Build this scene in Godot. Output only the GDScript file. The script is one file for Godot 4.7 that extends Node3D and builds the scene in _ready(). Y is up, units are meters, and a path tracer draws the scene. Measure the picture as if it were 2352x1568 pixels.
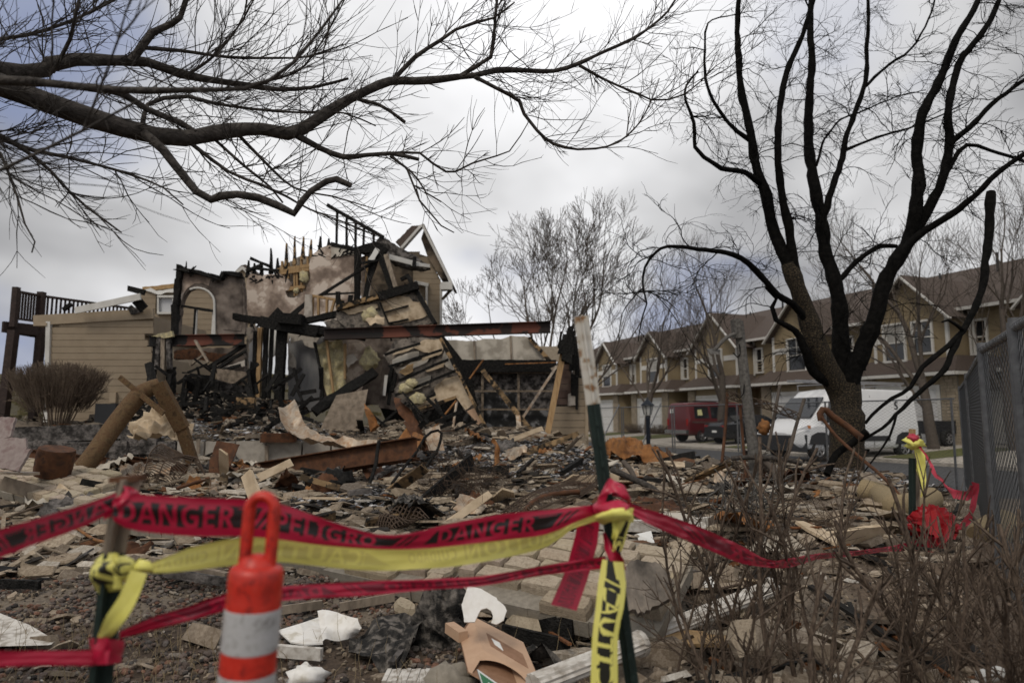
extends Node3D
# A fire-gutted townhouse lot behind barricade tape, seen from a crouch at its edge. y is up, metres, -z is away from the street corner.
const F := 1568.0
const EYE := Vector3(0, 1.5, 0)
var M := {}
var rng := RandomNumberGenerator.new()
var nz := FastNoiseLite.new()
var used := {}
var org := {}

class MB:
	var v := PackedVector3Array()
	var n := PackedVector3Array()
	var c := PackedColorArray()
	var t := PackedVector2Array()
	var i := PackedInt32Array()
	var col := Color(1, 1, 1)

	func tri(a: Vector3, b: Vector3, d: Vector3, nn: Vector3, ua := Vector2(), ub := Vector2(), ud := Vector2()) -> void:
		var k := (d - a).cross(b - a)
		if k.length_squared() < 1e-16:
			return
		var at := v.size()
		if k.dot(nn) < 0.0:
			var s := b
			b = d
			d = s
			var us := ub
			ub = ud
			ud = us
			k = -k
		k = k.normalized()
		v.append(a); v.append(b); v.append(d)
		n.append(k); n.append(k); n.append(k)
		c.append(col); c.append(col); c.append(col)
		t.append(ua); t.append(ub); t.append(ud)
		i.append(at); i.append(at + 1); i.append(at + 2)

	func quad(a: Vector3, b: Vector3, d: Vector3, e: Vector3, nn: Vector3) -> void:
		tri(a, b, d, nn, Vector2(0, 1), Vector2(1, 1), Vector2(1, 0))
		tri(a, d, e, nn, Vector2(0, 1), Vector2(1, 0), Vector2(0, 0))

	func hexa(p: Array) -> void:  # 0-3 one face, 4-7 the opposite one
		var m := Vector3()
		for q in p:
			m += q
		m /= 8.0
		for f in [[0, 1, 2, 3], [4, 5, 6, 7], [0, 1, 5, 4], [1, 2, 6, 5], [2, 3, 7, 6], [3, 0, 4, 7]]:
			var o: Vector3 = (p[f[0]] + p[f[1]] + p[f[2]] + p[f[3]]) / 4.0 - m
			quad(p[f[0]], p[f[1]], p[f[2]], p[f[3]], o)

	func box(at: Vector3, s: Vector3, b := Basis()) -> void:
		var h := s / 2.0
		var p := []
		for q in [Vector3(-1, -1, -1), Vector3(1, -1, -1), Vector3(1, 1, -1), Vector3(-1, 1, -1), Vector3(-1, -1, 1), Vector3(1, -1, 1), Vector3(1, 1, 1), Vector3(-1, 1, 1)]:
			p.append(at + b * (q * h))
		hexa(p)

	func loft(rings: Array, closed := true, caps := true, tile := 1.0) -> void:  # smooth skin through rings of equal size
		var m: int = rings[0].size()
		var base := v.size()
		var k := rings.size()
		for r in k:
			for j in m:
				v.append(rings[r][j])
				n.append(Vector3())
				c.append(col)
				t.append(Vector2(float(r) / maxf(1, k - 1) * tile, float(j) / maxf(1, m - 1)))
		var cen := Vector3()
		for j in m:
			cen += rings[0][j] + rings[1][j]
		cen /= 2.0 * m
		var flip := false
		var tested := false
		var jm := m if closed else m - 1
		for r in k - 1:
			for j in jm:
				var a := base + r * m + j
				var b := base + r * m + (j + 1) % m
				var d := a + m
				var e := b + m
				if not tested and closed:
					var fn := (v[d] - v[a]).cross(v[b] - v[a])
					if fn.length_squared() > 1e-14:
						flip = fn.dot((v[a] + v[b] + v[d] + v[e]) / 4.0 - cen) < 0.0
						tested = true
				var f1 := (v[d] - v[a]).cross(v[b] - v[a])
				var f2 := (v[d] - v[b]).cross(v[e] - v[b])
				if flip:
					f1 = -f1
					f2 = -f2
					i.append(a); i.append(d); i.append(b)
					i.append(b); i.append(d); i.append(e)
				else:
					i.append(a); i.append(b); i.append(d)
					i.append(b); i.append(e); i.append(d)
				n[a] += f1; n[b] += f1 + f2; n[d] += f1 + f2; n[e] += f2
		for q in range(base, v.size()):
			n[q] = n[q].normalized() if n[q].length_squared() > 1e-20 else Vector3.UP
		if closed and caps:
			for r in [0, k - 1]:
				var mid := Vector3()
				for j in m:
					mid += rings[r][j]
				mid /= m
				var out: Vector3 = mid - (rings[1 if r == 0 else k - 2][0] + rings[1 if r == 0 else k - 2][m / 2]) / 2.0
				for j in m:
					tri(mid, rings[r][j], rings[r][(j + 1) % m], out)

	func flat(rings: Array, caps := true) -> void:  # hard-edged skin
		var m: int = rings[0].size()
		for r in rings.size() - 1:
			var cen := Vector3()
			for j in m:
				cen += rings[r][j] + rings[r + 1][j]
			cen /= 2.0 * m
			for j in m:
				var a: Vector3 = rings[r][j]
				var b: Vector3 = rings[r][(j + 1) % m]
				var d: Vector3 = rings[r + 1][(j + 1) % m]
				var e: Vector3 = rings[r + 1][j]
				quad(a, b, d, e, (a + b + d + e) / 4.0 - cen)
		if caps:
			for r in [0, rings.size() - 1]:
				var mid := Vector3()
				for j in m:
					mid += rings[r][j]
				mid /= m
				var far: Vector3 = rings[1 if r == 0 else rings.size() - 2][0]
				for j in m:
					tri(mid, rings[r][j], rings[r][(j + 1) % m], mid - far)

	func tube(p: PackedVector3Array, rad: PackedFloat32Array, sides := 6, caps := true) -> void:
		if p.size() < 2:
			return
		var rings := []
		var x := Vector3()
		for k in p.size():
			var d := (p[mini(k + 1, p.size() - 1)] - p[maxi(k - 1, 0)]).normalized()
			if k == 0:
				x = d.cross(Vector3.UP if absf(d.y) < 0.9 else Vector3.RIGHT).normalized()
			else:
				x = (x - d * x.dot(d)).normalized()
			var y := d.cross(x)
			var ring := PackedVector3Array()
			for j in sides:
				var a := TAU * j / sides
				ring.append(p[k] + (x * cos(a) + y * sin(a)) * rad[k])
			rings.append(ring)
		loft(rings, true, caps)

	func rod(a: Vector3, b: Vector3, r: float, sides := 6, r2 := -1.0) -> void:
		tube(PackedVector3Array([a, b]), PackedFloat32Array([r, r if r2 < 0 else r2]), sides)

	func lathe(at: Vector3, axis: Vector3, prof: Array, sides := 16) -> void:  # prof: [radius, height] pairs
		var x := axis.cross(Vector3.RIGHT if absf(axis.x) < 0.9 else Vector3.UP).normalized()
		var y := axis.cross(x)
		var rings := []
		for q in prof:
			var ring := PackedVector3Array()
			for j in sides:
				var a := TAU * j / sides
				ring.append(at + axis * q[1] + (x * cos(a) + y * sin(a)) * q[0])
			rings.append(ring)
		loft(rings, true, true)

	func orient(dir: Vector3) -> void:
		var s := 0.0
		for q in n:
			s += q.dot(dir)
		if s < 0.0:
			for q in n.size():
				n[q] = -n[q]
			for q in range(0, i.size(), 3):
				var w := i[q + 1]
				i[q + 1] = i[q + 2]
				i[q + 2] = w

	func move(o: Vector3) -> void:
		for k in v.size():
			v[k] -= o

	func size() -> int:
		return v.size()

	func mesh() -> ArrayMesh:
		var m := ArrayMesh.new()
		if v.is_empty():
			return m
		var a := []
		a.resize(Mesh.ARRAY_MAX)
		a[Mesh.ARRAY_VERTEX] = v
		a[Mesh.ARRAY_NORMAL] = n
		a[Mesh.ARRAY_COLOR] = c
		a[Mesh.ARRAY_TEX_UV] = t
		a[Mesh.ARRAY_INDEX] = i
		m.add_surface_from_arrays(Mesh.PRIMITIVE_TRIANGLES, a)
		return m

# ---------------------------------------------------------------- naming and committing
func numbered(called: String, key) -> String:
	var k := str(key) + "/" + called
	var c: int = used.get(k, 0)
	used[k] = c + 1
	return called if c == 0 else "%s_%03d" % [called, c]

func tag(o: Node3D, label := "", category := "", group := "", kind := "") -> Node3D:
	if label: o.set_meta("label", label)
	if category: o.set_meta("category", category)
	if group: o.set_meta("group", group)
	if kind: o.set_meta("kind", kind)
	return o

func thing(called: String, label: String, category: String, pos := Vector3(), turn := 0.0, group := "") -> Node3D:
	var o := Node3D.new()
	o.name = numbered(called, 0)
	add_child(o)
	o.position = pos
	o.rotation.y = turn
	org[o] = pos
	return tag(o, label, category, group)

func put(mb: MB, called: String, m: Material, parent: Node3D, local := false, kind := "") -> MeshInstance3D:  # a part; vertices in world axes unless local
	var o := MeshInstance3D.new()
	o.name = numbered(called, parent.get_instance_id())
	if not local:
		mb.move(org.get(parent, Vector3()))
	o.mesh = mb.mesh()
	o.material_override = m
	parent.add_child(o)
	org[o] = org.get(parent, Vector3())
	if kind: o.set_meta("kind", kind)
	return o

func one(mb: MB, called: String, m: Material, label: String, category: String, group := "", kind := "") -> MeshInstance3D:  # a thing that is one mesh
	var o := MeshInstance3D.new()
	o.name = numbered(called, 0)
	var lo := mb.v[0]
	var hi := mb.v[0]
	for p in mb.v:
		lo = lo.min(p)
		hi = hi.max(p)
	var b := Vector3((lo.x + hi.x) / 2, lo.y, (lo.z + hi.z) / 2)
	mb.move(b)
	o.position = b
	o.mesh = mb.mesh()
	o.material_override = m
	add_child(o)
	org[o] = b
	tag(o, label, category, group, kind)
	return o

func struct(mb: MB, called: String, m: Material) -> MeshInstance3D:
	return one(mb, called, m, "", "", "", "structure")

func scatter(called: String, mesh: Mesh, m: Material, xf: Array, cols: PackedColorArray, parent: Node3D = null) -> MultiMeshInstance3D:
	var mm := MultiMesh.new()
	mm.transform_format = MultiMesh.TRANSFORM_3D
	mm.use_colors = true
	mm.mesh = mesh
	mm.instance_count = xf.size()
	for k in xf.size():
		mm.set_instance_transform(k, xf[k])
		mm.set_instance_color(k, cols[k])
	var o := MultiMeshInstance3D.new()
	o.multimesh = mm
	o.material_override = m
	o.name = numbered(called, parent.get_instance_id() if parent else 0)
	(parent if parent else self).add_child(o)
	o.set_meta("kind", "stuff")
	return o

# ---------------------------------------------------------------- sighting: where a line of sight from the eye meets a distance, a plane or the ground
func ray(u: float, v: float) -> Vector3:
	var x := (u - 1176.0) / F
	var y := (784.0 - v) / F
	return Vector3(x, 0.1103 + y * 0.9939, -0.9939 + y * 0.1103)

func at(u: float, v: float, d: float) -> Vector3:
	var r := ray(u, v)
	return EYE + r * (d / -r.z)

func pl(u: float, v: float, d: float, a := 0.0, b := 0.0) -> Vector3:
	var r := ray(u, v)
	return EYE + r * (d / (-r.z - a * r.x - b * r.y))

func onground(u: float, v: float, up := 0.0) -> Vector3:
	var r := ray(u, v)
	var d := 2.2
	while d < 60.0:
		var p := EYE + r * (d / -r.z)
		if p.y < gh(p.x, d) + up:
			return Vector3(p.x, gh(p.x, d) + up, -d)
		d += 0.04 + d * 0.004
	return EYE + r * (d / -r.z)

func rowt(x: float, d: float) -> float:  # distance in front of the terrace of houses
	return (x - 17.6) * -0.928 + (28.0 - d) * 0.3726

func rowp(s: float, t: float, y: float) -> Vector3:  # along the terrace, out from it, up
	return Vector3(17.6 - 0.3726 * s - 0.928 * t, y, -28.0 - 0.928 * s + 0.3726 * t)

func gh(x: float, d: float) -> float:
	var h := 0.12
	if d < 3.5: h = lerpf(0.12, 0.2, clampf(d / 3.5, 0, 1))
	elif d < 5.5: h = lerpf(0.2, 0.35, (d - 3.5) / 2.0)
	elif d < 8.5: h = lerpf(0.35, 0.5, (d - 5.5) / 3.0)
	elif d < 12.0: h = lerpf(0.5, 0.62, (d - 8.5) / 3.5)
	else: h = lerpf(0.62, 0.75, clampf((d - 12.0) / 6.0, 0, 1))
	var left := smoothstep(-4.6, -7.0, x)
	h = lerpf(h, 1.34, left * smoothstep(11.6, 14.6, d))
	var mid := smoothstep(-7.6, -7.0, x) * smoothstep(-1.2, -2.2, x)
	h = lerpf(h, maxf(h, 1.08), mid * smoothstep(12.5, 12.62, d))
	var heap := smoothstep(-2.6, -1.4, x) * smoothstep(2.0, 0.6, x)
	h = lerpf(h, 1.04, heap * smoothstep(8.4, 13.6, d))
	var dx := (x - 4.6) / 1.9
	var dd := (d - 10.2) / 1.2
	h += 0.1 * exp(-dx * dx - dd * dd)
	dx = (x + 2.2) / 2.6
	dd = (d - 14.6) / 1.1
	h += 0.32 * exp(-dx * dx - dd * dd)
	dx = (x - 2.1) / 1.1
	dd = (d - 5.9) / 1.1
	h += 0.2 * exp(-dx * dx - dd * dd)
	if d > 3.2 and d < 17.0:
		var rough := smoothstep(3.8, 6.0, d) * smoothstep(17.0, 15.0, d)
		h += rough * (nz.get_noise_2d(x * 55.0, d * 55.0) * 0.2 + nz.get_noise_2d(x * 190.0 + 70.0, d * 190.0) * 0.07)
	h += nz.get_noise_2d(x * 120.0 - 31.0, d * 120.0) * 0.03
	var t := rowt(x, d)
	if t < 18.4:
		var low := 0.0 if t > 6.0 else lerpf(0.44, 0.1, clampf(t / 6.0, 0, 1))
		h = lerpf(low, h, smoothstep(16.6, 18.4, t))
	if x < -6.0 and d > 20.0:
		h += smoothstep(24.0, 150.0, d) * 9.0 * smoothstep(-6.0, -22.0, x)
	return h

# ---------------------------------------------------------------- materials
func lin(c: Color) -> Color:
	return c.linear_to_srgb()

func g(r: float, gr: float, b: float) -> Color:
	return Color(r, gr, b).linear_to_srgb()

var bumps := {}
func bump(kind: String) -> NoiseTexture2D:
	if bumps.has(kind):
		return bumps[kind]
	var f := FastNoiseLite.new()
	f.seed = 77
	if kind == "crackle":
		f.noise_type = FastNoiseLite.TYPE_CELLULAR
		f.cellular_return_type = FastNoiseLite.RETURN_DISTANCE2_SUB
		f.frequency = 0.06
		f.fractal_octaves = 2
	elif kind == "fine":
		f.frequency = 0.12
		f.fractal_octaves = 4
	elif kind == "ridge":
		f.fractal_type = FastNoiseLite.FRACTAL_RIDGED
		f.frequency = 0.03
		f.fractal_octaves = 4
	else:
		f.frequency = 0.02
		f.fractal_octaves = 5
	var n := NoiseTexture2D.new()
	n.width = 512
	n.height = 512
	n.seamless = true
	n.noise = f
	bumps[kind] = n
	return n

func nm(key: String, cols: Array, freq: float, o := {}) -> StandardMaterial3D:
	var m := StandardMaterial3D.new()
	m.resource_name = key
	M[key] = m
	m.roughness = o.get("rough", 0.9)
	m.metallic = o.get("metal", 0.0)
	m.metallic_specular = o.get("spec", 0.35)
	m.vertex_color_use_as_albedo = o.get("vc", true)
	if cols.size() == 1:
		m.albedo_color = lin(cols[0])
	else:
		var f := FastNoiseLite.new()
		f.seed = o.get("seed", M.size() * 13 + 5)
		f.frequency = freq
		f.fractal_octaves = o.get("oct", 5)
		f.fractal_gain = o.get("gain", 0.55)
		if o.get("cell", false):
			f.noise_type = FastNoiseLite.TYPE_CELLULAR
			f.cellular_return_type = FastNoiseLite.RETURN_CELL_VALUE
		if o.get("warp", 0.0) > 0.0:
			f.domain_warp_enabled = true
			f.domain_warp_amplitude = o.warp
			f.domain_warp_frequency = freq * 2.0
		var ramp := Gradient.new()
		var offs: Array = o.get("offs", [])
		var pts := PackedFloat32Array()
		var cs := PackedColorArray()
		for k in cols.size():
			pts.append(offs[k] if offs.size() else 0.15 + 0.7 * k / (cols.size() - 1.0))
			cs.append(lin(cols[k]))
		ramp.offsets = pts
		ramp.colors = cs
		var n := NoiseTexture2D.new()
		n.width = o.get("px", 512)
		n.height = o.get("px", 512)
		n.seamless = true
		n.noise = f
		n.color_ramp = ramp
		m.albedo_texture = n
	m.uv1_triplanar = true
	m.uv1_world_triplanar = o.get("world", true)
	var s = o.get("scale", 0.5)
	m.uv1_scale = s if s is Vector3 else Vector3(s, s, s)
	if o.has("bump"):
		m.heightmap_enabled = true
		m.heightmap_texture = bump(o.get("bkind", "coarse"))
		m.heightmap_scale = o.bump
	return m

func fill_tri(im: Image, a: Vector2, b: Vector2, c: Vector2, col: Color) -> void:
	var x0 := maxi(0, int(floor(minf(a.x, minf(b.x, c.x)))))
	var x1 := mini(im.get_width() - 1, int(ceil(maxf(a.x, maxf(b.x, c.x)))))
	var y0 := maxi(0, int(floor(minf(a.y, minf(b.y, c.y)))))
	var y1 := mini(im.get_height() - 1, int(ceil(maxf(a.y, maxf(b.y, c.y)))))
	for y in range(y0, y1 + 1):
		for x in range(x0, x1 + 1):
			if Geometry2D.point_is_inside_triangle(Vector2(x + 0.5, y + 0.5), a, b, c):
				im.set_pixel(x, y, col)

func print_text(im: Image, text: String, box: Rect2, col: Color, slant := 0.0) -> void:
	var t := TextMesh.new()
	t.text = text
	var f := SystemFont.new()
	f.font_names = PackedStringArray(["Droid Sans"])
	f.font_weight = 700
	t.font = f
	t.font_size = 64
	t.depth = 0.0
	var a := t.surface_get_arrays(0)
	var vs: PackedVector3Array = a[Mesh.ARRAY_VERTEX]
	var ix = a[Mesh.ARRAY_INDEX]
	var lo := vs[0]
	var hi := vs[0]
	for p in vs:
		lo = lo.min(p)
		hi = hi.max(p)
	var q := PackedVector2Array()
	for p in vs:
		var fx := (p.x - lo.x) / (hi.x - lo.x)
		var fy := (p.y - lo.y) / (hi.y - lo.y)
		q.append(Vector2(box.position.x + fx * box.size.x + slant * fy * box.size.y, box.position.y + (1.0 - fy) * box.size.y))
	for k in range(0, ix.size(), 3):
		fill_tri(im, q[ix[k]], q[ix[k + 1]], q[ix[k + 2]], col)

func printed(key: String, im: Image, o := {}) -> StandardMaterial3D:
	var m := StandardMaterial3D.new()
	m.resource_name = key
	M[key] = m
	m.albedo_texture = ImageTexture.create_from_image(im)
	m.roughness = o.get("rough", 0.4)
	m.metallic_specular = o.get("spec", 0.5)
	if o.has("through"):
		m.backlight_enabled = true
		m.backlight = Color(o.through, o.through, o.through)
	return m

func materials() -> void:
	var G := func(r, gg, b): return Color(r, gg, b)
	nm("ground", [Color(.07, .06, .05), Color(.155, .132, .108), Color(.22, .19, .155), Color(.11, .094, .08), Color(.28, .245, .2)], 0.02, {"scale": .55, "bump": 0.8, "bkind": "fine", "gain": .7})
	nm("asphalt", [Color(.05, .05, .052), Color(.085, .085, .088)], 0.03, {"scale": .4, "bump": 0.066, "bkind": "fine"})
	nm("concrete", [Color(.26, .24, .21), Color(.36, .33, .29), Color(.42, .385, .335)], 0.012, {"scale": .5, "bump": 0.088, "bkind": "fine"})
	nm("lawn", [Color(.05, .06, .02), Color(.09, .1, .035), Color(.16, .13, .06)], 0.05, {"scale": .4, "bump": 0.66, "bkind": "fine"})
	nm("mulch", [Color(.05, .035, .025), Color(.1, .075, .055)], 0.08, {"scale": .6, "bump": 0.88, "bkind": "fine"})
	nm("stone", [Color(.25, .2, .145), Color(.33, .275, .21), Color(.42, .355, .275), Color(.23, .19, .14)], 0.02, {"scale": 1.6, "bump": 0.352, "bkind": "fine", "gain": .65})
	nm("mortar", [Color(.19, .17, .14), Color(.3, .27, .225)], 0.03, {"scale": 1.2, "bump": 0.33, "bkind": "fine"})
	nm("gravel", [Color(.62, .6, .58), Color(1, 1, 1), Color(.75, .72, .7)], 0.03, {"scale": 3.0, "bump": 0.11, "bkind": "fine"})
	nm("chip", [Color(.7, .68, .66), Color(1, 1, 1), Color(.5, .46, .42), Color(.95, .95, .95)], 0.02, {"scale": 1.4, "bump": 0.11, "bkind": "fine", "gain": .65})
	nm("plaster_soot", [Color(.17, .13, .105), Color(.27, .21, .17), Color(.31, .245, .2), Color(.4, .32, .265), Color(.43, .35, .29), Color(.6, .52, .45)], 0.009, {"scale": .22, "offs": [.2, .4, .44, .5, .6, .63], "gain": .62, "bump": 0.132, "bkind": "fine"})
	nm("plaster_pale", [Color(.32, .29, .245), Color(.4, .365, .31), Color(.48, .44, .38), Color(.54, .5, .43)], 0.008, {"scale": .3, "offs": [.3, .42, .5, .7], "bump": 0.11, "bkind": "fine"})
	nm("plaster_cream", [Color(.27, .2, .13), Color(.46, .365, .255), Color(.58, .475, .345), Color(.4, .31, .21)], 0.012, {"scale": .4, "bump": 0.176, "bkind": "fine"})
	nm("drywall_grey", [Color(.12, .12, .125), Color(.2, .2, .205), Color(.27, .265, .26)], 0.006, {"scale": Vector3(.6, .14, .6), "bump": .3})
	nm("drywall_dark", [Color(.05, .04, .034), Color(.11, .09, .078), Color(.17, .14, .12), Color(.22, .185, .16)], 0.01, {"scale": .35, "bump": 0.132, "bkind": "fine"})
	nm("drywall_white", [Color(.26, .23, .2), Color(.46, .42, .37), Color(.36, .32, .275)], 0.012, {"scale": .5, "bump": .6})
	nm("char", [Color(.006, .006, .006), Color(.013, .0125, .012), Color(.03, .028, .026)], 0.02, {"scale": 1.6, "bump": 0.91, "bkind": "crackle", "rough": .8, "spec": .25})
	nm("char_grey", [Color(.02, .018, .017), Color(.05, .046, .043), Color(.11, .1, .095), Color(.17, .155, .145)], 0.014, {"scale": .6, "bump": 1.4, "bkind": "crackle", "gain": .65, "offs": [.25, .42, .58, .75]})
	nm("char_tan", [Color(.008, .007, .006), Color(.02, .017, .013), Color(.26, .17, .09), Color(.34, .23, .12)], 0.012, {"scale": .5, "offs": [.3, .5, .54, .8], "bump": 0.525, "bkind": "crackle"})
	nm("wood", [Color(.25, .155, .075), Color(.38, .255, .135), Color(.31, .2, .1)], 0.012, {"scale": Vector3(2.4, .35, 2.4), "bump": .3})
	nm("wood_grey", [Color(.14, .115, .09), Color(.25, .205, .16), Color(.33, .28, .22)], 0.014, {"scale": Vector3(1.6, .5, 1.6), "bump": .4})
	nm("rust_dark", [Color(.035, .018, .011), Color(.075, .034, .018), Color(.12, .052, .025), Color(.05, .03, .022)], 0.014, {"scale": .7, "bump": 0.11, "bkind": "fine", "rough": .82})
	nm("rust", [Color(.09, .038, .014), Color(.2, .085, .028), Color(.3, .14, .05), Color(.12, .07, .045)], 0.012, {"scale": .7, "bump": 0.132, "bkind": "fine", "rough": .8})
	nm("rust_brown", [Color(.035, .023, .014), Color(.085, .053, .026), Color(.135, .088, .043), Color(.085, .042, .02), Color(.14, .1, .055)], 0.014, {"gain": .68, "scale": 1.0, "bump": 0.11, "bkind": "fine", "rough": .8})
	nm("steel_burnt", [Color(.012, .011, .011), Color(.02, .018, .017), Color(.13, .045, .03), Color(.17, .06, .04)], 0.008, {"scale": .2, "offs": [.3, .6, .65, .88], "rough": .65})
	nm("tin", [Color(.16, .13, .105), Color(.34, .29, .235), Color(.42, .36, .29), Color(.26, .15, .08), Color(.38, .33, .27)], 0.01, {"scale": .6, "metal": .35, "rough": .5, "bump": .6})
	nm("siding", [Color(.285, .23, .165), Color(.31, .25, .18), Color(.33, .268, .195)], 0.01, {"scale": .4, "rough": .75, "bump": 0.033, "bkind": "fine"})
	nm("siding_row", [Color(.265, .208, .13), Color(.3, .24, .152)], 0.01, {"scale": .3, "rough": .75})
	nm("siding_sooty", [Color(.035, .028, .022), Color(.075, .06, .045), Color(.15, .118, .085), Color(.2, .155, .11)], 0.008, {"scale": .3, "offs": [.3, .45, .6, .75], "rough": .8})
	nm("siding_brown", [Color(.08, .052, .044), Color(.13, .09, .075), Color(.17, .125, .1)], 0.01, {"scale": .5, "rough": .8})
	nm("trim", [Color(.5, .49, .46), Color(.62, .61, .585)], 0.01, {"scale": .5, "rough": .6})
	nm("trim_tan", [Color(.3, .24, .17), Color(.36, .29, .21)], 0.01, {"scale": .5, "rough": .7})
	nm("osb", [Color(.26, .17, .085), Color(.42, .29, .155), Color(.34, .22, .11)], 0.05, {"scale": .6, "cell": true})
	nm("shingle", [Color(.055, .042, .036), Color(.085, .066, .056), Color(.115, .09, .078)], 0.03, {"scale": Vector3(.8, 1.6, .8), "bump": 0.33, "bkind": "fine"})
	nm("deck", [Color(.028, .019, .017), Color(.05, .034, .03)], 0.02, {"scale": .7, "rough": .7})
	nm("galv", [Color(.12, .123, .13), Color(.2, .204, .212)], 0.02, {"scale": 1.0, "metal": .55, "rough": .5})
	nm("wire", [Color(.09, .093, .097)], 1.0, {"metal": .5, "rough": .55})
	nm("wire_rusty", [Color(.05, .035, .026), Color(.1, .07, .05)], 0.03, {"scale": 2.0, "rough": .85})
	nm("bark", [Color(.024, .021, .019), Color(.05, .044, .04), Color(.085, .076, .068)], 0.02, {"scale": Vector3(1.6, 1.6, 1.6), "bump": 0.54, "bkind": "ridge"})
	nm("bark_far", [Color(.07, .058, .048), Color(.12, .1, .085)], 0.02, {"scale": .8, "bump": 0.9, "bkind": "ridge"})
	nm("bark_char", [Color(.003, .003, .003), Color(.006, .0058, .0055), Color(.013, .012, .011)], 0.02, {"spec": .18, "scale": 1.0, "bump": 0.875, "bkind": "crackle", "rough": .85})
	nm("bark_fleck", [Color(.009, .008, .007), Color(.02, .017, .013), Color(.09, .066, .038), Color(.14, .105, .062)], 0.04, {"scale": 1.5, "offs": [.3, .54, .66, .9], "bump": 1.22, "bkind": "crackle", "gain": .7, "rough": .9})
	nm("stem", [Color(.05, .036, .027), Color(.095, .07, .053), Color(.16, .122, .092)], 0.03, {"scale": Vector3(4, 1.5, 4), "bump": 0.24, "bkind": "ridge"})
	nm("cut_wood", [Color(.42, .3, .17), Color(.5, .38, .24)], 0.03, {"scale": 4.0})
	nm("hedge", [Color(.09, .067, .05), Color(.19, .145, .11)], 0.03, {"scale": 2.0})
	nm("straw", [Color(.2, .155, .09), Color(.34, .27, .165)], 0.03, {"scale": 3.0, "bump": 0.22, "bkind": "fine"})
	nm("wool", [Color(.4, .34, .18), Color(.55, .49, .29), Color(.3, .26, .17), Color(.6, .55, .38)], 0.015, {"scale": .9, "bump": 0.66, "bkind": "fine"})
	nm("ash", [Color(.6, .6, .6), Color(1, 1, 1)], 0.03, {"scale": 2.0, "bump": 0.11, "bkind": "fine"})
	nm("fibre", [Color(.01, .01, .01), Color(.025, .023, .021), Color(.1, .09, .08), Color(.2, .18, .16)], 0.02, {"scale": 1.2, "offs": [.3, .52, .62, .8], "bump": 0.77, "bkind": "fine"})
	nm("sheet_white", [Color(.5, .46, .38), Color(.74, .72, .68), Color(.8, .79, .77), Color(.66, .63, .58)], 0.012, {"scale": 1.0, "offs": [.12, .3, .6, .85], "bump": .6, "rough": .6})
	nm("gutter_white", [Color(.3, .27, .23), Color(.5, .47, .43), Color(.62, .6, .56)], 0.02, {"scale": 1.3, "rough": .55, "offs": [.25, .45, .7]})
	nm("cabinet", [Color(.42, .27, .175), Color(.5, .335, .225), Color(.46, .3, .2)], 0.01, {"scale": 1.2, "rough": .6, "bump": 0.044, "bkind": "fine"})
	nm("cabinet_dark", [Color(.22, .12, .07), Color(.3, .175, .11)], 0.02, {"scale": 2.0, "rough": .7})
	nm("black", [Color(.012, .012, .013)], 1.0, {"rough": .6})
	nm("rubber", [Color(.02, .02, .02)], 1.0, {"rough": .85})
	nm("bumper", [Color(.03, .031, .034)], 1.0, {"rough": .55})
	nm("chrome", [Color(.5, .5, .5)], 1.0, {"metal": .9, "rough": .25})
	nm("alloy", [Color(.33, .33, .34)], 1.0, {"metal": .6, "rough": .4})
	nm("paint_red", [Color(.095, .009, .013), Color(.115, .011, .015)], 0.01, {"rough": .3, "spec": .5})
	nm("paint_black", [Color(.012, .013, .016), Color(.016, .017, .02)], 0.01, {"rough": .25, "spec": .5})
	nm("paint_white", [Color(.66, .67, .69), Color(.71, .72, .73)], 0.01, {"rough": .35, "spec": .5})
	nm("garage_white", [Color(.6, .6, .6), Color(.66, .66, .655)], 0.01, {"rough": .6})
	nm("glass", [Color(.012, .014, .018)], 1.0, {"rough": .08, "spec": .6})
	nm("lens_red", [Color(.3, .01, .008)], 1.0, {"rough": .2, "spec": .6})
	nm("lens_clear", [Color(.45, .46, .48)], 1.0, {"rough": .15, "spec": .6})
	nm("lens_amber", [Color(.5, .16, .02)], 1.0, {"rough": .2, "spec": .6})
	nm("paper", [Color(.7, .7, .68)], 1.0, {"rough": .8})
	nm("chalk", [Color(.62, .6, .3)], 1.0, {"rough": .8})
	nm("post_green", [Color(.012, .022, .019), Color(.02, .034, .03)], 0.03, {"scale": 1.5, "rough": .5})
	nm("post_white", [Color(.2, .09, .03), Color(.34, .26, .18), Color(.52, .5, .45), Color(.58, .56, .52)], 0.014, {"scale": 2.0, "offs": [.2, .3, .38, .7], "rough": .6})
	nm("plastic_red", [Color(.24, .014, .01), Color(.5, .022, .011), Color(.55, .026, .012), Color(.56, .045, .03)], 0.012, {"offs": [.27, .38, .6, .85], "gain": .7, "scale": 4.0, "rough": .45, "spec": .5})
	nm("band_white", [Color(.24, .23, .22), Color(.4, .4, .4), Color(.46, .46, .47), Color(.42, .42, .42)], 0.012, {"offs": [.28, .4, .5, .8], "gain": .7, "scale": 5.0, "rough": .4})
	nm("film_red", [Color(.36, .008, .035), Color(.45, .012, .05)], 0.02, {"scale": 2.0, "rough": .35, "spec": .5})
	nm("film_pink", [Color(.5, .06, .1), Color(.42, .04, .07), Color(.3, .08, .08)], 0.02, {"scale": 2.0, "rough": .4})
	nm("film_yellow", [Color(.74, .7, .16), Color(.82, .78, .23)], 0.02, {"scale": 2.0, "rough": .4})
	nm("jug_red", [Color(.25, .005, .009)], 1.0, {"rough": .35})
	nm("lamp_post", [Color(.01, .014, .022)], 1.0, {"rough": .45})
	nm("frost", [Color(.5, .5, .48)], 1.0, {"rough": .3})
	nm("hill", [Color(.05, .045, .03), Color(.08, .07, .045), Color(.06, .06, .035)], 0.02, {"scale": .02})
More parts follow.
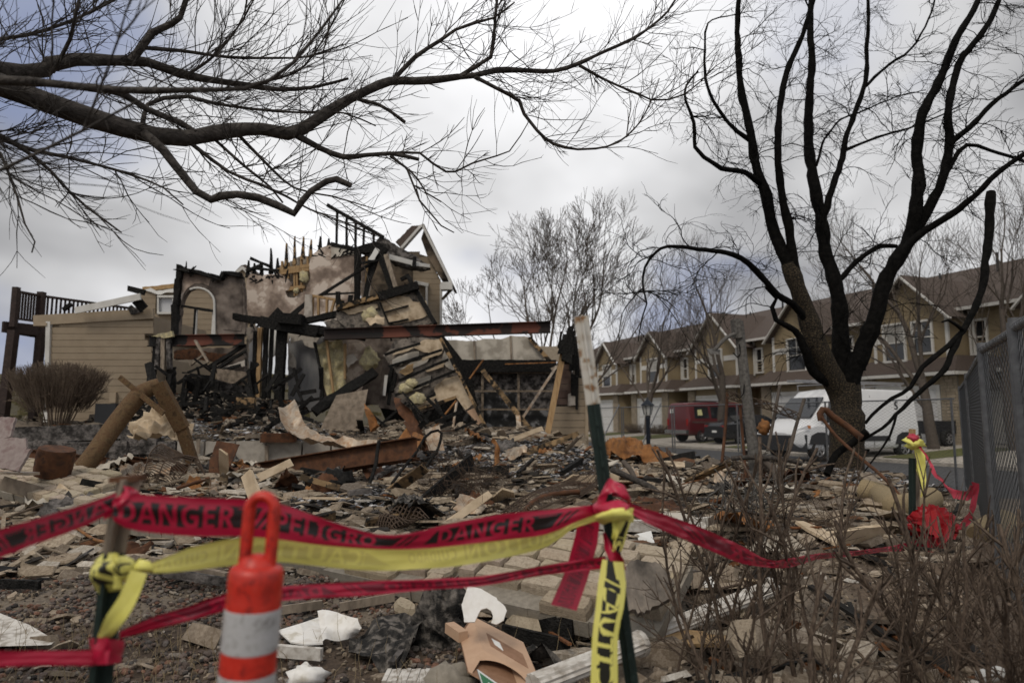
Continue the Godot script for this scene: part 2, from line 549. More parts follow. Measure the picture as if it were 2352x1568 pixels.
	nm("mountain", [Color(.16, .18, .23), Color(.24, .26, .31), Color(.5, .52, .56)], 0.02, {"scale": .001})
	nm("scrub", [Color(.05, .045, .025), Color(.12, .1, .05)], 0.03, {"scale": 1.0})
	nm("door_soot", [Color(.012, .012, .012), Color(.025, .025, .026), Color(.06, .06, .062), Color(.17, .17, .175)], 0.01, {"scale": .5, "offs": [.3, .55, .66, .74], "rough": .6})
	nm("rust_tan", [Color(.09, .07, .053), Color(.17, .135, .1), Color(.25, .2, .155)], 0.015, {"scale": .9, "rough": .7, "bump": .4})
	nm("ash_grey", [Color(.05, .047, .043), Color(.1, .095, .088), Color(.15, .14, .13)], 0.03, {"scale": 1.2, "bump": 0.176, "bkind": "fine"})
	nm("shingle_pink", [Color(.21, .165, .155), Color(.29, .245, .23), Color(.17, .115, .11)], 0.015, {"scale": .8, "bump": 0.11, "bkind": "fine"})
	nm("ash_board", [Color(.03, .027, .025), Color(.1, .088, .077), Color(.17, .148, .128), Color(.25, .215, .18), Color(.13, .115, .1)], 0.014, {"scale": .5, "bump": .8, "bkind": "crackle", "gain": .65})
	nm("blind", [Color(.3, .29, .27)], 1.0, {"rough": .35})
	for k in ["wood", "stem", "bark"]:
		M[k].uv1_triplanar_sharpness = 4.0
	# the two tapes: their print
	var red := Color(.37, .006, .036)
	var dark := Color(.012, .008, .008)
	var im := Image.create(2048, 168, false, Image.FORMAT_RGB8)
	im.fill(lin(red))
	red = lin(red)
	dark = lin(dark)
	var blocks := [[0, 560], [664, 1150], [1340, 1815]]
	var says := ["DANGER", "PELIGRO", "DANGER"]
	for k in 3:
		var a: float = blocks[k][0]
		var b: float = blocks[k][1]
		im.fill_rect(Rect2i(int(a) + 20, 34, int(b - a) - 60, 98), dark)
		fill_tri(im, Vector2(a - 40, 132), Vector2(a + 20, 132), Vector2(a + 20, 34), dark)
		im.fill_rect(Rect2i(int(b) - 40, 34, 60, 98), dark)
		fill_tri(im, Vector2(b + 20, 34), Vector2(b + 70, 34), Vector2(b + 20, 132), dark)
		im.fill_rect(Rect2i(int(b) - 34, 42, 78, 5), red)
		print_text(im, says[k], Rect2(a + 18, 33, b - a - 70, 100), red, 0.1)
		for q in 3:
			var x := b + 64.0 + q * 30.0
			if q > 0:
				fill_tri(im, Vector2(x, 36), Vector2(x + 16, 36), Vector2(x - 60, 130), dark)
				fill_tri(im, Vector2(x + 16, 36), Vector2(x - 60, 130), Vector2(x - 44, 130), dark)
	printed("tape_red", im, {"rough": .3, "through": .3})
	var rb := Image.create(1024, 84, false, Image.FORMAT_RGB8)
	for y in 84:
		for x in 1024:
			var q := im.get_pixel(2047 - x * 2, y * 2)
			rb.set_pixel(x, y, red.lerp(dark, .42) if q.r < red.r * .6 else red)
	printed("tape_red_back", rb, {"rough": .3, "through": .3})
	var yel := lin(Color(.8, .76, .2))
	var ink := lin(Color(.02, .02, .015))
	im = Image.create(1600, 128, false, Image.FORMAT_RGB8)
	im.fill(yel)
	for k in 2:
		var x := 40.0 + k * 800.0
		fill_tri(im, Vector2(x, 100), Vector2(x + 100, 100), Vector2(x + 100, 30), ink)
		im.fill_rect(Rect2i(int(x) + 104, 26, 430, 76), ink)
		print_text(im, "CAUTION", Rect2(x + 112, 25, 416, 78), yel)
		print_text(im, "CUIDADO", Rect2(x + 560, 36, 180, 56), ink)
	printed("tape_yellow", im, {"rough": .35, "through": .6})
	# the same yellow tape seen from its unprinted side: the ink shows through faintly
	var im2 := Image.create(1600, 128, false, Image.FORMAT_RGB8)
	for y in 128:
		for x in 1600:
			var q := im.get_pixel(1599 - x, y)
			im2.set_pixel(x, y, yel.lerp(lin(Color(.66, .61, .17)), 1.0 - (q.r - ink.r) / (yel.r - ink.r) if q.r < yel.r - 0.02 else 0.0))
	printed("tape_yellow_back", im2, {"rough": .35, "through": .6})
	im = Image.create(256, 96, false, Image.FORMAT_RGB8)
	im.fill(lin(Color(.012, .13, .045)))
	var wh := lin(Color(.62, .63, .62))
	im.fill_rect(Rect2i(0, 0, 256, 8), wh)
	im.fill_rect(Rect2i(0, 0, 8, 96), wh)
	im.fill_rect(Rect2i(0, 88, 256, 8), wh)
	print_text(im, "ALK", Rect2(40, 22, 120, 52), wh)
	printed("street_sign", im, {"rough": .5})
	im = Image.create(64, 64, false, Image.FORMAT_RGB8)
	im.fill(lin(Color(.69, .7, .71)))
	print_text(im, "S", Rect2(14, 4, 36, 56), lin(Color(.05, .06, .07)))
	printed("van_letter", im, {"rough": .4})

# ---------------------------------------------------------------- shape helpers
func ragged(p: PackedVector2Array, amp: float, step := 7.0) -> PackedVector2Array:
	if amp <= 0.0:
		return p
	var q := PackedVector2Array()
	for k in p.size():
		var a := p[k]
		var b := p[(k + 1) % p.size()]
		var d := (b - a)
		var m := maxi(1, int(d.length() / step))
		var o := d.orthogonal().normalized()
		for j in m:
			var w := a + d * (float(j) / m)
			var e := rng.randf_range(-1, 1) * amp * (0.5 if j == 0 else 1.0)
			q.append(w + o * e)
	return q

func uvp(a: Array) -> PackedVector2Array:
	var p := PackedVector2Array()
	for k in range(0, a.size(), 2):
		p.append(Vector2(a[k], a[k + 1]))
	return p

func slab(a: Array, d: float, thick: float, rag := 0.0, ka := 0.0, kb := 0.0) -> MB:  # a flat piece with a traced outline, standing at its own distance
	var p := ragged(uvp(a), rag)
	var tr := Geometry2D.triangulate_polygon(p)
	if tr.is_empty():
		p = uvp(a)
		tr = Geometry2D.triangulate_polygon(p)
	var mb := MB.new()
	var nrm := Vector3(ka, kb, 1).normalized()
	nrm = Vector3(ka, kb, 1.0).normalized()
	var fr := PackedVector3Array()
	for q in p:
		fr.append(pl(q.x, q.y, d, ka, kb))
	if nrm.dot(EYE - fr[0]) < 0:
		nrm = -nrm
	var off := -nrm * thick
	for k in range(0, tr.size(), 3):
		mb.tri(fr[tr[k]], fr[tr[k + 1]], fr[tr[k + 2]], nrm)
		mb.tri(fr[tr[k]] + off, fr[tr[k + 1]] + off, fr[tr[k + 2]] + off, -nrm)
	var cw := Geometry2D.is_polygon_clockwise(p)
	for k in p.size():
		var k2 := (k + 1) % p.size()
		var e := fr[k2] - fr[k]
		var out := e.cross(nrm)
		var side := p[k2] - p[k]
		var o2 := Vector2(side.y, -side.x) * (1.0 if not cw else -1.0)
		var o3 := Vector3(o2.x, -o2.y, 0)
		if out.dot(o3) < 0:
			out = -out
		mb.quad(fr[k], fr[k2], fr[k2] + off, fr[k] + off, out)
	return mb

func beam(mb: MB, a: Vector3, b: Vector3, w: float, h: float, jag := 0.0, roll := 0.0, taper := 1.0) -> MB:
	var d := (b - a).normalized()
	var x := d.cross(Vector3.BACK if absf(d.z) < 0.8 else Vector3.UP).normalized()
	var y := d.cross(x)
	if roll != 0.0:
		x = x.rotated(d, roll)
		y = y.rotated(d, roll)
	var m := maxi(1, int(a.distance_to(b) / 0.22)) if jag > 0.0 else 1
	var rings := []
	for k in m + 1:
		var f := float(k) / m
		var s := lerpf(1.0, taper, f)
		var ring := PackedVector3Array()
		for q in [[-1, -1], [1, -1], [1, 1], [-1, 1]]:
			ring.append(a.lerp(b, f) + x * q[0] * w * 0.5 * s * (1.0 + rng.randf_range(-jag, jag)) + y * q[1] * h * 0.5 * s * (1.0 + rng.randf_range(-jag, jag)) + d * rng.randf_range(-jag, jag) * w)
		rings.append(ring)
	mb.flat(rings)
	return mb

func ibeam(a: Vector3, b: Vector3, depth: float, width: float, up: Vector3, web := 0.012) -> MB:
	var mb := MB.new()
	var d := (b - a).normalized()
	var y := (up - d * up.dot(d)).normalized()
	var x := d.cross(y)
	var ba := Basis(d, y, x)
	var c := (a + b) / 2.0
	var l := a.distance_to(b)
	mb.box(c, Vector3(l, depth - 0.03, web), ba)
	mb.box(c + y * (depth / 2.0 - 0.0075), Vector3(l, 0.015, width), ba)
	mb.box(c - y * (depth / 2.0 - 0.0075), Vector3(l, 0.015, width), ba)
	return mb

func curve(p: PackedVector3Array, step: float) -> PackedVector3Array:
	if p.size() < 3:
		return p
	var q := PackedVector3Array()
	for k in p.size() - 1:
		var a := p[maxi(k - 1, 0)]
		var b := p[k]
		var c := p[k + 1]
		var d := p[mini(k + 2, p.size() - 1)]
		var m := maxi(1, int(b.distance_to(c) / step))
		for j in m:
			q.append(b.cubic_interpolate(c, a, d, float(j) / m))
	q.append(p[p.size() - 1])
	return q

func seen(a: Array) -> PackedVector3Array:  # [u, v, distance, ...]
	var p := PackedVector3Array()
	for k in range(0, a.size(), 3):
		p.append(at(a[k], a[k + 1], a[k + 2]))
	return p

func ribbon(A: PackedVector3Array, B: PackedVector3Array, across: int, amp: float, step := 0.05, ua := 0.0, ub := 1.0, nf := 3.0, cup := 0.0) -> MB:  # a thin sheet between two edges, crumpled by amp
	var a := curve(A, step)
	var b := PackedVector3Array()
	var m := a.size()
	var B2 := curve(B, step)
	for k in m:
		var f := float(k) / maxf(1, m - 1) * (B2.size() - 1)
		var j := mini(int(f), B2.size() - 2)
		b.append(B2[j].lerp(B2[j + 1], f - j))
	var mb := MB.new()
	var rings := []
	for k in m:
		var ring := PackedVector3Array()
		for j in across + 1:
			var f := float(j) / across
			var p := a[k].lerp(b[k], f)
			var w := p * nf * 160.0
			var nn := (b[k] - a[k]).cross(a[mini(k + 1, m - 1)] - a[maxi(k - 1, 0)]).normalized()
			p += nn * (nz.get_noise_3d(w.x, w.y, w.z) * amp + cup * sin(f * PI))
			ring.append(p)
		rings.append(ring)
	var at0 := mb.v.size()
	mb.loft(rings, false, false)
	for k in range(at0, mb.v.size()):
		mb.t[k].x = lerpf(ua, ub, mb.t[k].x)
	return mb

func crumple(c: Vector3, r: Vector3, amp: float, lat := 10, lon := 14, nf := 1.0, squash := 0.0) -> MB:
	var mb := MB.new()
	var rings := []
	for k in lat + 1:
		var th := PI * (0.02 + 0.96 * k / lat)
		var ring := PackedVector3Array()
		for j in lon:
			var ph := TAU * j / lon
			var d := Vector3(sin(th) * cos(ph), cos(th), sin(th) * sin(ph))
			var q := (c + d) * 60.0 * nf
			var s := 1.0 + nz.get_noise_3d(q.x, q.y, q.z) * amp * 2.0
			var p := d * r * s
			p.y = maxf(p.y, -r.y * (1.0 - squash))
			ring.append(c + p)
		rings.append(ring)
	mb.loft(rings)
	return mb

func plane_sheet(pts: PackedVector3Array, thick: float) -> MB:  # convex slab from a world outline, thickness downwards along its normal
	var mb := MB.new()
	var nrm := (pts[1] - pts[0]).cross(pts[2] - pts[0]).normalized()
	if nrm.y < 0 or absf(nrm.y) < 0.05 and nrm.z < 0:
		nrm = -nrm
	var c := Vector3()
	for p in pts:
		c += p
	c /= pts.size()
	for k in pts.size():
		var a := pts[k]
		var b := pts[(k + 1) % pts.size()]
		mb.tri(c, a, b, nrm)
		mb.tri(c - nrm * thick, a - nrm * thick, b - nrm * thick, -nrm)
		mb.quad(a, b, b - nrm * thick, a - nrm * thick, (a + b) / 2.0 - c)
	return mb

func chip_mesh(seed_: int, flat_: float, sides: int) -> ArrayMesh:
	var r := RandomNumberGenerator.new()
	r.seed = seed_
	var mb := MB.new()
	var lo := PackedVector3Array()
	var hi := PackedVector3Array()
	for k in sides:
		var a := TAU * (k + r.randf_range(-.3, .3)) / sides
		var q := r.randf_range(.3, .55)
		lo.append(Vector3(cos(a) * q, -flat_ * .5, sin(a) * q))
		hi.append(Vector3(cos(a) * q * r.randf_range(.82, 1.0), flat_ * r.randf_range(.3, .6), sin(a) * q * r.randf_range(.82, 1.0)))
	mb.flat([lo, hi])
	return mb.mesh()

func stone_mesh(seed_: int) -> ArrayMesh:
	var r := RandomNumberGenerator.new()
	r.seed = seed_
	var mb := MB.new()
	var rings := []
	var m := 6
	for k in 4:
		var ring := PackedVector3Array()
		var rad: float = [.28, .5, .45, .2][k]
		for j in m:
			var a := TAU * (j + r.randf_range(-.25, .25)) / m
			var q := rad * r.randf_range(.75, 1.15)
			ring.append(Vector3(cos(a) * q, [-.3, -.1, .12, .32][k] + r.randf_range(-.06, .06), sin(a) * q * .8))
		rings.append(ring)
	mb.flat(rings)
	return mb.mesh()

func siding(parent: Node3D, o: Vector3, ux: Vector3, prof: PackedVector2Array, y0: float, expo: float, m: Material, holes := [], single := true, called := "siding_board") -> void:  # lap boards over a wall whose outline is prof (metres along ux and up)
	var out := ux.cross(Vector3.UP).normalized()
	var ymax := -1e9
	for q in prof:
		ymax = maxf(ymax, q.y)
	var joined := MB.new()
	var unit := MB.new()
	unit.box(Vector3(), Vector3.ONE)
	var um := unit.mesh()
	var y := y0
	while y < ymax:
		var ym := y + expo * 0.5
		var xs := []
		for k in prof.size():
			var a := prof[k]
			var b := prof[(k + 1) % prof.size()]
			if (a.y <= ym) != (b.y <= ym):
				xs.append(lerpf(a.x, b.x, (ym - a.y) / (b.y - a.y)))
		xs.sort()
		var segs := []
		for k in range(0, xs.size() - 1, 2):
			segs.append([xs[k], xs[k + 1]])
		for h in holes:
			if ym > h.position.y and ym < h.position.y + h.size.y:
				var ns := []
				for s in segs:
					if h.position.x + h.size.x <= s[0] or h.position.x >= s[1]:
						ns.append(s)
						continue
					if h.position.x > s[0] + .02: ns.append([s[0], h.position.x])
					if h.position.x + h.size.x < s[1] - .02: ns.append([h.position.x + h.size.x, s[1]])
				segs = ns
		for s in segs:
			var l: float = s[1] - s[0]
			if l < 0.03:
				continue
			var tilt := Basis(ux, 0.12)
			var b := tilt * Basis(ux, Vector3.UP, out) * Basis.from_scale(Vector3(l, expo * .93, 0.016))
			var p: Vector3 = o + ux * (s[0] + s[1]) * 0.5 + Vector3.UP * ym + out * 0.012
			if single:
				var n := MeshInstance3D.new()
				n.mesh = um
				n.material_override = m
				n.name = numbered(called, parent.get_instance_id())
				n.transform = Transform3D(b, p)
				parent.add_child(n)
			else:
				joined.box(p, Vector3.ONE, b)
		y += expo
	if not single and joined.size():
		put(joined, "siding", m, parent, true, "stuff")

func bits(called: String, mb: MB, m: Material, parent: Node3D, xf: Transform3D) -> MeshInstance3D:
	var o := MeshInstance3D.new()
	o.name = numbered(called, parent.get_instance_id())
	o.mesh = mb.mesh()
	o.material_override = m
	o.transform = xf
	parent.add_child(o)
	org[o] = Vector3()
	return o

# ---------------------------------------------------------------- sky
func sky_image() -> Image:
	var w := 1024
	var h := 512
	var a := FastNoiseLite.new()
	a.seed = 21
	a.frequency = 1.5
	a.fractal_octaves = 5
	a.fractal_gain = 0.5
	var b := FastNoiseLite.new()
	b.seed = 4
	b.frequency = 2.6
	b.fractal_octaves = 4
	var im := Image.create(w, h, false, Image.FORMAT_RGBF)
	var bright := ray(1310, 230).normalized()
	var blues := [[ray(70, 60).normalized(), 0.11, .95], [ray(1580, 735).normalized(), 0.06, .75], [ray(10, 840).normalized(), 0.06, .6], [ray(1900, 10).normalized(), 0.07, .3], [ray(1150, 690).normalized(), 0.05, .12]]
	var greys := [[ray(1640, 520).normalized(), 0.18, .45], [ray(200, 560).normalized(), 0.35, .22], [ray(2300, 250).normalized(), 0.3, .4], [ray(1180, 700).normalized(), .15, .12]]
	for y in h:
		var th := PI * (y + 0.5) / h
		for x in w:
			var ph := TAU * (x + 0.5) / w
			var d := Vector3(sin(ph) * sin(th), cos(th), -cos(ph) * sin(th))
			var e := d.y
			if e < -0.02:
				im.set_pixel(x, y, Color(.17, .155, .135))
				continue
			var q := d / (maxf(e, 0.0) + 0.35)
			var n := a.get_noise_3dv(q)
			var f := 0.42 + n * 0.3
			var da := d.angle_to(bright)
			f += 0.4 * exp(-da * da / (2 * .38 * .38))
			for gr in greys:
				var dg: float = d.angle_to(gr[0])
				f -= gr[2] * 0.5 * exp(-dg * dg / (2 * gr[1] * gr[1]))
			f = clampf(f, 0.22, 0.85)
			var c := Color(f, f, f * 1.015)
			if f < .4:
				c = c.lerp(Color(f * .98, f * .985, f * 1.04), (0.4 - f) * 2.5)
			var bl := 0.0
			var bn := b.get_noise_3dv(q)
			for g2 in blues:
				var db: float = d.angle_to(g2[0])
				bl += g2[2] * smoothstep(.12, .95, exp(-db * db / (2 * g2[1] * g2[1])) + bn * 0.45)
			c = c.lerp(Color(.17, .215, .36) * (1.0 - .25 * e), clampf(bl, 0, 1) * .8)
			im.set_pixel(x, y, c)
	return im

func _ready() -> void:
	var cam := Camera3D.new()
	cam.name = "camera"
	add_child(cam)
	var lens := CameraAttributesPhysical.new()
	lens.frustum_focal_length = 24.0
	lens.frustum_focus_distance = 5.2
	lens.exposure_aperture = 2.0
	lens.frustum_near = 0.05
	lens.frustum_far = 6000.0
	cam.attributes = lens
	cam.position = EYE
	cam.rotation.x = 0.11052
	var we := WorldEnvironment.new()
	we.name = "environment"
	var env := Environment.new()
	env.background_mode = Environment.BG_SKY
	var sky := Sky.new()
	var pan := PanoramaSkyMaterial.new()
	pan.panorama = ImageTexture.create_from_image(sky_image())
	sky.sky_material = pan
	env.sky = sky
	env.tonemap_mode = Environment.TONE_MAPPER_LINEAR
	env.tonemap_exposure = 1.42
	env.sdfgi_enabled = true
	env.ssao_enabled = true
	env.ssil_enabled = true
	we.environment = env
	add_child(we)
	var sun := DirectionalLight3D.new()
	sun.name = "sun"
	sun.light_energy = 0.32
	sun.light_color = Color(1.0, .96, .9)
	sun.light_angular_distance = 20.0
	sun.shadow_enabled = true
	sun.rotation_degrees = Vector3(-52, -28, 0)
	add_child(sun)
	rng.seed = 20220401
	nz.seed = 9
	nz.frequency = 0.01
	nz.fractal_octaves = 4
	materials()
	ground()
	road()
	terrace()
	vehicles()
	street_trees()
	far_fence()
	near_fence()
	left_wing()
	ruin()
	garage()
	foundation()
	heavy_debris()
	fallen_wall()
	props()
	loose_debris()
	charred_tree()
	limb_tree()
	shrubs()
	barricade()

# ---------------------------------------------------------------- ground, road
func ground() -> void:
	var xs := []
	var x := -900.0
	while x < 900.0:
		xs.append(x)
		var ax := absf(x + 1.0)
		x += 0.13 if ax < 9.5 else (0.5 if ax < 18.0 else maxf(0.5, ax * 0.12))
	var ds := []
	var d := -30.0
	while d < 900.0:
		ds.append(d)
		d += 8.0 if d < -3.0 else (1.0 if d < 1.9 else (0.11 if d < 15.0 else (0.3 if d < 30.0 else d * 0.1)))
	var rings := []
	for dd in ds:
		var ring := PackedVector3Array()
		for xx in xs:
			ring.append(Vector3(xx, gh(xx, dd), -dd))
		rings.append(ring)
	var mb := MB.new()
	mb.loft(rings, false, false)
	mb.orient(Vector3.UP)
	for k in mb.v.size():
		var p := mb.v[k]
		var t := rowt(p.x, -p.z)
		var c := Color(.86, .82, .78)
		var patch := nz.get_noise_2d(p.x * 90.0 + 500.0, p.z * 90.0)
		c = c.lerp(Color(.42, .4, .38), smoothstep(.08, .3, patch) * .8)
		if p.x < -6.0 and p.z < -17.0 or p.z < -60.0:
			c = Color(.32, .3, .17)
		if -p.z < 4.2 and p.x < .6:
			c = Color(.4, .34, .3)
		if t > 16.4 and p.x > 2.2 and -p.z < 6.0:
			c = Color(.6, .52, .46)
		mb.c[k] = c
	struct(mb, "ground", M.ground)
	mb = MB.new()
	rings = []
	for k in 60:
		var u := -520.0 + k * 14.0
		var top := 861.0 - 9.0 * absf(nz.get_noise_1d(k * 17.0)) - 10.0 * smoothstep(60.0, -300.0, u)
		rings.append(PackedVector3Array([at(u, 990, 3000), at(u, top + 6, 3060), at(u, top, 3300), at(u, 990, 3600)]))
	mb.loft(rings, false, false)
	struct(mb, "mountain_range", M.mountain)
	# scrub on the slope behind the deck
	var cm := chip_mesh(5, .9, 6)
	var xf := []
	var cs := PackedColorArray()
	for k in 900:
		var p := Vector3(rng.randf_range(-75, -12), 0, -rng.randf_range(24, 110))
		p.y = gh(p.x, -p.z)
		var s := rng.randf_range(.3, 1.0)
		xf.append(Transform3D(Basis(Vector3.UP, rng.randf() * TAU).scaled(Vector3(s, s * .7, s)), p))
		var q := rng.randf_range(.6, 1.3)
		cs.append(Color(q, q, q * .9))
	scatter("scrub", cm, M.scrub, xf, cs)

func strip(s0: float, s1: float, t0: float, t1: float, y: Callable, lift: float, n := 40) -> MB:
	var mb := MB.new()
	var rings := []
	for k in n + 1:
		var s := lerpf(s0, s1, float(k) / n)
		var ring := PackedVector3Array()
		for j in 5:
			var t := lerpf(t0, t1, j / 4.0)
			var p := rowp(s, t, 0)
			p.y = y.call(p, t) + lift
			ring.append(p)
		rings.append(ring)
	mb.loft(rings, false, false)
	mb.orient(Vector3.UP)
	return mb

func road() -> void:
	var zero := func(_p, _t): return 0.0
	var lot := func(p, _t): return gh(p.x, -p.z)
	struct(strip(-40, 90, 6.6, 16.6, zero, .006), "road", M.asphalt)
	var kerb := MB.new()
	for e in [[6.6, 6.0, .1], [16.6, 17.0, .12]]:
		var a := rowp(-40, e[0], 0)
		var b := rowp(90, e[0], 0)
		var a2 := rowp(-40, e[1], 0)
		var b2 := rowp(90, e[1], 0)
		var u: Vector3 = Vector3.UP * (e[2] + .014)
		var dn := Vector3.DOWN * .1
		kerb.hexa([a + dn, b + dn, b2 + dn, a2 + dn, a + u, b + u, b2 + u, a2 + u])
	struct(kerb, "kerb", M.concrete)
	struct(strip(-40, 90, 4.8, 6.02, lot, .016), "pavement", M.concrete)
	struct(strip(-40, 90, -1.0, 4.8, lot, .008), "driveway", M.concrete)
	for s in [[2.6, 5.4], [9.6, 10.0], [15.2, 18.6], [21.6, 24.4], [28.0, 31.0]]:
		struct(strip(s[0], s[1], 1.2, 4.7, lot, .024, 8), "lawn", M.lawn)
		struct(strip(s[0], s[1], -.6, 1.2, lot, .03, 8), "planting_bed", M.mulch)
	struct(strip(-3.6, -1.9, 1.0, 5.9, lot, .024, 8), "lawn", M.lawn)
	struct(strip(3.2, 6.6, 5.0, 5.9, lot, .03, 8), "lawn", M.lawn)

# ---------------------------------------------------------------- the terrace of tan houses across the road
func pane_window(parent: Node3D, c: Vector3, w: float, h: float, called := "window", grid := true) -> void:
	var n := Node3D.new()
	n.name = numbered(called, parent.get_instance_id())
	n.position = c
	parent.add_child(n)
	org[n] = Vector3()
	var f := MB.new()
	var e := .09
	f.box(Vector3(0, h / 2 + e / 2, .03), Vector3(w + 2 * e, e, .09))
	f.box(Vector3(0, -h / 2 - e / 2, .04), Vector3(w + 2 * e + .06, e, .12))
	for s in [-1, 1]:
		f.box(Vector3(s * (w / 2 + e / 2), 0, .03), Vector3(e, h, .085))
	put(f, "frame", M.trim, n, true)
	for s in [-1, 1]:
		var p := MB.new()
		p.box(Vector3(0, s * h / 4, .0 if s > 0 else -.012), Vector3(w - .04, h / 2 - .05, .012))
		put(p, "pane", M.blind if s > 0 and rng.randf() < .4 else M.glass, n, true)
	var b := MB.new()
	b.box(Vector3(0, 0, .012), Vector3(w, .055, .05))
	if grid:
		b.box(Vector3(0, h / 4, .012), Vector3(.022, h / 2, .02))
		b.box(Vector3(0, h / 4, .014), Vector3(w, .02, .016))
	put(b, "glazing_bar", M.trim, n, true)

func rooflet(parent: Node3D, called: String, pts: Array, th: float, m: Material) -> void:  # a roof plane with thickness
	var mb := plane_sheet(PackedVector3Array(pts), th)
	put(mb, called, m, parent, true)

func townhouse(s: float, half: float, gw: float, label: String, single: bool, win: int, stone: bool) -> void:
	var h := thing("townhouse", label, "townhouse", rowp(s, 0, 0), atan2(-.928, .3726), "tan townhouses in the terrace across the road")
	var W := MB.new()   # main body, recessed behind the gabled front
	W.box(Vector3(0, 3.0, -5.7), Vector3(half * 2 - .02, 6.0, 9.0))
	W.box(Vector3(-.3, 1.68, -.45), Vector3(4.5, 3.3, 1.5))
	put(W, "wall", M.siding_row, h, true)
	var gx := -.3
	var gwall := MB.new()
	var ge := 5.75
	var gp := ge + gw * .5 * 1.0
	var prof := PackedVector2Array([Vector2(-gw / 2, 3.5), Vector2(gw / 2, 3.5), Vector2(gw / 2, ge), Vector2(0, gp), Vector2(-gw / 2, ge)])
	gwall.box(Vector3(gx, 4.62, -.7), Vector3(gw - .04, 2.26, 1.3))
	gwall.flat([PackedVector3Array([Vector3(gx - gw / 2 + .02, ge - .01, -.06), Vector3(gx + gw / 2 - .02, ge - .01, -.06), Vector3(gx, gp - .05, -.06)]), PackedVector3Array([Vector3(gx - gw / 2 + .02, ge - .01, -1.3), Vector3(gx + gw / 2 - .02, ge - .01, -1.3), Vector3(gx, gp - .05, -1.3)])])
	put(gwall, "gable_wall", M.siding_row, h, true)
	var holes := []
	var wins := []
	if win == 2:
		wins = [[-.72, 4.75, .95, 1.55], [.62, 4.85, .8, 1.3]]
	elif win == 1:
		wins = [[0.0, 4.7, 1.15, 1.6]]
	for q in wins:
		holes.append(Rect2(q[0] - q[2] / 2 - .09, q[1] - q[3] / 2 - .09, q[2] + .18, q[3] + .18))
		pane_window(h, Vector3(gx + q[0], q[1], -.02), q[2], q[3])
	siding(h, Vector3(gx, 0, -.055), Vector3.RIGHT, prof, 3.5, .17, M.siding_row, holes, single)
	# recessed flank walls
	for sd in [-1, 1]:
		var x0: float = gx - gw / 2 if sd < 0 else gx + gw / 2
		var x1: float = -half if sd < 0 else half
		var pr := PackedVector2Array([Vector2(minf(x0, x1), .5), Vector2(maxf(x0, x1), .5), Vector2(maxf(x0, x1), 5.9), Vector2(minf(x0, x1), 5.9)])
		siding(h, Vector3(0, 0, -1.2), Vector3.RIGHT, pr, .5, .17, M.siding_row, [], single)
	siding(h, Vector3(-.3, 0, .3), Vector3.RIGHT, PackedVector2Array([Vector2(-2.25, .45), Vector2(2.25, .45), Vector2(2.25, 3.3), Vector2(-2.25, 3.3)]), .45, .17, M.siding_row, [Rect2(-1.5, .3, 3.0, 2.42)], single)
	# gable flank faces left and right of the projecting bay
	var band := MB.new()
	var bx := MB.new()
	for sd in [-1, 1]:
		bx.box(Vector3(gx + sd * (gw / 2 - .05), 4.62, -.03), Vector3(.13, 2.3, .1))
		if win == 1:
			band.box(Vector3(gx + sd * (gw / 4 + .38), 4.98, -.025), Vector3(gw / 2 - .75, .3, .05))
	if win == 2:
		band.box(Vector3(gx - gw / 2 + .4, 4.9, -.025), Vector3(.55, .3, .05))
	put(bx, "corner_board", M.trim, h, true)
	put(band, "trim_band", M.trim, h, true)
	pane_window(h, Vector3(gx + gw / 2 + .55, 4.75, -1.17), .42, 1.3, "window", false)
	# roofs
	rooflet(h, "roof", [Vector3(-half, 6.02, -.75), Vector3(half, 6.02, -.75), Vector3(half, 8.45, -5.2), Vector3(-half, 8.45, -5.2)], .12, M.shingle)
	rooflet(h, "roof", [Vector3(-half, 6.02, -10.4), Vector3(half, 6.02, -10.4), Vector3(half, 8.46, -5.15), Vector3(-half, 8.46, -5.15)], .12, M.shingle)
	var ov := gw / 2 + .32
	for sd in [-1, 1]:
		rooflet(h, "gable_roof", [Vector3(gx + sd * ov, ge - .2, .28), Vector3(gx, gp + .14, .28), Vector3(gx, gp + .14, -4.2), Vector3(gx + sd * ov, ge - .2, -1.6)], .1, M.shingle)
		var rk := MB.new()
		beam(rk, Vector3(gx + sd * (ov + .02), ge - .3, .31), Vector3(gx, gp + .04, .31), .06, .2, 0, 0.0)
		put(rk, "rake_board", M.trim, h, true)
	rooflet(h, "skirt_roof", [Vector3(-2.75, 3.34, .75), Vector3(2.15, 3.34, .75), Vector3(1.7, 4.0, -.1), Vector3(-2.4, 4.0, -.1)], .08, M.shingle)
	rooflet(h, "skirt_roof", [Vector3(2.15, 3.34, .75), Vector3(1.7, 4.0, -.1), Vector3(1.7, 4.0, -1.2), Vector3(2.15, 3.34, -1.2)], .08, M.shingle)
	rooflet(h, "skirt_roof", [Vector3(-2.75, 3.34, .75), Vector3(-2.4, 4.0, -.1), Vector3(-2.4, 4.0, -1.2), Vector3(-2.75, 3.34, -1.2)], .08, M.shingle)
	var gu := MB.new()
	gu.box(Vector3(-.3, 3.24, .8), Vector3(4.98, .14, .13))
	gu.box(Vector3(2.2, 3.24, -.2), Vector3(.13, .13, 1.86))
	gu.box(Vector3(0, 5.93, -.68), Vector3(half * 2 - .02, .13, .12))
	gu.box(Vector3(gx + gw / 2 + .16, 4.9, -1.1), Vector3(.08, 2.0, .08))
	put(gu, "gutter", M.trim, h, true)
	# garage
	var fr := MB.new()
	fr.box(Vector3(-.3, 2.72, .33), Vector3(3.0, .18, .1))
	for sd in [-1, 1]:
		fr.box(Vector3(-.3 + sd * 1.42, 1.5, .33), Vector3(.16, 2.26, .1))
	put(fr, "garage_frame", M.trim, h, true)
	var door := Node3D.new()
	door.name = numbered("garage_door", h.get_instance_id())
	h.add_child(door)
	org[door] = Vector3()
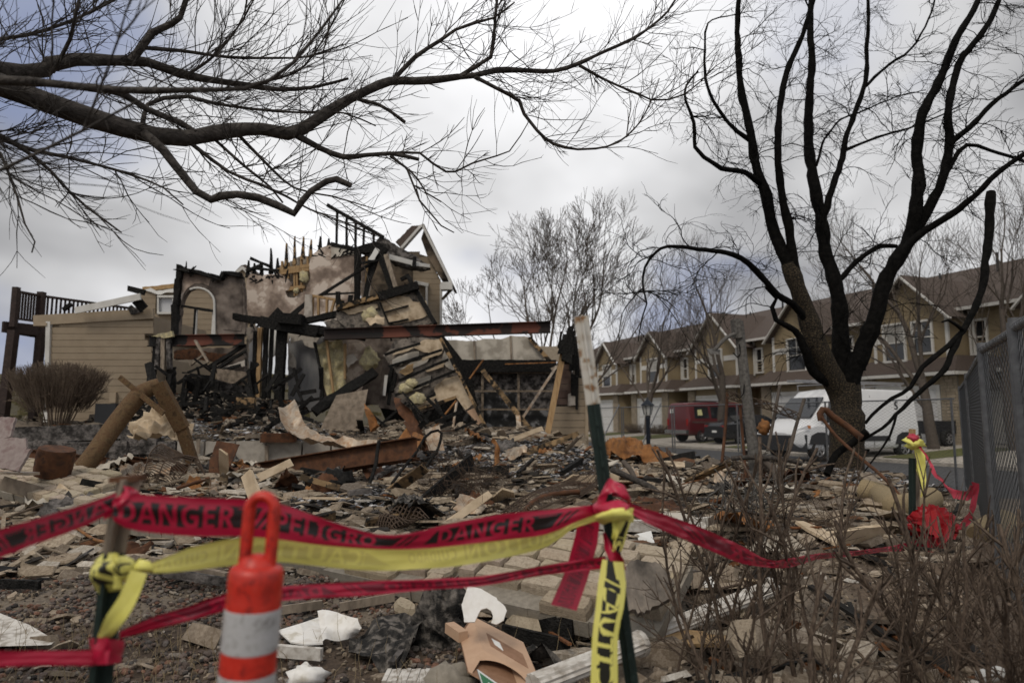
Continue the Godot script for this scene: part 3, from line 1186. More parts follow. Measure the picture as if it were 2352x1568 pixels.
	for k in 4:
		var p := MB.new()
		p.box(Vector3(-.3, .68 + k * .565, .31), Vector3(2.66, .545, .04))
		for j in 4:
			p.box(Vector3(-.3 - .99 + j * .66, .68 + k * .565, .325), Vector3(.54, .38, .03))
		put(p, "panel", M.garage_white, door, true)
	for sd in [-1, 1]:
		var pil := Node3D.new()
		pil.name = numbered("stone_pilaster", h.get_instance_id())
		h.add_child(pil)
		org[pil] = Vector3()
		var core := MB.new()
		core.box(Vector3(-.3 + sd * 1.9, 1.8, .32), Vector3(.7, 3.0, .1))
		put(core, "mortar", M.mortar, pil, true)
		var st := MB.new()
		var y := .4
		while y < 3.1:
			var x := -.35
			while x < .3:
				var l := minf(rng.randf_range(.18, .4), .35 - x)
				var q := rng.randf_range(.8, 1.1)
				st.col = Color(q, q, q * .97)
				st.box(Vector3(-.3 + sd * 1.9 + x + l / 2, y + .06, .38), Vector3(l - .02, .105, .06 + rng.randf() * .02))
				x += l
			y += .125
		put(st, "stones", M.stone, pil, true, "stuff")
	# porch in the recess beside the garage
	var po := MB.new()
	po.box(Vector3(half - .55, 1.5, -1.05), Vector3(.9, 2.05, .1))
	put(po, "front_door", M.trim, h, true)
	rooflet(h, "porch_roof", [Vector3(2.2, 3.2, .2), Vector3(half + .1, 3.2, .2), Vector3(half + .1, 3.9, -1.15), Vector3(2.2, 3.9, -1.15)], .08, M.shingle)
	var vent := MB.new()
	vent.rod(Vector3(half * .3, 7.6, -4.2), Vector3(half * .3, 8.75, -4.2), .06, 8)
	put(vent, "roof_vent", M.bumper, h, true)
	vent = MB.new()
	vent.rod(Vector3(-half * .5, 7.4, -4.0), Vector3(-half * .5, 8.3, -4.0), .05, 8)
	put(vent, "roof_vent", M.bumper, h, true)
	if half > 3.3:
		var sk := plane_sheet(PackedVector3Array([Vector3(.6, 7.4, -3.05), Vector3(1.3, 7.4, -3.05), Vector3(1.3, 7.85, -3.9), Vector3(.6, 7.85, -3.9)]), .04)
		put(sk, "skylight", M.lens_clear, h, true)

func terrace() -> void:
	townhouse(-5.6, 3.4, 3.6, "nearest tan townhouse at the frame edge behind the chain-link fence", true, 1, true)
	townhouse(1.0, 3.18, 3.5, "tan townhouse with twin gable windows behind the white van", true, 2, true)
	townhouse(7.4, 3.2, 3.4, "tan townhouse behind the charred tree trunk, beside the black sedan", true, 1, true)
	townhouse(13.9, 3.3, 3.9, "tan townhouse with broad gable behind the red van", false, 1, true)
	townhouse(20.6, 3.35, 3.2, "tan townhouse behind the dark lamp post", false, 1, true)
	townhouse(27.0, 3.05, 3.0, "tan townhouse just right of the leaning white-topped post", false, 1, true)
	townhouse(33.4, 3.3, 3.2, "farthest tan townhouse in view, half hidden by bare trees", false, 1, true)
	# foundation shrubs in front of the terrace
	for q in [[19.5, .6, .5, "low brown clipped shrub at the foot of the far street tree"], [22.4, .5, .55, "low brown shrub between two far garage doors"], [3.6, .4, .45, "low dark shrub on the mulch beside the stone pilaster"]]:
		var sh := thing("low_shrub", q[3], "shrub", rowp(q[0], q[1], gh(rowp(q[0], q[1], 0).x, -rowp(q[0], q[1], 0).z)), 0, "low shrubs before the terrace")
		var mb := MB.new()
		for k in 260:
			var a := rng.randf() * TAU
			var r := sqrt(rng.randf()) * 1.1
			var b := Vector3(cos(a) * r * .4, 0, sin(a) * r * .4)
			mb.rod(b, Vector3(cos(a) * r, q[2] * rng.randf_range(.7, 1.3), sin(a) * r), .012, 3, .006)
		put(mb, "twigs", M.hedge, sh, true, "stuff")

# ---------------------------------------------------------------- vehicles: +x is forwards, built about the middle of the ground under them
func car_body(st: Array) -> MB:  # stations [x, bottom, belt, top, half width bottom, belt, top]
	var rings := []
	for q in st:
		var ring := PackedVector3Array()
		var r := [[q[1], q[4] * .86], [q[1] + .05, q[4] * .97], [lerpf(q[1], q[2], .35), q[4] * 1.01], [q[2] - .03, q[5]], [q[2], q[5] * .99], [lerpf(q[2], q[3], .5), lerpf(q[5], q[6], .5)], [q[3] - .07, q[6]], [q[3] - .015, q[6] * .9], [q[3], q[6] * .55]]
		for k in r.size():
			ring.append(Vector3(q[0], r[k][0], r[k][1]))
		for k in range(r.size() - 1, -1, -1):
			ring.append(Vector3(q[0], r[k][0], -r[k][1]))
		rings.append(ring)
	var mb := MB.new()
	mb.loft(rings)
	return mb

func wheel(parent: Node3D, c: Vector3, r: float, w: float, side: int) -> void:
	var n := Node3D.new()
	n.name = numbered("wheel", parent.get_instance_id())
	n.position = c
	parent.add_child(n)
	org[n] = Vector3()
	var ax := Vector3(0, 0, side)
	var t := MB.new()
	t.lathe(Vector3(), ax, [[r * .6, -w / 2], [r * .95, -w / 2], [r, -w * .3], [r, w * .3], [r * .95, w / 2], [r * .66, w / 2], [r * .62, w * .35]], 24)
	put(t, "tyre", M.rubber, n, true)
	var m := MB.new()
	m.lathe(Vector3(), ax, [[r * .63, w * .3], [r * .63, w * .44], [r * .56, w * .4], [r * .5, w * .2], [r * .2, w * .22], [r * .16, w * .42], [.001, w * .44]], 20)
	for k in 6:
		var a := TAU * k / 6
		var d := Vector3(cos(a), sin(a), 0)
		beam(m, d * r * .15 + ax * w * .36, d * r * .58 + ax * w * .36, r * .13, w * .12)
	put(m, "rim", M.alloy, n, true)

func side_pane(parent: Node3D, called: String, a: Array, zw: Callable, side: int, m: Material, proud := .008, th := .012) -> void:  # an outline in x, y laid on the flank
	var mb := MB.new()
	var p := uvp(a)
	var tr := Geometry2D.triangulate_polygon(p)
	var f := PackedVector3Array()
	for q in p:
		f.append(Vector3(q.x, q.y, side * (zw.call(q.x, q.y) + proud)))
	var o := Vector3(0, 0, side)
	for k in range(0, tr.size(), 3):
		mb.tri(f[tr[k]], f[tr[k + 1]], f[tr[k + 2]], o)
	var c := Vector3()
	for q in f: c += q
	c /= f.size()
	for k in f.size():
		var b := f[(k + 1) % f.size()]
		mb.quad(f[k], b, b - o * th * 2, f[k] - o * th * 2, (f[k] + b) / 2 - c)
	put(mb, called, m, parent, true)

func vehicles() -> void:
	var out := atan2(-.3726, -.928)      # +x turned to the road
	var into := out + PI                  # +x turned to the house
	# maroon passenger van, tail to the road
	var v := thing("parked_van", "maroon passenger van parked nose-in on a driveway", "van", rowp(10.9, 2.6, .2), into)
	var st := [[-2.6, .5, 1.0, 1.12, .86, .92, .8], [-2.57, .42, 1.12, 1.95, .93, .97, .76], [-2.45, .38, 1.15, 2.05, .95, .99, .78], [-1.0, .36, 1.15, 2.1, .96, 1.0, .8], [.6, .36, 1.15, 2.1, .96, 1.0, .8], [1.05, .36, 1.15, 2.02, .96, 1.0, .78], [1.65, .36, 1.15, 1.4, .96, .99, .8], [1.75, .36, 1.12, 1.26, .96, .98, .82], [2.5, .38, 1.0, 1.1, .93, .95, .78], [2.65, .45, .9, .98, .88, .9, .7]]
	put(car_body(st), "body", M.paint_red, v, true)
	var zw := func(_x, y): return lerpf(1.0, .8, clampf((y - 1.15) / .88, 0, 1)) if y > 1.15 else 1.0
	for sd in [-1, 1]:
		side_pane(v, "side_window", [-2.2, 1.25, -1.3, 1.25, -1.3, 1.85, -2.15, 1.85], zw, sd, M.glass)
		side_pane(v, "side_window", [-1.15, 1.25, -.35, 1.25, -.35, 1.85, -1.15, 1.85], zw, sd, M.glass)
		side_pane(v, "side_window", [-.22, 1.25, .5, 1.25, .5, 1.85, -.22, 1.85], zw, sd, M.glass)
		side_pane(v, "front_window", [.65, 1.25, 1.5, 1.25, 1.1, 1.82, .65, 1.85], zw, sd, M.glass)
		for xx in [.58, -.28, -1.22]:
			side_pane(v, "door_seam", [xx, .45, xx + .018, .45, xx + .018, 1.95, xx, 1.95], zw, sd, M.black, .003, .004)
		side_pane(v, "side_stripe", [-2.4, 1.02, 2.3, .98, 2.3, 1.04, -2.4, 1.08], func(_x, _y): return 1.0, sd, M.siding_brown)
		wheel(v, Vector3(-1.72, .36, sd * .84), .36, .24, sd)
		wheel(v, Vector3(1.75, .36, sd * .84), .36, .24, sd)
		side_pane(v, "paper_notice", [-2.0, 1.4, -1.7, 1.4, -1.72, 1.7, -1.98, 1.68], zw, sd, M.chalk, .012)
		var tl := MB.new()
		tl.box(Vector3(-2.58, 1.05, sd * .84), Vector3(.06, .34, .14))
		put(tl, "tail_light", M.lens_red, v, true)
		var mi := MB.new()
		mi.box(Vector3(1.25, 1.3, sd * 1.12), Vector3(.12, .26, .2))
		put(mi, "wing_mirror", M.paint_red, v, true)
	for k in 2:
		var rw := MB.new()
		var z := -.4 + k * .8
		rw.hexa([Vector3(-2.585, 1.3, z - .33), Vector3(-2.585, 1.3, z + .33), Vector3(-2.55, 1.82, z + .29), Vector3(-2.55, 1.82, z - .29), Vector3(-2.56, 1.3, z - .33), Vector3(-2.56, 1.3, z + .33), Vector3(-2.52, 1.82, z + .29), Vector3(-2.52, 1.82, z - .29)])
		put(rw, "rear_window", M.glass, v, true)
	var nt := MB.new()
	nt.box(Vector3(-2.595, 1.62, -.5), Vector3(.012, .22, .26), Basis(Vector3.BACK, -.06))
	put(nt, "paper_notice", M.paper, v, true)
	var bu := MB.new()
	bu.box(Vector3(-2.68, .55, 0), Vector3(.16, .2, 1.9))
	put(bu, "bumper", M.chrome, v, true)
	var rr := MB.new()
	for sd in [-1, 1]:
		rr.rod(Vector3(-2.0, 2.14, sd * .6), Vector3(.4, 2.14, sd * .6), .025)
	put(rr, "roof_rail", M.black, v, true)
	# black saloon beside it
	v = thing("parked_car", "black saloon car parked nose-in beside the maroon van", "car", rowp(8.1, 2.75, .2), into)
	st = [[-2.3, .42, .8, .86, .74, .78, .6], [-2.22, .3, .95, 1.02, .84, .86, .66], [-1.75, .25, .98, 1.06, .88, .9, .66], [-1.5, .22, .98, 1.1, .89, .9, .62], [-.75, .2, .96, 1.4, .89, .9, .58], [.2, .2, .94, 1.43, .89, .9, .58], [.55, .2, .93, 1.36, .89, .9, .58], [1.25, .22, .92, 1.0, .89, .89, .66], [1.4, .22, .9, .96, .89, .88, .68], [2.1, .25, .78, .82, .84, .84, .62], [2.3, .35, .64, .68, .74, .74, .55]]
	put(car_body(st), "body", M.paint_black, v, true)
	zw = func(_x, y): return lerpf(.9, .58, clampf((y - .95) / .4, 0, 1)) if y > .95 else .9
	for sd in [-1, 1]:
		side_pane(v, "side_window", [-1.25, 1.0, -.3, 1.0, -.3, 1.33, -.75, 1.32], zw, sd, M.glass)
		side_pane(v, "side_window", [-.22, 1.0, 1.02, 1.0, .45, 1.3, -.22, 1.34], zw, sd, M.glass)
		wheel(v, Vector3(-1.4, .31, sd * .79), .31, .2, sd)
		wheel(v, Vector3(1.35, .31, sd * .79), .31, .2, sd)
		var tl := MB.new()
		tl.box(Vector3(-2.24, .84, sd * .62), Vector3(.1, .13, .34))
		put(tl, "tail_light", M.lens_red, v, true)
	var bw := MB.new()
	bw.hexa([Vector3(-1.56, 1.09, -.62), Vector3(-1.56, 1.09, .62), Vector3(-.82, 1.39, .54), Vector3(-.82, 1.39, -.54), Vector3(-1.54, 1.07, -.62), Vector3(-1.54, 1.07, .62), Vector3(-.8, 1.37, .54), Vector3(-.8, 1.37, -.54)])
	put(bw, "rear_window", M.glass, v, true)
	bw = MB.new()
	bw.box(Vector3(-2.27, .6, 0), Vector3(.08, .12, .34))
	put(bw, "number_plate", M.paper, v, true)
	bw = MB.new()
	bw.box(Vector3(-2.22, .45, 0), Vector3(.2, .22, 1.62))
	put(bw, "bumper", M.paint_black, v, true)
	# white high-roofed work van, nose to the road
	v = thing("work_van", "white high-roofed work van with ladders on its roof", "van", rowp(-.9, 6.7, .06), out)
	st = [[-2.75, .4, 1.1, 2.36, .95, 1.0, .84], [-2.7, .35, 1.1, 2.42, 1.0, 1.03, .88], [.3, .34, 1.1, 2.45, 1.0, 1.03, .88], [1.0, .34, 1.1, 2.36, 1.0, 1.03, .86], [1.35, .34, 1.12, 2.1, 1.0, 1.03, .84], [2.05, .34, 1.16, 1.42, 1.0, 1.02, .82], [2.3, .36, 1.1, 1.24, 1.0, 1.0, .8], [2.75, .4, .98, 1.08, .97, .97, .72], [2.95, .5, .86, .92, .84, .84, .6]]
	put(car_body(st), "body", M.paint_white, v, true)
	zw = func(_x, y): return lerpf(1.03, .88, clampf((y - 1.1) / 1.3, 0, 1)) if y > 1.1 else 1.02
	for sd in [-1, 1]:
		side_pane(v, "cab_window", [.75, 1.3, 1.85, 1.3, 1.62, 1.62, 1.25, 1.98, .78, 2.0], zw, sd, M.glass)
		side_pane(v, "side_moulding", [-1.3, .62, 1.15, .62, 1.15, .8, -1.3, .8], zw, sd, M.bumper)
		for xx in [.72, -.55, -2.4]:
			side_pane(v, "door_seam", [xx, .45, xx + .018, .45, xx + .018, 2.2, xx, 2.2], zw, sd, M.bumper, .003, .004)
		side_pane(v, "door_handle", [.58, 1.14, .7, 1.14, .7, 1.32, .58, 1.32], zw, sd, M.black)
		side_pane(v, "wheel_arch", [1.35, .5, 1.5, .82, 1.75, .94, 2.05, .94, 2.3, .84, 2.42, .55], zw, sd, M.bumper)
		side_pane(v, "wheel_arch", [-2.55, .5, -2.45, .8, -2.2, .92, -1.9, .92, -1.65, .8, -1.55, .5], zw, sd, M.bumper)
		wheel(v, Vector3(1.95, .36, sd * .88), .36, .24, sd)
		wheel(v, Vector3(-2.05, .36, sd * .88), .36, .24, sd)
		var hl := MB.new()
		hl.hexa([Vector3(2.4, 1.02, sd * .97), Vector3(2.82, .86, sd * .86), Vector3(2.75, 1.03, sd * .82), Vector3(2.4, 1.16, sd * .9), Vector3(2.4, 1.02, sd * 1.03), Vector3(2.86, .86, sd * .92), Vector3(2.78, 1.03, sd * .88), Vector3(2.4, 1.17, sd * .99)])
		put(hl, "headlight", M.lens_clear, v, true)
		var am := MB.new()
		am.box(Vector3(2.38, 1.12, sd * .99), Vector3(.1, .1, .06))
		put(am, "indicator", M.lens_amber, v, true)
		var mi := MB.new()
		mi.box(Vector3(1.7, 1.42, sd * 1.17), Vector3(.1, .32, .2))
		put(mi, "wing_mirror", M.black, v, true)
		side_pane(v, "lettering", [-1.32 if sd < 0 else -1.32, 1.72, -1.1, 1.72, -1.1, 1.98, -1.32, 1.98], zw, sd, M.paint_white, .004)
	var let := TextMesh.new()
	let.text = "S"
	var fo := SystemFont.new()
	fo.font_names = PackedStringArray(["Droid Sans"])
	fo.font_weight = 700
	let.font = fo
	let.font_size = 64
	let.pixel_size = .0062
	let.depth = .01
	for sd in [-1, 1]:
		var lo := MeshInstance3D.new()
		lo.mesh = let
		lo.name = numbered("letter", v.get_instance_id())
		lo.material_override = M.bumper
		lo.rotation.y = 0.0 if sd > 0 else PI
		lo.position = Vector3(-1.75, 1.85, sd * .962)
		v.add_child(lo)
	var ws := MB.new()
	ws.hexa([Vector3(2.1, 1.42, -.8), Vector3(2.1, 1.42, .8), Vector3(1.4, 2.1, .74), Vector3(1.4, 2.1, -.74), Vector3(2.13, 1.45, -.8), Vector3(2.13, 1.45, .8), Vector3(1.43, 2.13, .74), Vector3(1.43, 2.13, -.74)])
	put(ws, "windscreen", M.glass, v, true)
	var bp := MB.new()
	bp.hexa([Vector3(2.5, .28, -1.0), Vector3(2.5, .28, 1.0), Vector3(2.5, .86, 1.02), Vector3(2.5, .86, -1.02), Vector3(3.0, .34, -.82), Vector3(3.0, .34, .82), Vector3(3.02, .84, .8), Vector3(3.02, .84, -.8)])
	put(bp, "bumper", M.bumper, v, true)
	for k in 2:
		var la := MB.new()
		var z := -.45 + k * .75
		for e in [-.19, .19]:
			la.box(Vector3(-.4, 2.66 + k * .06, z + e), Vector3(4.4, .08, .035))
		for j in 15:
			la.rod(Vector3(-2.5 + j * .3, 2.66 + k * .06, z - .18), Vector3(-2.5 + j * .3, 2.66 + k * .06, z + .18), .016)
		put(la, "ladder", M.alloy, v, true)
	var ra := MB.new()
	for xx in [-2.2, -.4, 1.0]:
		ra.rod(Vector3(xx, 2.4, -.82), Vector3(xx, 2.58, -.82), .02)
		ra.rod(Vector3(xx, 2.4, .82), Vector3(xx, 2.58, .82), .02)
		ra.rod(Vector3(xx, 2.58, -.85), Vector3(xx, 2.58, .85), .022)
	put(ra, "roof_rack", M.alloy, v, true)
	# small black utility trailer behind it
	v = thing("utility_trailer", "small black trailer with a red pole beside the white garage door", "trailer", rowp(-.2, 1.2, .36), out)
	var tb := MB.new()
	tb.box(Vector3(0, .75, 0), Vector3(1.6, .5, 1.2))
	put(tb, "box", M.bumper, v, true)
	for sd in [-1, 1]:
		wheel(v, Vector3(-.1, .32, sd * .7), .32, .2, sd)
	tb = MB.new()
	tb.rod(Vector3(-.7, .9, .5), Vector3(-.7, 1.75, .5), .03)
	put(tb, "pole", M.lens_red, v, true)

# ---------------------------------------------------------------- trees
func grow(mb: MB, tw: MB, p: Vector3, dir: Vector3, l: float, r: float, lvl: int, o: Dictionary) -> void:
	var m: int = 5 if lvl < 2 else 4
	var pts := PackedVector3Array([p])
	var rad := PackedFloat32Array([r])
	var d := dir.normalized()
	for k in m:
		d = (d + Vector3(rng.randf_range(-1, 1), rng.randf_range(-1, 1), rng.randf_range(-1, 1)) * o.wig + Vector3.UP * o.up * (1.0 if lvl > 0 else .3) + Vector3(d.x, 0, d.z) * o.get("spread", 0.0)).normalized()
		p += d * l / m
		pts.append(p)
		rad.append(maxf(o.tip, r * lerpf(1.0, o.taper, (k + 1.0) / m)))
	var dst := mb if lvl < 2 else tw
	dst.tube(pts, rad, 8 if lvl == 0 else (6 if lvl == 1 else (4 if lvl == 2 else 3)), false)
	if lvl >= o.depth:
		return
	var n: int = o.kids[mini(lvl, o.kids.size() - 1)]
	for k in n:
		var f: float = lerpf(o.get("from", .35), 1.0, (k + rng.randf()) / n) if k > 0 else 1.0
		var q := mini(int(f * m), m - 1)
		var w := f * m - q
		var b := pts[q].lerp(pts[q + 1], w)
		var ax := (pts[q + 1] - pts[q]).normalized()
		var side := ax.cross(Vector3(rng.randf_range(-1, 1), rng.randf_range(-1, 1), rng.randf_range(-1, 1))).normalized()
		var an: float = rng.randf_range(o.ang * .55, o.ang * 1.3)
		if k == 0: an *= .35
		grow(mb, tw, b, ax.rotated(side, an), l * rng.randf_range(o.sh * .8, o.sh * 1.15), maxf(o.tip, lerpf(rad[q], rad[q + 1], w) * (.82 if k == 0 else rng.randf_range(.45, .7))), lvl + 1, o)

func bare_tree(label: String, base: Vector3, h: float, r: float, lean: Vector3, o: Dictionary, m: Material, group := "") -> void:
	var t := thing("bare_tree", label, "tree", base, 0, group)
	var a := MB.new()
	var b := MB.new()
	for k in o.get("stems", 1):
		var d: Vector3 = Vector3.UP + lean + Vector3(rng.randf_range(-1, 1), 0, rng.randf_range(-1, 1)) * o.get("fan", 0.0)
		grow(a, b, Vector3(0, -.1, 0), d, h * o.get("bole", .34), r, 0, o)
	put(a, "trunk", m, t, true)
	put(b, "crown", m, t, true, "stuff")

func street_trees() -> void:
	var o := {"wig": .13, "up": .1, "tip": .006, "taper": .66, "depth": 6, "kids": [4, 4, 3, 3, 3, 2], "ang": .6, "sh": .72, "spread": .04}
	var grp := "bare trees along the terrace"
	var gy := func(p: Vector3): return Vector3(p.x, gh(p.x, -p.z), p.z)
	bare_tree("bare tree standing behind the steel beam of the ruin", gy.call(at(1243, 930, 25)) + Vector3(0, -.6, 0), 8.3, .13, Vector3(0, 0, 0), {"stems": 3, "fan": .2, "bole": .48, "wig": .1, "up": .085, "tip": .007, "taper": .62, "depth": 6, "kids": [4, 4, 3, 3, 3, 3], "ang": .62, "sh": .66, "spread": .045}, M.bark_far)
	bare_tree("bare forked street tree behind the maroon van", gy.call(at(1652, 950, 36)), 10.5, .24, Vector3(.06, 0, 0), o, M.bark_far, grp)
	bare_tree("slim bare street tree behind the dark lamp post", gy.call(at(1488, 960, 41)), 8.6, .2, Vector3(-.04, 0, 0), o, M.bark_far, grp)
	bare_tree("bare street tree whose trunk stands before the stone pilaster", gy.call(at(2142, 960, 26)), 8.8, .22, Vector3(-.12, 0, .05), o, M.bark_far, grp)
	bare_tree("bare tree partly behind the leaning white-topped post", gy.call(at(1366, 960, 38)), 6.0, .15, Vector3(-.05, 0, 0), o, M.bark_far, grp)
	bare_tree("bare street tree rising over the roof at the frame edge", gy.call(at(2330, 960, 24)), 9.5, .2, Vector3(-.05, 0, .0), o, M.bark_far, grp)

func limbs(mb: MB, a: Array, r0: float, r1: float, sides: int, rough := 0.0, step := .12) -> PackedVector3Array:
	var p := curve(seen(a), step)
	var rad := PackedFloat32Array()
	for k in p.size():
		var f := float(k) / (p.size() - 1)
		rad.append(lerpf(r0, r1, f) * (1.0 + nz.get_noise_1d(p[k].x * 400.0 + p[k].y * 300.0) * .25))
		if rough > 0 and k > 0:
			p[k] += Vector3(rng.randf_range(-1, 1), rng.randf_range(-1, 1), rng.randf_range(-1, 1)) * rough
	mb.tube(p, rad, sides)
	return p

func twig(mb: MB, p: Vector3, d: Vector3, l: float, r: float, wig: float, trop: Vector3, kids: int, bud := 0.0) -> void:
	var m := maxi(3, int(l / .07))
	var pts := PackedVector3Array([p])
	var rad := PackedFloat32Array([r])
	for k in m:
		d = (d + Vector3(rng.randf_range(-1, 1), rng.randf_range(-1, 1), rng.randf_range(-1, 1)) * wig + trop).normalized()
		p += d * l / m
		pts.append(p)
		rad.append(lerpf(r, r * .45, (k + 1.0) / m) * (1.0 + (bud if k % 2 == 1 else 0.0)))
	mb.tube(pts, rad, 3 if r < .006 else 4, false)
	for k in kids:
		var q := 1 + rng.randi() % (m - 1)
		var ax := (pts[q + 1] - pts[q]).normalized()
		var side := ax.cross(Vector3(rng.randf_range(-1, 1), rng.randf_range(-1, 1), rng.randf_range(-1, 1))).normalized()
		twig(mb, pts[q], ax.rotated(side, rng.randf_range(.4, .95)), l * rng.randf_range(.3, .6), r * .6, wig, trop, kids / 3 if l > .5 else 0, bud)

func charred_tree() -> void:
	var base := at(1945, 1110, 11)
	var t := thing("charred_tree", "big charred black tree with several forked trunks by the road", "tree", base)
	var w := MB.new()
	limbs(w, [1945, 1120, 11, 1945, 1050, 11, 1947, 985, 11, 1944, 925, 11, 1942, 880, 11], .27, .235, 14, .0, .1)
	limbs(w, [1942, 965, 11, 1932, 905, 11, 1905, 855, 10.9, 1878, 795, 10.8, 1855, 725, 10.8, 1832, 660, 10.7, 1812, 605, 10.7], .2, .115, 12)
	put(w, "trunk", M.bark_fleck, t)
	var l := MB.new()
	var tw := MB.new()
	var droop := []
	var add := func(a: Array, r0: float, r1: float, sides: int): droop.append(limbs(l, a, r0, r1, sides, .008))
	add.call([1814, 612, 10.7, 1797, 575, 10.7, 1775, 518, 10.7, 1760, 450, 10.6, 1735, 375, 10.6, 1728, 319, 10.5, 1703, 210, 10.5, 1696, 113, 10.4, 1694, 38, 10.4, 1700, -40, 10.3], 0.101, 0.0336, 9)
	add.call([1830, 655, 10.7, 1816, 544, 10.6, 1801, 469, 10.5, 1790, 394, 10.4, 1787, 311, 10.3, 1801, 188, 10.2, 1827, 120, 10.2, 1853, 56, 10.1, 1880, -40, 10.1], 0.084, 0.0294, 8)
	add.call([1726, 325, 10.5, 1677, 285, 10.4, 1640, 233, 10.3, 1621, 180, 10.2, 1621, 75, 10.1, 1636, 45, 10.1, 1688, 34, 10.1], 0.0378, 0.0084, 6)
	add.call([1750, 425, 10.6, 1711, 394, 10.4, 1658, 386, 10.3, 1617, 360, 10.2, 1597, 338, 10.2, 1595, 281, 10.1, 1576, 233, 10.1, 1576, 195, 10.1, 1604, 163, 10.1], 0.0504, 0.0134, 7)
	add.call([1592, 268, 10.1, 1622, 268, 10.0, 1645, 258, 9.9], 0.0151, 0.00672, 5)
	add.call([1942, 900, 11, 1932, 794, 11.1, 1931, 724, 11.1, 1921, 654, 11.1, 1903, 601, 11.2, 1898, 588, 11.2, 1887, 506, 11.2, 1872, 431, 11.2, 1861, 356, 11.3, 1857, 263, 11.3, 1865, 150, 11.3, 1862, 75, 11.3, 1866, -40, 11.3], 0.143, 0.042, 10)
	add.call([1892, 510, 11.2, 1900, 475, 11.2, 1912, 431, 11.2, 1936, 364, 11.3, 1943, 319, 11.3, 1970, 244, 11.4, 1988, 188, 11.4, 1992, 113, 11.5, 1996, 38, 11.5, 1992, -40, 11.5], 0.063, 0.0252, 8)
	add.call([1876, 380, 11.2, 1895, 319, 11.4, 1932, 274, 11.5, 1973, 259, 11.5, 2052, 225, 11.6, 2127, 206, 11.7], 0.0252, 0.0084, 5)
	add.call([1943, 345, 11.3, 2015, 315, 11.2, 2090, 293, 11.1, 2165, 263, 11, 2232, 229, 11], 0.0294, 0.0084, 5)
	add.call([1987, 200, 11.4, 2040, 150, 11.3, 2095, 110, 11.2, 2140, 30, 11.1, 2150, -20, 11.1], 0.0294, 0.0118, 6)
	add.call([1944, 925, 10.95, 1958, 862, 10.9, 1987, 794, 10.8, 2014, 724, 10.7, 2030, 654, 10.7, 2058, 601, 10.6, 2092, 545, 10.6, 2100, 500, 10.5, 2112, 413, 10.5, 2106, 356, 10.5, 2120, 263, 10.4, 2157, 188, 10.4, 2195, 94, 10.3, 2236, 25, 10.3, 2262, -40, 10.3], 0.151, 0.0378, 11)
	add.call([2085, 560, 10.6, 2127, 488, 10.5, 2165, 413, 10.4, 2183, 319, 10.4, 2178, 263, 10.3, 2202, 150, 10.3, 2240, 98, 10.2, 2277, 45, 10.2, 2312, -40, 10.2], 0.084, 0.0336, 8)
	add.call([2055, 610, 10.6, 2105, 544, 10.4, 2165, 506, 10.2, 2240, 450, 9.9, 2296, 394, 9.7, 2380, 335, 9.5], 0.0714, 0.0336, 8)
	add.call([2182, 330, 10.4, 2240, 281, 10.3, 2296, 225, 10.2, 2390, 160, 10.1], 0.0504, 0.0252, 7)
	add.call([2170, 400, 10.4, 2191, 368, 10.4, 2221, 334, 10.3, 2277, 345, 10.2, 2380, 380, 10.1], 0.042, 0.021, 6)
	add.call([1858, 745, 10.8, 1821, 697, 10.6, 1786, 675, 10.4, 1734, 619, 10.2, 1685, 584, 10, 1604, 572, 9.8, 1534, 565, 9.7, 1506, 580, 9.6, 1482, 612, 9.6, 1478, 661, 9.5, 1485, 696, 9.5, 1475, 731, 9.5, 1466, 785, 9.5], 0.063, 0.00672, 7)
	add.call([1478, 661, 9.5, 1450, 689, 9.5, 1429, 720, 9.4, 1422, 773, 9.4], 0.0118, 0.0042, 5)
	add.call([1486, 668, 9.5, 1530, 690, 9.4, 1560, 715, 9.3], 0.0101, 0.00336, 4)
	add.call([1905, 880, 10.9, 1870, 855, 10.8, 1852, 811, 10.7, 1826, 759, 10.6, 1784, 734, 10.5, 1775, 706, 10.5, 1784, 685, 10.4, 1760, 660, 10.4], 0.0798, 0.0252, 8)
	add.call([1933, 640, 11.1, 1966, 601, 11.1, 2022, 566, 11.0, 2060, 566, 10.8], 0.0504, 0.0378, 7)
	add.call([2016, 720, 10.7, 1998, 760, 10.8, 1975, 850, 10.9], .06, .08, 7)
	put(l, "limb", M.bark_char, t)
	var b := MB.new()
	limbs(b, [2277, 440, 9.6, 2271, 549, 9.5, 2264, 601, 9.4, 2257, 664, 9.3, 2229, 731, 9.2, 2211, 762, 9.2, 2162, 808, 9.1, 2120, 843, 9.1, 2092, 888, 9.1, 2029, 930, 9.2, 1988, 972, 9.3], .07, .02, 7, .006)
	limbs(b, [2205, 770, 9.2, 2185, 815, 9.1, 2173, 846, 9.0, 2127, 888, 9.0, 2075, 937, 9.0, 2026, 983, 9.0, 1977, 1014, 9.1], .045, .015, 6, .006)
	limbs(b, [2060, 950, 9.0, 2045, 1000, 8.9, 2010, 1050, 8.9, 1985, 1085, 8.9], .018, .008, 5, .006)
	limbs(b, [2215, 760, 9.2, 2195, 745, 9.1, 2180, 735, 9.0, 2165, 740, 9.0], .03, .012, 5, .004)
	put(b, "broken_limb", M.bark_char, t)
	for p in droop:
		var n: int = maxi(4, int(p.size() * .68))
		for k in n:
			var q := int(lerpf(.18, .99, rng.randf()) * (p.size() - 1))
			var d := Vector3(rng.randf_range(-1, 1), rng.randf_range(-.35, .7), rng.randf_range(-.6, .6)).normalized()
			twig(tw, p[q], d, rng.randf_range(.35, 1.2), rng.randf_range(.005, .01), .32, Vector3(.02, rng.randf_range(-.13, .05), 0), 6)
	put(tw, "twigs", M.bark_char, t, false, "stuff")

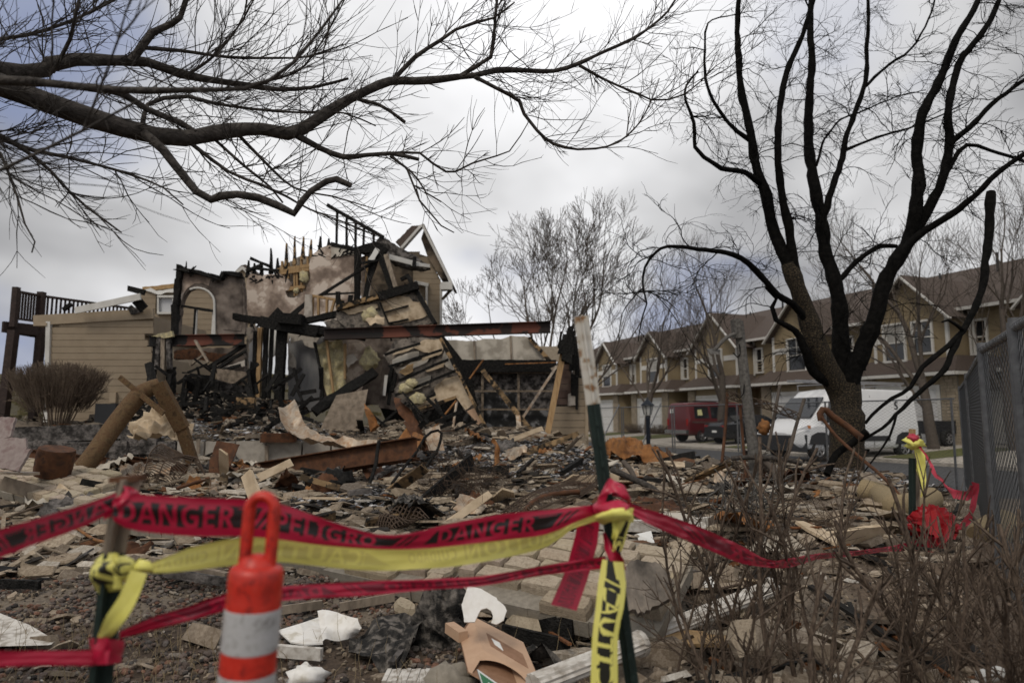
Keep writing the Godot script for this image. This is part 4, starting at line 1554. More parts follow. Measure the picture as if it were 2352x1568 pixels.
func limb_tree() -> void:
	var tb := at(-300, 1500, 2.9)
	var t := thing("overhanging_tree", "bare grey tree whose long limbs hang across the sky", "tree", Vector3(tb.x, gh(tb.x, 2.9), tb.z))
	var tr := MB.new()
	var tp := curve(PackedVector3Array([Vector3(tb.x - .1, gh(tb.x, 2.9) - .1, tb.z), Vector3(tb.x - .05, 1.2, tb.z), at(-310, 420, 2.9), at(-300, 150, 2.95), at(-240, -200, 3.0)]), .15)
	var rr := PackedFloat32Array()
	for k in tp.size():
		rr.append(lerpf(.19, .1, float(k) / (tp.size() - 1)))
	tr.tube(tp, rr, 12)
	put(tr, "trunk", M.bark, t)
	var l := MB.new()
	var tw := MB.new()
	var spine := []
	var add := func(a: Array, r0: float, r1: float, sides: int, dens: float): spine.append([limbs(l, a, r0, r1, sides, .0, .08), dens])
	add.call([-310, 150, 2.9, -120, 170, 3.0, 0, 195, 3.1, 49, 214, 3.2, 131, 244, 3.3, 206, 270, 3.4, 281, 293, 3.5, 356, 311, 3.6, 424, 317, 3.7, 525, 300, 3.8, 600, 296, 3.9, 660, 307, 4.0, 694, 296, 4.0, 750, 259, 4.1, 806, 225, 4.2, 846, 206, 4.2, 896, 186, 4.3, 953, 186, 4.3, 1009, 182, 4.4, 1054, 176, 4.4], .062, .022, 10, .6)
	add.call([1054, 176, 4.4, 1091, 173, 4.4, 1140, 161, 4.5, 1196, 161, 4.5, 1271, 163, 4.6, 1328, 146, 4.6, 1384, 120, 4.7, 1451, 90, 4.7, 1496, 60, 4.8, 1534, 26, 4.8, 1562, -20, 4.8], .021, .007, 8, 1.1)
	add.call([1050, 178, 4.4, 1103, 146, 4.4, 1127, 131, 4.4, 1133, 94, 4.4, 1138, 37, 4.4, 1144, -25, 4.4], .015, .009, 7, 1.0)
	add.call([900, 187, 4.3, 953, 131, 4.3, 1009, 94, 4.3, 1046, 68, 4.3, 1091, 52, 4.3, 1133, 41, 4.3, 1182, 5, 4.3], .016, .006, 7, 1.1)
	add.call([1090, 176, 4.4, 1140, 202, 4.4, 1193, 232, 4.5, 1204, 262, 4.5, 1234, 300, 4.5, 1271, 330, 4.6, 1328, 343, 4.6, 1369, 341, 4.6, 1421, 326, 4.6, 1470, 281, 4.7, 1493, 240, 4.7, 1515, 180, 4.7], .015, .003, 7, 1.0)
	add.call([1331, 150, 4.6, 1384, 180, 4.7, 1421, 197, 4.7, 1470, 217, 4.7, 1496, 229, 4.8, 1534, 229, 4.8, 1571, 217, 4.8, 1609, 187, 4.9, 1646, 150, 4.9], .011, .003, 6, 1.0)
	add.call([330, 306, 3.55, 345, 318, 3.5, 375, 345, 3.5, 398, 375, 3.5, 431, 416, 3.5, 450, 439, 3.5, 484, 458, 3.5, 506, 450, 3.5, 544, 446, 3.5, 593, 454, 3.6, 638, 472, 3.6, 675, 490, 3.6, 694, 461, 3.6, 713, 439, 3.6, 750, 416, 3.6, 772, 411, 3.6, 806, 426, 3.6], .027, .017, 8, .35)
	add.call([683, 312, 4.0, 731, 338, 4.1, 788, 360, 4.1, 840, 356, 4.2, 896, 352, 4.2, 962, 366, 4.2], .021, .012, 8, .8)
	add.call([889, 352, 4.2, 964, 351, 4.2, 994, 375, 4.2, 1024, 394, 4.2, 1046, 394, 4.2, 1084, 375, 4.3, 1140, 358, 4.3, 1170, 347, 4.3, 1196, 311, 4.3, 1215, 278, 4.3], .01, .003, 6, .7)
	add.call([896, 358, 4.2, 934, 386, 4.2, 949, 424, 4.2, 964, 461, 4.2, 990, 491, 4.2, 1013, 518, 4.2, 1043, 534, 4.2], .01, .004, 6, .5)
	add.call([938, 388, 4.2, 960, 412, 4.2, 979, 443, 4.2, 1013, 463, 4.2], .008, .005, 6, .5)
	add.call([815, 226, 4.2, 870, 240, 4.2, 896, 255, 4.2, 930, 280, 4.2], .013, .011, 7, .6)
	add.call([-300, 130, 2.9, 0, 161, 3.3, 56, 165, 3.4, 101, 161, 3.5, 113, 148, 3.5, 169, 137, 3.6, 263, 139, 3.7, 338, 143, 3.8, 413, 169, 3.9, 488, 184, 4.0, 563, 195, 4.1, 640, 205, 4.1, 720, 200, 4.2, 800, 180, 4.2], .055, .008, 9, 1.3)
	add.call([-300, 180, 2.4, 0, 184, 2.4, 113, 191, 2.4, 225, 203, 2.4, 338, 208, 2.4, 450, 206, 2.4, 563, 203, 2.4, 619, 184, 2.4, 675, 143, 2.4, 731, 75, 2.4, 790, -5, 2.4], .024, .004, 7, .35)
	add.call([300, 140, 3.7, 330, 101, 3.7, 349, 75, 3.7, 394, 54, 3.7, 413, 41, 3.7, 431, -15, 3.7], .024, .015, 8, 1.0)
	add.call([200, 200, 3.4, 281, 214, 3.5, 338, 251, 3.6, 413, 281, 3.7, 450, 304, 3.7], .022, .016, 7, .8)
	add.call([326, 290, 3.6, 338, 240, 3.7, 375, 225, 3.8, 431, 221, 3.8, 488, 236, 3.9, 563, 248, 4.0, 638, 255, 4.0, 713, 259, 4.1, 788, 259, 4.1, 863, 289, 4.2], .014, .005, 6, 1.0)
	add.call([319, 109, 3.7, 413, 116, 3.8, 525, 131, 3.9, 638, 133, 4.0, 713, 129, 4.0, 788, 101, 4.1], .012, .004, 6, 1.2)
	add.call([-280, 250, 3.0, 0, 319, 3.3, 75, 345, 3.4, 150, 360, 3.4, 225, 379, 3.5, 300, 401, 3.5, 375, 431, 3.5, 420, 470, 3.5], .016, .004, 6, 1.2)
	add.call([-280, 240, 3.0, 0, 311, 3.2, 56, 345, 3.3, 113, 390, 3.3, 158, 439, 3.4, 199, 476, 3.4, 240, 506, 3.4, 278, 534, 3.4], .016, .004, 6, 1.0)
	add.call([-260, 280, 2.9, 0, 352, 3.1, 19, 398, 3.1, 38, 450, 3.1, 56, 514, 3.1, 79, 555, 3.1, 72, 580, 3.1], .012, .003, 6, 1.2)
	add.call([-250, 470, 1.9, 0, 390, 1.9, 75, 356, 1.9, 188, 300, 1.9, 300, 240, 1.9, 345, 220, 1.9], .008, .003, 5, .3)
	add.call([424, 318, 3.7, 525, 394, 3.8, 600, 424, 3.8, 656, 450, 3.9, 710, 480, 3.9, 790, 510, 3.9, 862, 540, 4.0], .012, .003, 6, .8)
	add.call([488, 316, 3.8, 563, 383, 3.8, 619, 428, 3.9, 649, 465, 3.9], .011, .006, 6, .7)
	add.call([544, 306, 3.9, 600, 364, 4.0, 675, 431, 4.0, 760, 450, 4.1, 862, 480, 4.1], .011, .003, 6, .9)
	add.call([120, 165, 3.5, 160, 90, 3.4, 175, 20, 3.3, 190, -30, 3.3], .012, .008, 6, 1.3)
	add.call([-100, 100, 3.3, 60, 80, 3.5, 180, 40, 3.6, 300, -20, 3.7], .012, .006, 6, 1.5)
	add.call([560, 196, 4.1, 640, 180, 4.2, 700, 150, 4.2, 760, 60, 4.2, 800, -20, 4.2], .009, .004, 5, 1.2)
	add.call([430, 172, 3.9, 500, 120, 4.0, 560, 40, 4.0, 590, -20, 4.0], .011, .005, 6, 1.2)
	put(l, "limb", M.bark, t)
	for s in spine:
		var p: PackedVector3Array = s[0]
		var len_ := 0.0
		for k in p.size() - 1: len_ += p[k].distance_to(p[k + 1])
		var n := int(len_ * 20.0 * s[1])
		for k in n:
			var q := int(lerpf(.08, .97, rng.randf()) * (p.size() - 2))
			var ax := (p[q + 1] - p[q]).normalized()
			var d := (ax * rng.randf_range(.3, 1.1) + Vector3(rng.randf_range(-.5, .6), rng.randf_range(-.75, 1.0), rng.randf_range(-.7, .7))).normalized()
			twig(tw, p[q], d, rng.randf_range(.12, .62), rng.randf_range(.0022, .0042), .2, Vector3(.02, .06, 0), rng.randi_range(2, 6), .35)
	put(tw, "twigs", M.bark, t, false, "stuff")

# ---------------------------------------------------------------- bare shrubs
func shrub(label: String, bx: float, bd: float, n: int, hmin: float, hmax: float, spread: float, lean: float, cut: bool) -> void:
	var base := Vector3(bx, gh(bx, bd), -bd)
	var t := thing("bare_shrub", label, "shrub", base, 0, "bare pruned shrubs among the rubble")
	for k in n:
		var mb := MB.new()
		var b := Vector3(rng.randf_range(-.22, .22), -.05, rng.randf_range(-.2, .2))
		var d := Vector3(rng.randf_range(-spread, spread) + lean, 1, rng.randf_range(-spread, spread) * .8).normalized()
		var l := rng.randf_range(hmin, hmax)
		var r := rng.randf_range(.005, .014)
		var m := 9
		var pts := PackedVector3Array([b])
		var rad := PackedFloat32Array([r])
		var p := b
		for j in m:
			d = (d + Vector3(rng.randf_range(-1, 1), .25, rng.randf_range(-1, 1)) * .17).normalized()
			p += d * l / m
			pts.append(p)
			rad.append(r * lerpf(1.0, .62, (j + 1.0) / m))
		mb.tube(pts, rad, 7)
		for j in rng.randi_range(8, 14):
			var q := rng.randi_range(1, m - 1)
			var ax := (pts[q + 1] - pts[q]).normalized()
			var side := ax.cross(Vector3(rng.randf_range(-1, 1), rng.randf_range(-1, 1), rng.randf_range(-1, 1))).normalized()
			var up := q > m - 4 and cut
			twig(mb, pts[q], ax.rotated(side, rng.randf_range(.3, .8)), rng.randf_range(.12, .42) if not up else rng.randf_range(.12, .24), r * (.42 if not up else .62), .2, Vector3.UP * .05, 5 if not up else 0, .2)
		put(mb, "stem", M.stem, t, true)

func shrubs() -> void:
	shrub("bare shrub with pruned tips just right of the taped post", .95, 3.55, 7, 1.0, 1.35, .3, .0, true)
	shrub("bare shrub with tall pruned tips under the sagging red tape", 1.35, 3.4, 8, 1.0, 1.35, .28, .02, true)
	shrub("tangled bare shrub in front of the rusty channel beam", 1.85, 3.2, 7, .85, 1.2, .36, .05, true)
	shrub("spreading bare shrub in front of the far taped stake", 2.15, 3.0, 7, .75, 1.1, .42, .08, true)
	shrub("low bare shrub tangled against the chain-link fence", 2.3, 3.6, 6, .8, 1.1, .4, .1, true)
	shrub("bare shrub nearest the frame corner by the fence", 1.95, 2.6, 5, .6, .95, .5, .15, true)
	shrub("small bare shrub at the foot of the green post", 1.1, 2.9, 5, .55, .8, .45, .05, true)
	# clipped hedge plant by the deck
	var c := at(125, 985, 14.6)
	c.y = gh(c.x, 14.6)
	var t := thing("clipped_bush", "rounded leafless clipped bush beside the tan wall and deck", "bush", c)
	var mb := MB.new()
	var tw := MB.new()
	for k in 26:
		var a := rng.randf() * TAU
		var q := sqrt(rng.randf())
		mb.rod(Vector3(cos(a) * q * .3, -.05, sin(a) * q * .25), Vector3(cos(a) * q * .7, .75, sin(a) * q * .5), .016, 5, .009)
	for k in 950:
		var a := rng.randf() * TAU
		var q := sqrt(rng.randf())
		var b := Vector3(cos(a) * q * .62, rng.randf_range(.3, .7), sin(a) * q * .5)
		var e := Vector3(cos(a) * q * 1.02, 1.36 - .25 * q * q + rng.randf_range(-.12, .06), sin(a) * q * .8)
		if rng.randf() < .3: e.y *= rng.randf_range(.5, .9)
		var mid := b.lerp(e, .5) + Vector3(rng.randf_range(-1, 1), 0, rng.randf_range(-1, 1)) * .05
		tw.tube(PackedVector3Array([b, mid, e]), PackedFloat32Array([.007, .006, .004]), 3, false)
		for j in 2:
			tw.rod(mid.lerp(e, rng.randf()), e + Vector3(rng.randf_range(-1, 1) * .09, rng.randf_range(-.06, .06), rng.randf_range(-1, 1) * .09), .0045, 3, .003)
	put(mb, "stem", M.hedge, t, true)
	put(tw, "twigs", M.hedge, t, true, "stuff")

# ---------------------------------------------------------------- chain-link fences
func chain(A: Vector3, B: Vector3, h: float, r: float, sides: int) -> MB:  # woven wire between two ground points
	var mb := MB.new()
	var d := B - A
	var flat_ := Vector3(d.x, 0, d.z).normalized()
	var l := Vector2(d.x, d.z).length()
	var nrm := flat_.cross(Vector3.UP)
	var pitch := .06
	var n := int(l / pitch)
	var m := int(h / (pitch * .55))
	for k in n:
		var pts := PackedVector3Array()
		var rad := PackedFloat32Array()
		for j in m + 1:
			var f := (k + .5 + (.52 if (j + k) % 2 == 0 else -.52)) / n
			var p := A.lerp(B, f) + Vector3.UP * (.04 + (h - .06) * j / m) + nrm * (.003 if (j + k) % 2 == 0 else -.003)
			pts.append(p)
			rad.append(r)
		mb.tube(pts, rad, sides, false)
	return mb

func fence_panel(label: String, A: Vector3, B: Vector3, h: float, group: String, pr: float, near: bool, extra_post := false) -> void:
	var t := thing("chain_link_fence", label, "fence", A, 0, group)
	var up := Vector3.UP * h
	var mb := MB.new()
	mb.rod(A + up, B + up, pr * .72, 10)
	put(mb, "top_rail", M.galv, t)
	mb = MB.new()
	mb.rod(A + Vector3.UP * .06, B + Vector3.UP * .06, pr * .6, 8)
	put(mb, "bottom_rail", M.galv, t)
	for f in [0.02, 0.98]:
		var p := A.lerp(B, f)
		mb = MB.new()
		mb.rod(p + Vector3.DOWN * .1, p + up + Vector3.UP * (.06 if near else .02), pr, 12)
		put(mb, "post", M.galv, t)
	put(chain(A, B, h, .0027 if near else .003, 4 if near else 3), "chain_link", M.wire, t, false, "stuff")
	if near:
		var d := (B - A).normalized()
		for k in 9:
			var c := A.lerp(B, (k + .5) / 9.0) + up
			var ring := PackedVector3Array()
			var rad := PackedFloat32Array()
			for j in 19:
				var a := TAU * j / 12.0
				ring.append(c + Vector3.UP * sin(a) * (pr * .9) + d.cross(Vector3.UP) * cos(a) * (pr * .9) + d * (j * .006))
				rad.append(.0028)
			mb = MB.new()
			mb.tube(ring, rad, 4)
			put(mb, "wire_tie", M.galv, t)

func far_fence() -> void:
	var says := ["chain-link panel at the corner with the nearer fence", "chain-link panel behind the charred tree", "chain-link panel in front of the white van", "chain-link panel in front of the black saloon", "chain-link panel in front of the maroon van"]
	for k in 5:
		var a := rowp(-10.4 + k * 3.05, 14.0, .02)
		var b := rowp(-10.4 + (k + 1) * 3.05, 14.0, .02)
		fence_panel(says[k], a, b, 1.83, "chain-link panels along the road", .021, false)
	var spots := [[1592, 5.6, "grey stay propping the chain-link fence beside the maroon van"], [1905, 3.4, "grey stay propping the chain-link fence before the black saloon"], [1716, 1.6, "grey stay propping the chain-link fence before the white van"]]
	var q := 0
	for s in [4.6, 2.0, -.6]:
		var mb := MB.new()
		mb.rod(rowp(s, 14.0, 1.95), rowp(s - .3, 15.3, .0), .024, 8)
		one(mb, "fence_stay", M.galv, spots[q][2], "fence stay", "stays propping the road fence")
		q += 1
	# end panel that runs on past the ruin
	var g2 := rowp(6.6, 13.2, .02)
	fence_panel("leaning chain-link panel behind the leaning white-topped post", rowp(4.9, 14.0, .02), g2, 1.83, "chain-link panels along the road", .021, false)

func near_fence() -> void:
	var P := [Vector3(2.3, 0, -2.75), Vector3(2.97, 0, -4.0), Vector3(3.7, 0, -5.35), Vector3(6.1, 0, -9.15), Vector3(8.45, 0, -12.9)]
	var says := ["chain-link panel leaving the frame past the thick near post", "short chain-link panel between the thick near post and the double posts", "middle chain-link panel of the fence beside the shrubs", "farthest chain-link panel of the near fence, by the corner"]
	for k in 4:
		var a: Vector3 = P[k]
		var b: Vector3 = P[k + 1]
		a.y = .14
		b.y = .16
		fence_panel(says[k], a, b, 1.86, "chain-link panels beside the shrubs", .034 if k < 2 else .026, true)

# ---------------------------------------------------------------- tan wing with its deck, on the left
func wall_of_boards(t: Node3D, a: Array, d: float, expo: float, m: Material, holes := [], called := "siding_board", single := true, back: Material = null) -> void:
	var o: Vector3 = org[t]
	var prof := PackedVector2Array()
	var ylo := 1e9
	for k in range(0, a.size(), 2):
		var p := at(a[k], a[k + 1], d)
		prof.append(Vector2(p.x - o.x, p.y - o.y))
		ylo = minf(ylo, p.y - o.y)
	var hs := []
	for h in holes:
		var p := at(h[0], h[1], d)
		var q := at(h[2], h[3], d)
		hs.append(Rect2(p.x - o.x, q.y - o.y, q.x - p.x, p.y - q.y))
	siding(t, Vector3(0, 0, -d - o.z), Vector3.RIGHT, prof, ylo, expo, m, hs, single, called)

func left_wing() -> void:
	var base := at(220, 978, 17)
	var t := thing("house_wing", "windowless tan lap-sided house wing beside the deck", "house", base)
	put(slab([104, 742, 352, 726, 353, 768, 330, 771, 344, 800, 360, 821, 360, 884, 350, 990, 100, 990], 17.06, 3.0), "wall", M.siding, t)
	wall_of_boards(t, [106, 746, 351, 730, 353, 768, 331, 771, 345, 800, 360, 821, 361, 884, 351, 992, 101, 992], 17.0, .163, M.siding)
	put(slab([75, 724, 350, 708, 352, 731, 75, 747], 16.93, .06), "fascia_board", M.siding, t)
	put(slab([75, 741, 106, 741, 106, 748, 75, 748], 16.9, .3), "eave_return", M.trim_tan, t)
	put(slab([104, 738, 114, 738, 106, 990, 97, 990], 16.92, .09), "corner_board", M.trim, t)
	var mb := beam(MB.new(), at(172, 713, 16.7), at(322, 681, 16.6), .16, .05)
	put(mb, "sagging_gutter", M.trim, t)
	mb = beam(MB.new(), at(293, 662, 16.8), at(331, 672, 16.8), .14, .05, .15)
	beam(mb, at(314, 690, 16.7), at(331, 713, 16.8), .22, .06, .2)
	put(mb, "charred_rafter", M.char, t)
	put(slab([290, 706, 300, 700, 330, 716, 300, 722], 16.86, .03, 1.5), "soot_patch", M.char_grey, t)
	mb = MB.new()
	mb.box(at(260, 913, 16.95), Vector3(.16, .26, .1))
	mb.rod(at(262, 925, 16.95), at(262, 960, 16.95), .02)
	put(mb, "meter_box", M.trim_tan, t)
	# black utility box at its foot
	mb = MB.new()
	mb.box(onground(243, 972) + Vector3(0, .2, 0), Vector3(.38, .42, .3), Basis(Vector3.UP, .3))
	one(mb, "utility_box", M.bumper, "small black utility box at the foot of the tan wall", "box")
	# the deck
	t = thing("deck", "dark brown raised timber deck with balustrade, behind the tan wing", "deck", at(60, 975, 18.5))
	var A := at(30, 742, 17.8)
	var B := at(90, 735, 18.5)
	var C := at(330, 727, 21.0)
	A.y = 3.97
	B.y = 3.97
	C.y = 3.97
	mb = MB.new()
	beam(mb, A + Vector3(-.2, -.12, .1), C + Vector3(0, -.12, 0), .06, .28)
	mb.hexa([A + Vector3(-.2, -.02, .1), C + Vector3(0, -.02, 0), C + Vector3(0, -.02, -2.4), A + Vector3(-.2, -.02, -2.2), A + Vector3(-.2, .03, .1), C + Vector3(0, .03, 0), C + Vector3(0, .03, -2.4), A + Vector3(-.2, .03, -2.2)])
	beam(mb, A + Vector3(-.2, -.12, .1), A + Vector3(-.2, -.12, -2.3), .06, .28)
	put(mb, "deck_floor", M.deck, t)
	for p in [[A, .14], [B, .16]]:
		mb = MB.new()
		mb.box(p[0] + Vector3(0, .42, 0), Vector3(p[1], 1.06, p[1]))
		put(mb, "newel_post", M.deck, t)
	for q in [[A + Vector3(.02, 0, 0), -2.7, .2], [B + Vector3(.06, 0, 0), -2.7, .18]]:
		mb = MB.new()
		var foot: Vector3 = q[0] + Vector3(-.12 if q[0] == A + Vector3(.02, 0, 0) else -.04, 0, 0)
		beam(mb, Vector3(foot.x, .9, foot.z), q[0] + Vector3(0, -.2, 0), q[2], q[2])
		put(mb, "support_post", M.deck, t)
	for seg in [[A, B, 9], [B, C, 26]]:
		mb = MB.new()
		beam(mb, seg[0] + Vector3.UP * .84, seg[1] + Vector3.UP * .84, .1, .06)
		beam(mb, seg[0] + Vector3.UP * .12, seg[1] + Vector3.UP * .12, .06, .05)
		put(mb, "handrail", M.deck, t)
		for k in seg[2]:
			var p: Vector3 = seg[0].lerp(seg[1], (k + .5) / seg[2])
			var bl := MB.new()
			bl.box(p + Vector3.UP * .48, Vector3(.04, .7, .04))
			put(bl, "baluster", M.deck, t)
	mb = beam(MB.new(), at(145, 711, 19), at(163, 698, 19), .1, .1, .1)
	put(mb, "charred_stub", M.char, t)
	# earth bank edging and pink marker by the bush
	mb = beam(MB.new(), onground(30, 1003, .1), onground(345, 990, .1), .3, .34, .06)
	one(mb, "timber_edging", M.char_grey, "blackened timber edging below the clipped bush", "edging")

# ---------------------------------------------------------------- the gutted house
func add_beam(t: Node3D, called: String, a: Array, w: float, h: float, m: Material, jag := .18, taper := .9) -> void:
	put(beam(MB.new(), at(a[0], a[1], a[2]), at(a[3], a[4], a[5]), w, h, jag, 0.0, taper), called, m, t)

func ruin() -> void:
	# the attached unit behind, still standing in its tan boards
	var t := thing("rear_unit", "roofless tan-sided unit standing behind the burned arch", "house", at(450, 900, 21.5))
	put(slab([322, 668, 402, 660, 500, 668, 580, 665, 590, 900, 330, 900], 21.62, .12), "wall", M.siding, t)
	wall_of_boards(t, [322, 668, 402, 660, 500, 668, 580, 665, 590, 905, 330, 905], 21.55, .17, M.siding, [[358, 678, 400, 722]], "siding_board")
	put(slab([326, 659, 402, 651, 500, 660, 500, 668, 402, 661, 326, 668], 21.5, .1, .8), "osb_strip", M.osb, t)
	put(slab([328, 665, 345, 661, 358, 668, 402, 662, 402, 669, 362, 676, 345, 670], 21.45, .02, 1.2), "torn_housewrap", M.paper, t)
	put(slab([472, 664, 490, 661, 512, 664, 525, 670, 528, 680, 518, 678, 505, 670, 474, 670], 21.4, .02, 1.0), "torn_housewrap", M.paper, t)
	var mb := MB.new()
	for q in [[360, 680, 364, 720], [395, 680, 399, 720]]:
		mb.hexa([at(q[0], q[1], 21.4), at(q[2], q[1], 21.4), at(q[2], q[3], 21.4), at(q[0], q[3], 21.4), at(q[0], q[1], 21.6), at(q[2], q[1], 21.6), at(q[2], q[3], 21.6), at(q[0], q[3], 21.6)])
	for q in [[360, 678, 400, 683], [360, 716, 400, 721]]:
		mb.hexa([at(q[0], q[1], 21.38), at(q[2], q[1], 21.38), at(q[2], q[3], 21.38), at(q[0], q[3], 21.38), at(q[0], q[1], 21.58), at(q[2], q[1], 21.58), at(q[2], q[3], 21.58), at(q[0], q[3], 21.58)])
	put(mb, "window_frame", M.trim, t)
	put(slab([364, 683, 395, 683, 395, 716, 364, 716], 21.5, .02), "window_pane", M.lens_clear, t)
	put(slab([534, 628, 555, 610, 575, 628, 571, 632, 556, 618, 538, 632], 23, .4), "dormer_trim", M.trim, t)
	put(slab([538, 632, 556, 617, 572, 631, 572, 660, 538, 660], 23.1, .4), "dormer_wall", M.siding, t)
	put(slab([534, 628, 553, 609, 563, 607, 590, 628, 575, 630, 557, 612], 23.2, .9), "dormer_roof", M.shingle, t)

	t = thing("burned_house", "fire-gutted house with arched window wall and bare plaster walls", "ruin", at(600, 1000, 17))
	# arched wall
	put(slab([412, 618, 429, 619, 466, 627, 484, 632, 508, 638, 513, 627, 531, 628, 557, 634, 563, 722, 563, 760, 559, 772, 497, 772, 491, 719, 492, 700, 489, 682, 478, 666, 463, 658, 449, 658, 431, 668, 421, 683, 416, 700, 411, 728, 408, 772, 396, 772, 396, 763, 399, 710, 404, 665, 409, 635], 17.0, .16, 1.6), "arched_wall", M.drywall_dark, t)
	put(slab([417, 627, 440, 628, 470, 634, 483, 640, 478, 656, 465, 650, 447, 651, 430, 661, 420, 675, 417, 690, 413, 680, 414, 650], 16.985, .02, 1.2), "arch_plaster", M.plaster_soot, t)
	put(slab([516, 633, 551, 638, 556, 690, 553, 760, 512, 756, 506, 735, 510, 690, 506, 672, 514, 650], 16.985, .02, 1.5), "arch_plaster", M.drywall_dark, t)
	mb = MB.new()
	for q in [[398, 770, 403, 700], [403, 700, 409, 640], [409, 640, 413, 612]]:
		beam(mb, at(q[0] + 2, q[1], 16.95), at(q[2] + 2, q[3], 16.95), .14, .2, .3)
	for q in [[411, 616, 440, 623], [440, 622, 487, 634], [484, 634, 510, 640], [508, 640, 515, 626], [513, 627, 556, 633]]:
		beam(mb, at(q[0], q[1], 16.95), at(q[2], q[3], 16.95), .1, .2, .35)
	put(mb, "charred_edge", M.char, t)
	var arc := []
	for k in 15:
		var a := PI * k / 14.0
		arc.append_array([453 + 39 * cos(a), 697 - 36 * sin(a), 16.96])
	arc = [492, 770, 16.96] + arc.slice(0, 30)
	mb = MB.new()
	var ap := seen(arc)
	mb.tube(ap, PackedFloat32Array(range(ap.size()).map(func(_x): return .03)), 6)
	put(mb, "arch_frame", M.trim, t)
	add_beam(t, "mullion", [448, 772, 17.05, 451, 706, 17.05], .05, .06, M.trim, .02)
	add_beam(t, "mullion", [444, 772, 17.02, 448, 706, 17.02], .045, .05, M.char, .1)
	add_beam(t, "mullion", [488, 772, 17.05, 491, 712, 17.05], .06, .06, M.trim, .02)
	add_beam(t, "mullion", [416, 702, 17.0, 494, 715, 17.0], .07, .06, M.char, .2)
	# wall under the arch and the black room behind
	put(slab([400, 802, 560, 798, 562, 870, 552, 880, 500, 830, 470, 826, 440, 822, 400, 826], 17.05, .12, 2.0), "lower_wall", M.drywall_dark, t)
	put(slab([398, 806, 440, 800, 500, 812, 530, 810, 528, 824, 500, 832, 460, 826, 398, 824], 16.98, .05, 1.8), "burned_joist_face", M.rust_dark, t)
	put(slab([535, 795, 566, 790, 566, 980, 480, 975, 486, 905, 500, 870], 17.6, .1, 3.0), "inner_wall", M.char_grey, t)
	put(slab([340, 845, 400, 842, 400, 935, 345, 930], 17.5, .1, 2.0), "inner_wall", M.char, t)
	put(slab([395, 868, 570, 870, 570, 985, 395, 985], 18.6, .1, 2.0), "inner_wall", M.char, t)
	for q in [[366, 774, 360, 848], [376, 771, 374, 850], [388, 772, 389, 848]]:
		add_beam(t, "wall_stud", [q[0], q[1], 16.4, q[2], q[3], 16.4], .1, .12, M.wood_grey if q[0] == 376 else M.char_grey, .12)
	add_beam(t, "wall_stud", [358, 775, 16.5, 352, 862, 16.5], .08, .12, M.char, .25)
	put(slab([346, 772, 372, 764, 392, 760, 396, 772, 374, 776], 16.3, .1, 2.0), "burned_insulation", M.wool, t)
	# fallen rafters in the left room
	for q in [[478, 845, 16.3, 562, 792, 16.6, .09], [492, 850, 16.2, 563, 806, 16.5, .07], [505, 852, 16.1, 563, 836, 16.4, .08], [448, 782, 16.2, 478, 832, 16.0, .05], [437, 838, 16.4, 470, 812, 16.4, .05]]:
		add_beam(t, "fallen_rafter", [q[0], q[1], q[2], q[3], q[4], q[5]], q[6], q[6] * 1.4, M.char if q[6] > .06 else M.wood_grey, .2)
	put(slab([498, 832, 560, 808, 562, 812, 500, 850], 16.5, .04, .8), "torn_panel", M.drywall_white, t)
	put(slab([505, 846, 562, 826, 562, 840, 512, 855], 16.3, .04, 1.0), "torn_panel", M.drywall_white, t)
	# long plaster wall
	put(slab([566, 642, 574, 628, 600, 633, 640, 626, 660, 638, 668, 652, 663, 665, 655, 668, 660, 682, 676, 684, 690, 672, 702, 668, 712, 640, 709, 606, 714, 588, 735, 570, 757, 563, 776, 570, 800, 570, 819, 579, 819, 735, 566, 742], 18.0, .14, 1.3), "plaster_wall", M.plaster_soot, t)
	put(slab([636, 610, 660, 604, 690, 588, 716, 586, 712, 680, 640, 690], 18.25, .06, 1.5), "exposed_sheathing", M.drywall_white, t)
	put(slab([760, 566, 818, 576, 818, 583, 760, 590], 17.96, .05, .8), "ceiling_edge", M.plaster_pale, t)
	for q in [[634, 622, 712, 610], [636, 628, 710, 619], [655, 665, 700, 658]]:
		add_beam(t, "wall_plate", [q[0], q[1], 18.06, q[2], q[3], 18.06], .1, .11, M.wood, .03)
	for q in [[648, 600, 648, 690], [676, 602, 677, 680], [682, 625, 683, 682], [692, 590, 693, 670], [707, 590, 706, 640], [662, 604, 662, 640]]:
		add_beam(t, "wall_stud", [q[0], q[1], 18.1, q[2], q[3], 18.1], .05, .1, M.wood, .03)
	put(crumple(at(698, 636, 17.95), Vector3(.13, .16, .06), .35, 8, 10, 4), "insulation_tuft", M.wool, t)
	put(crumple(at(680, 668, 17.95), Vector3(.07, .08, .05), .35, 8, 10, 4), "insulation_tuft", M.wool, t)
	for q in [[568, 630, 571, 597], [583, 632, 584, 604], [600, 628, 602, 606], [622, 622, 622, 571], [638, 622, 637, 592], [657, 612, 658, 560], [676, 602, 677, 543], [695, 590, 697, 543], [713, 585, 715, 550], [734, 570, 736, 544], [754, 565, 755, 548]]:
		add_beam(t, "charred_stud", [q[0], q[1] + 6, 18.05, q[2], q[3], 18.05], .1, .1, M.char_tan if q[0] > 640 and q[0] < 720 else M.char, .25, .35)
	for q in [[576, 594, 620, 612], [566, 622, 600, 608], [588, 616, 640, 622]]:
		add_beam(t, "charred_plate", [q[0], q[1], 18.0, q[2], q[3], 18.0], .08, .09, M.char, .3)
	# charred truss standing on the wall
	mb = beam(MB.new(), at(752, 471, 18.2), at(880, 545, 18.2), .09, .12, .1)
	put(mb, "charred_truss_chord", M.char, t)
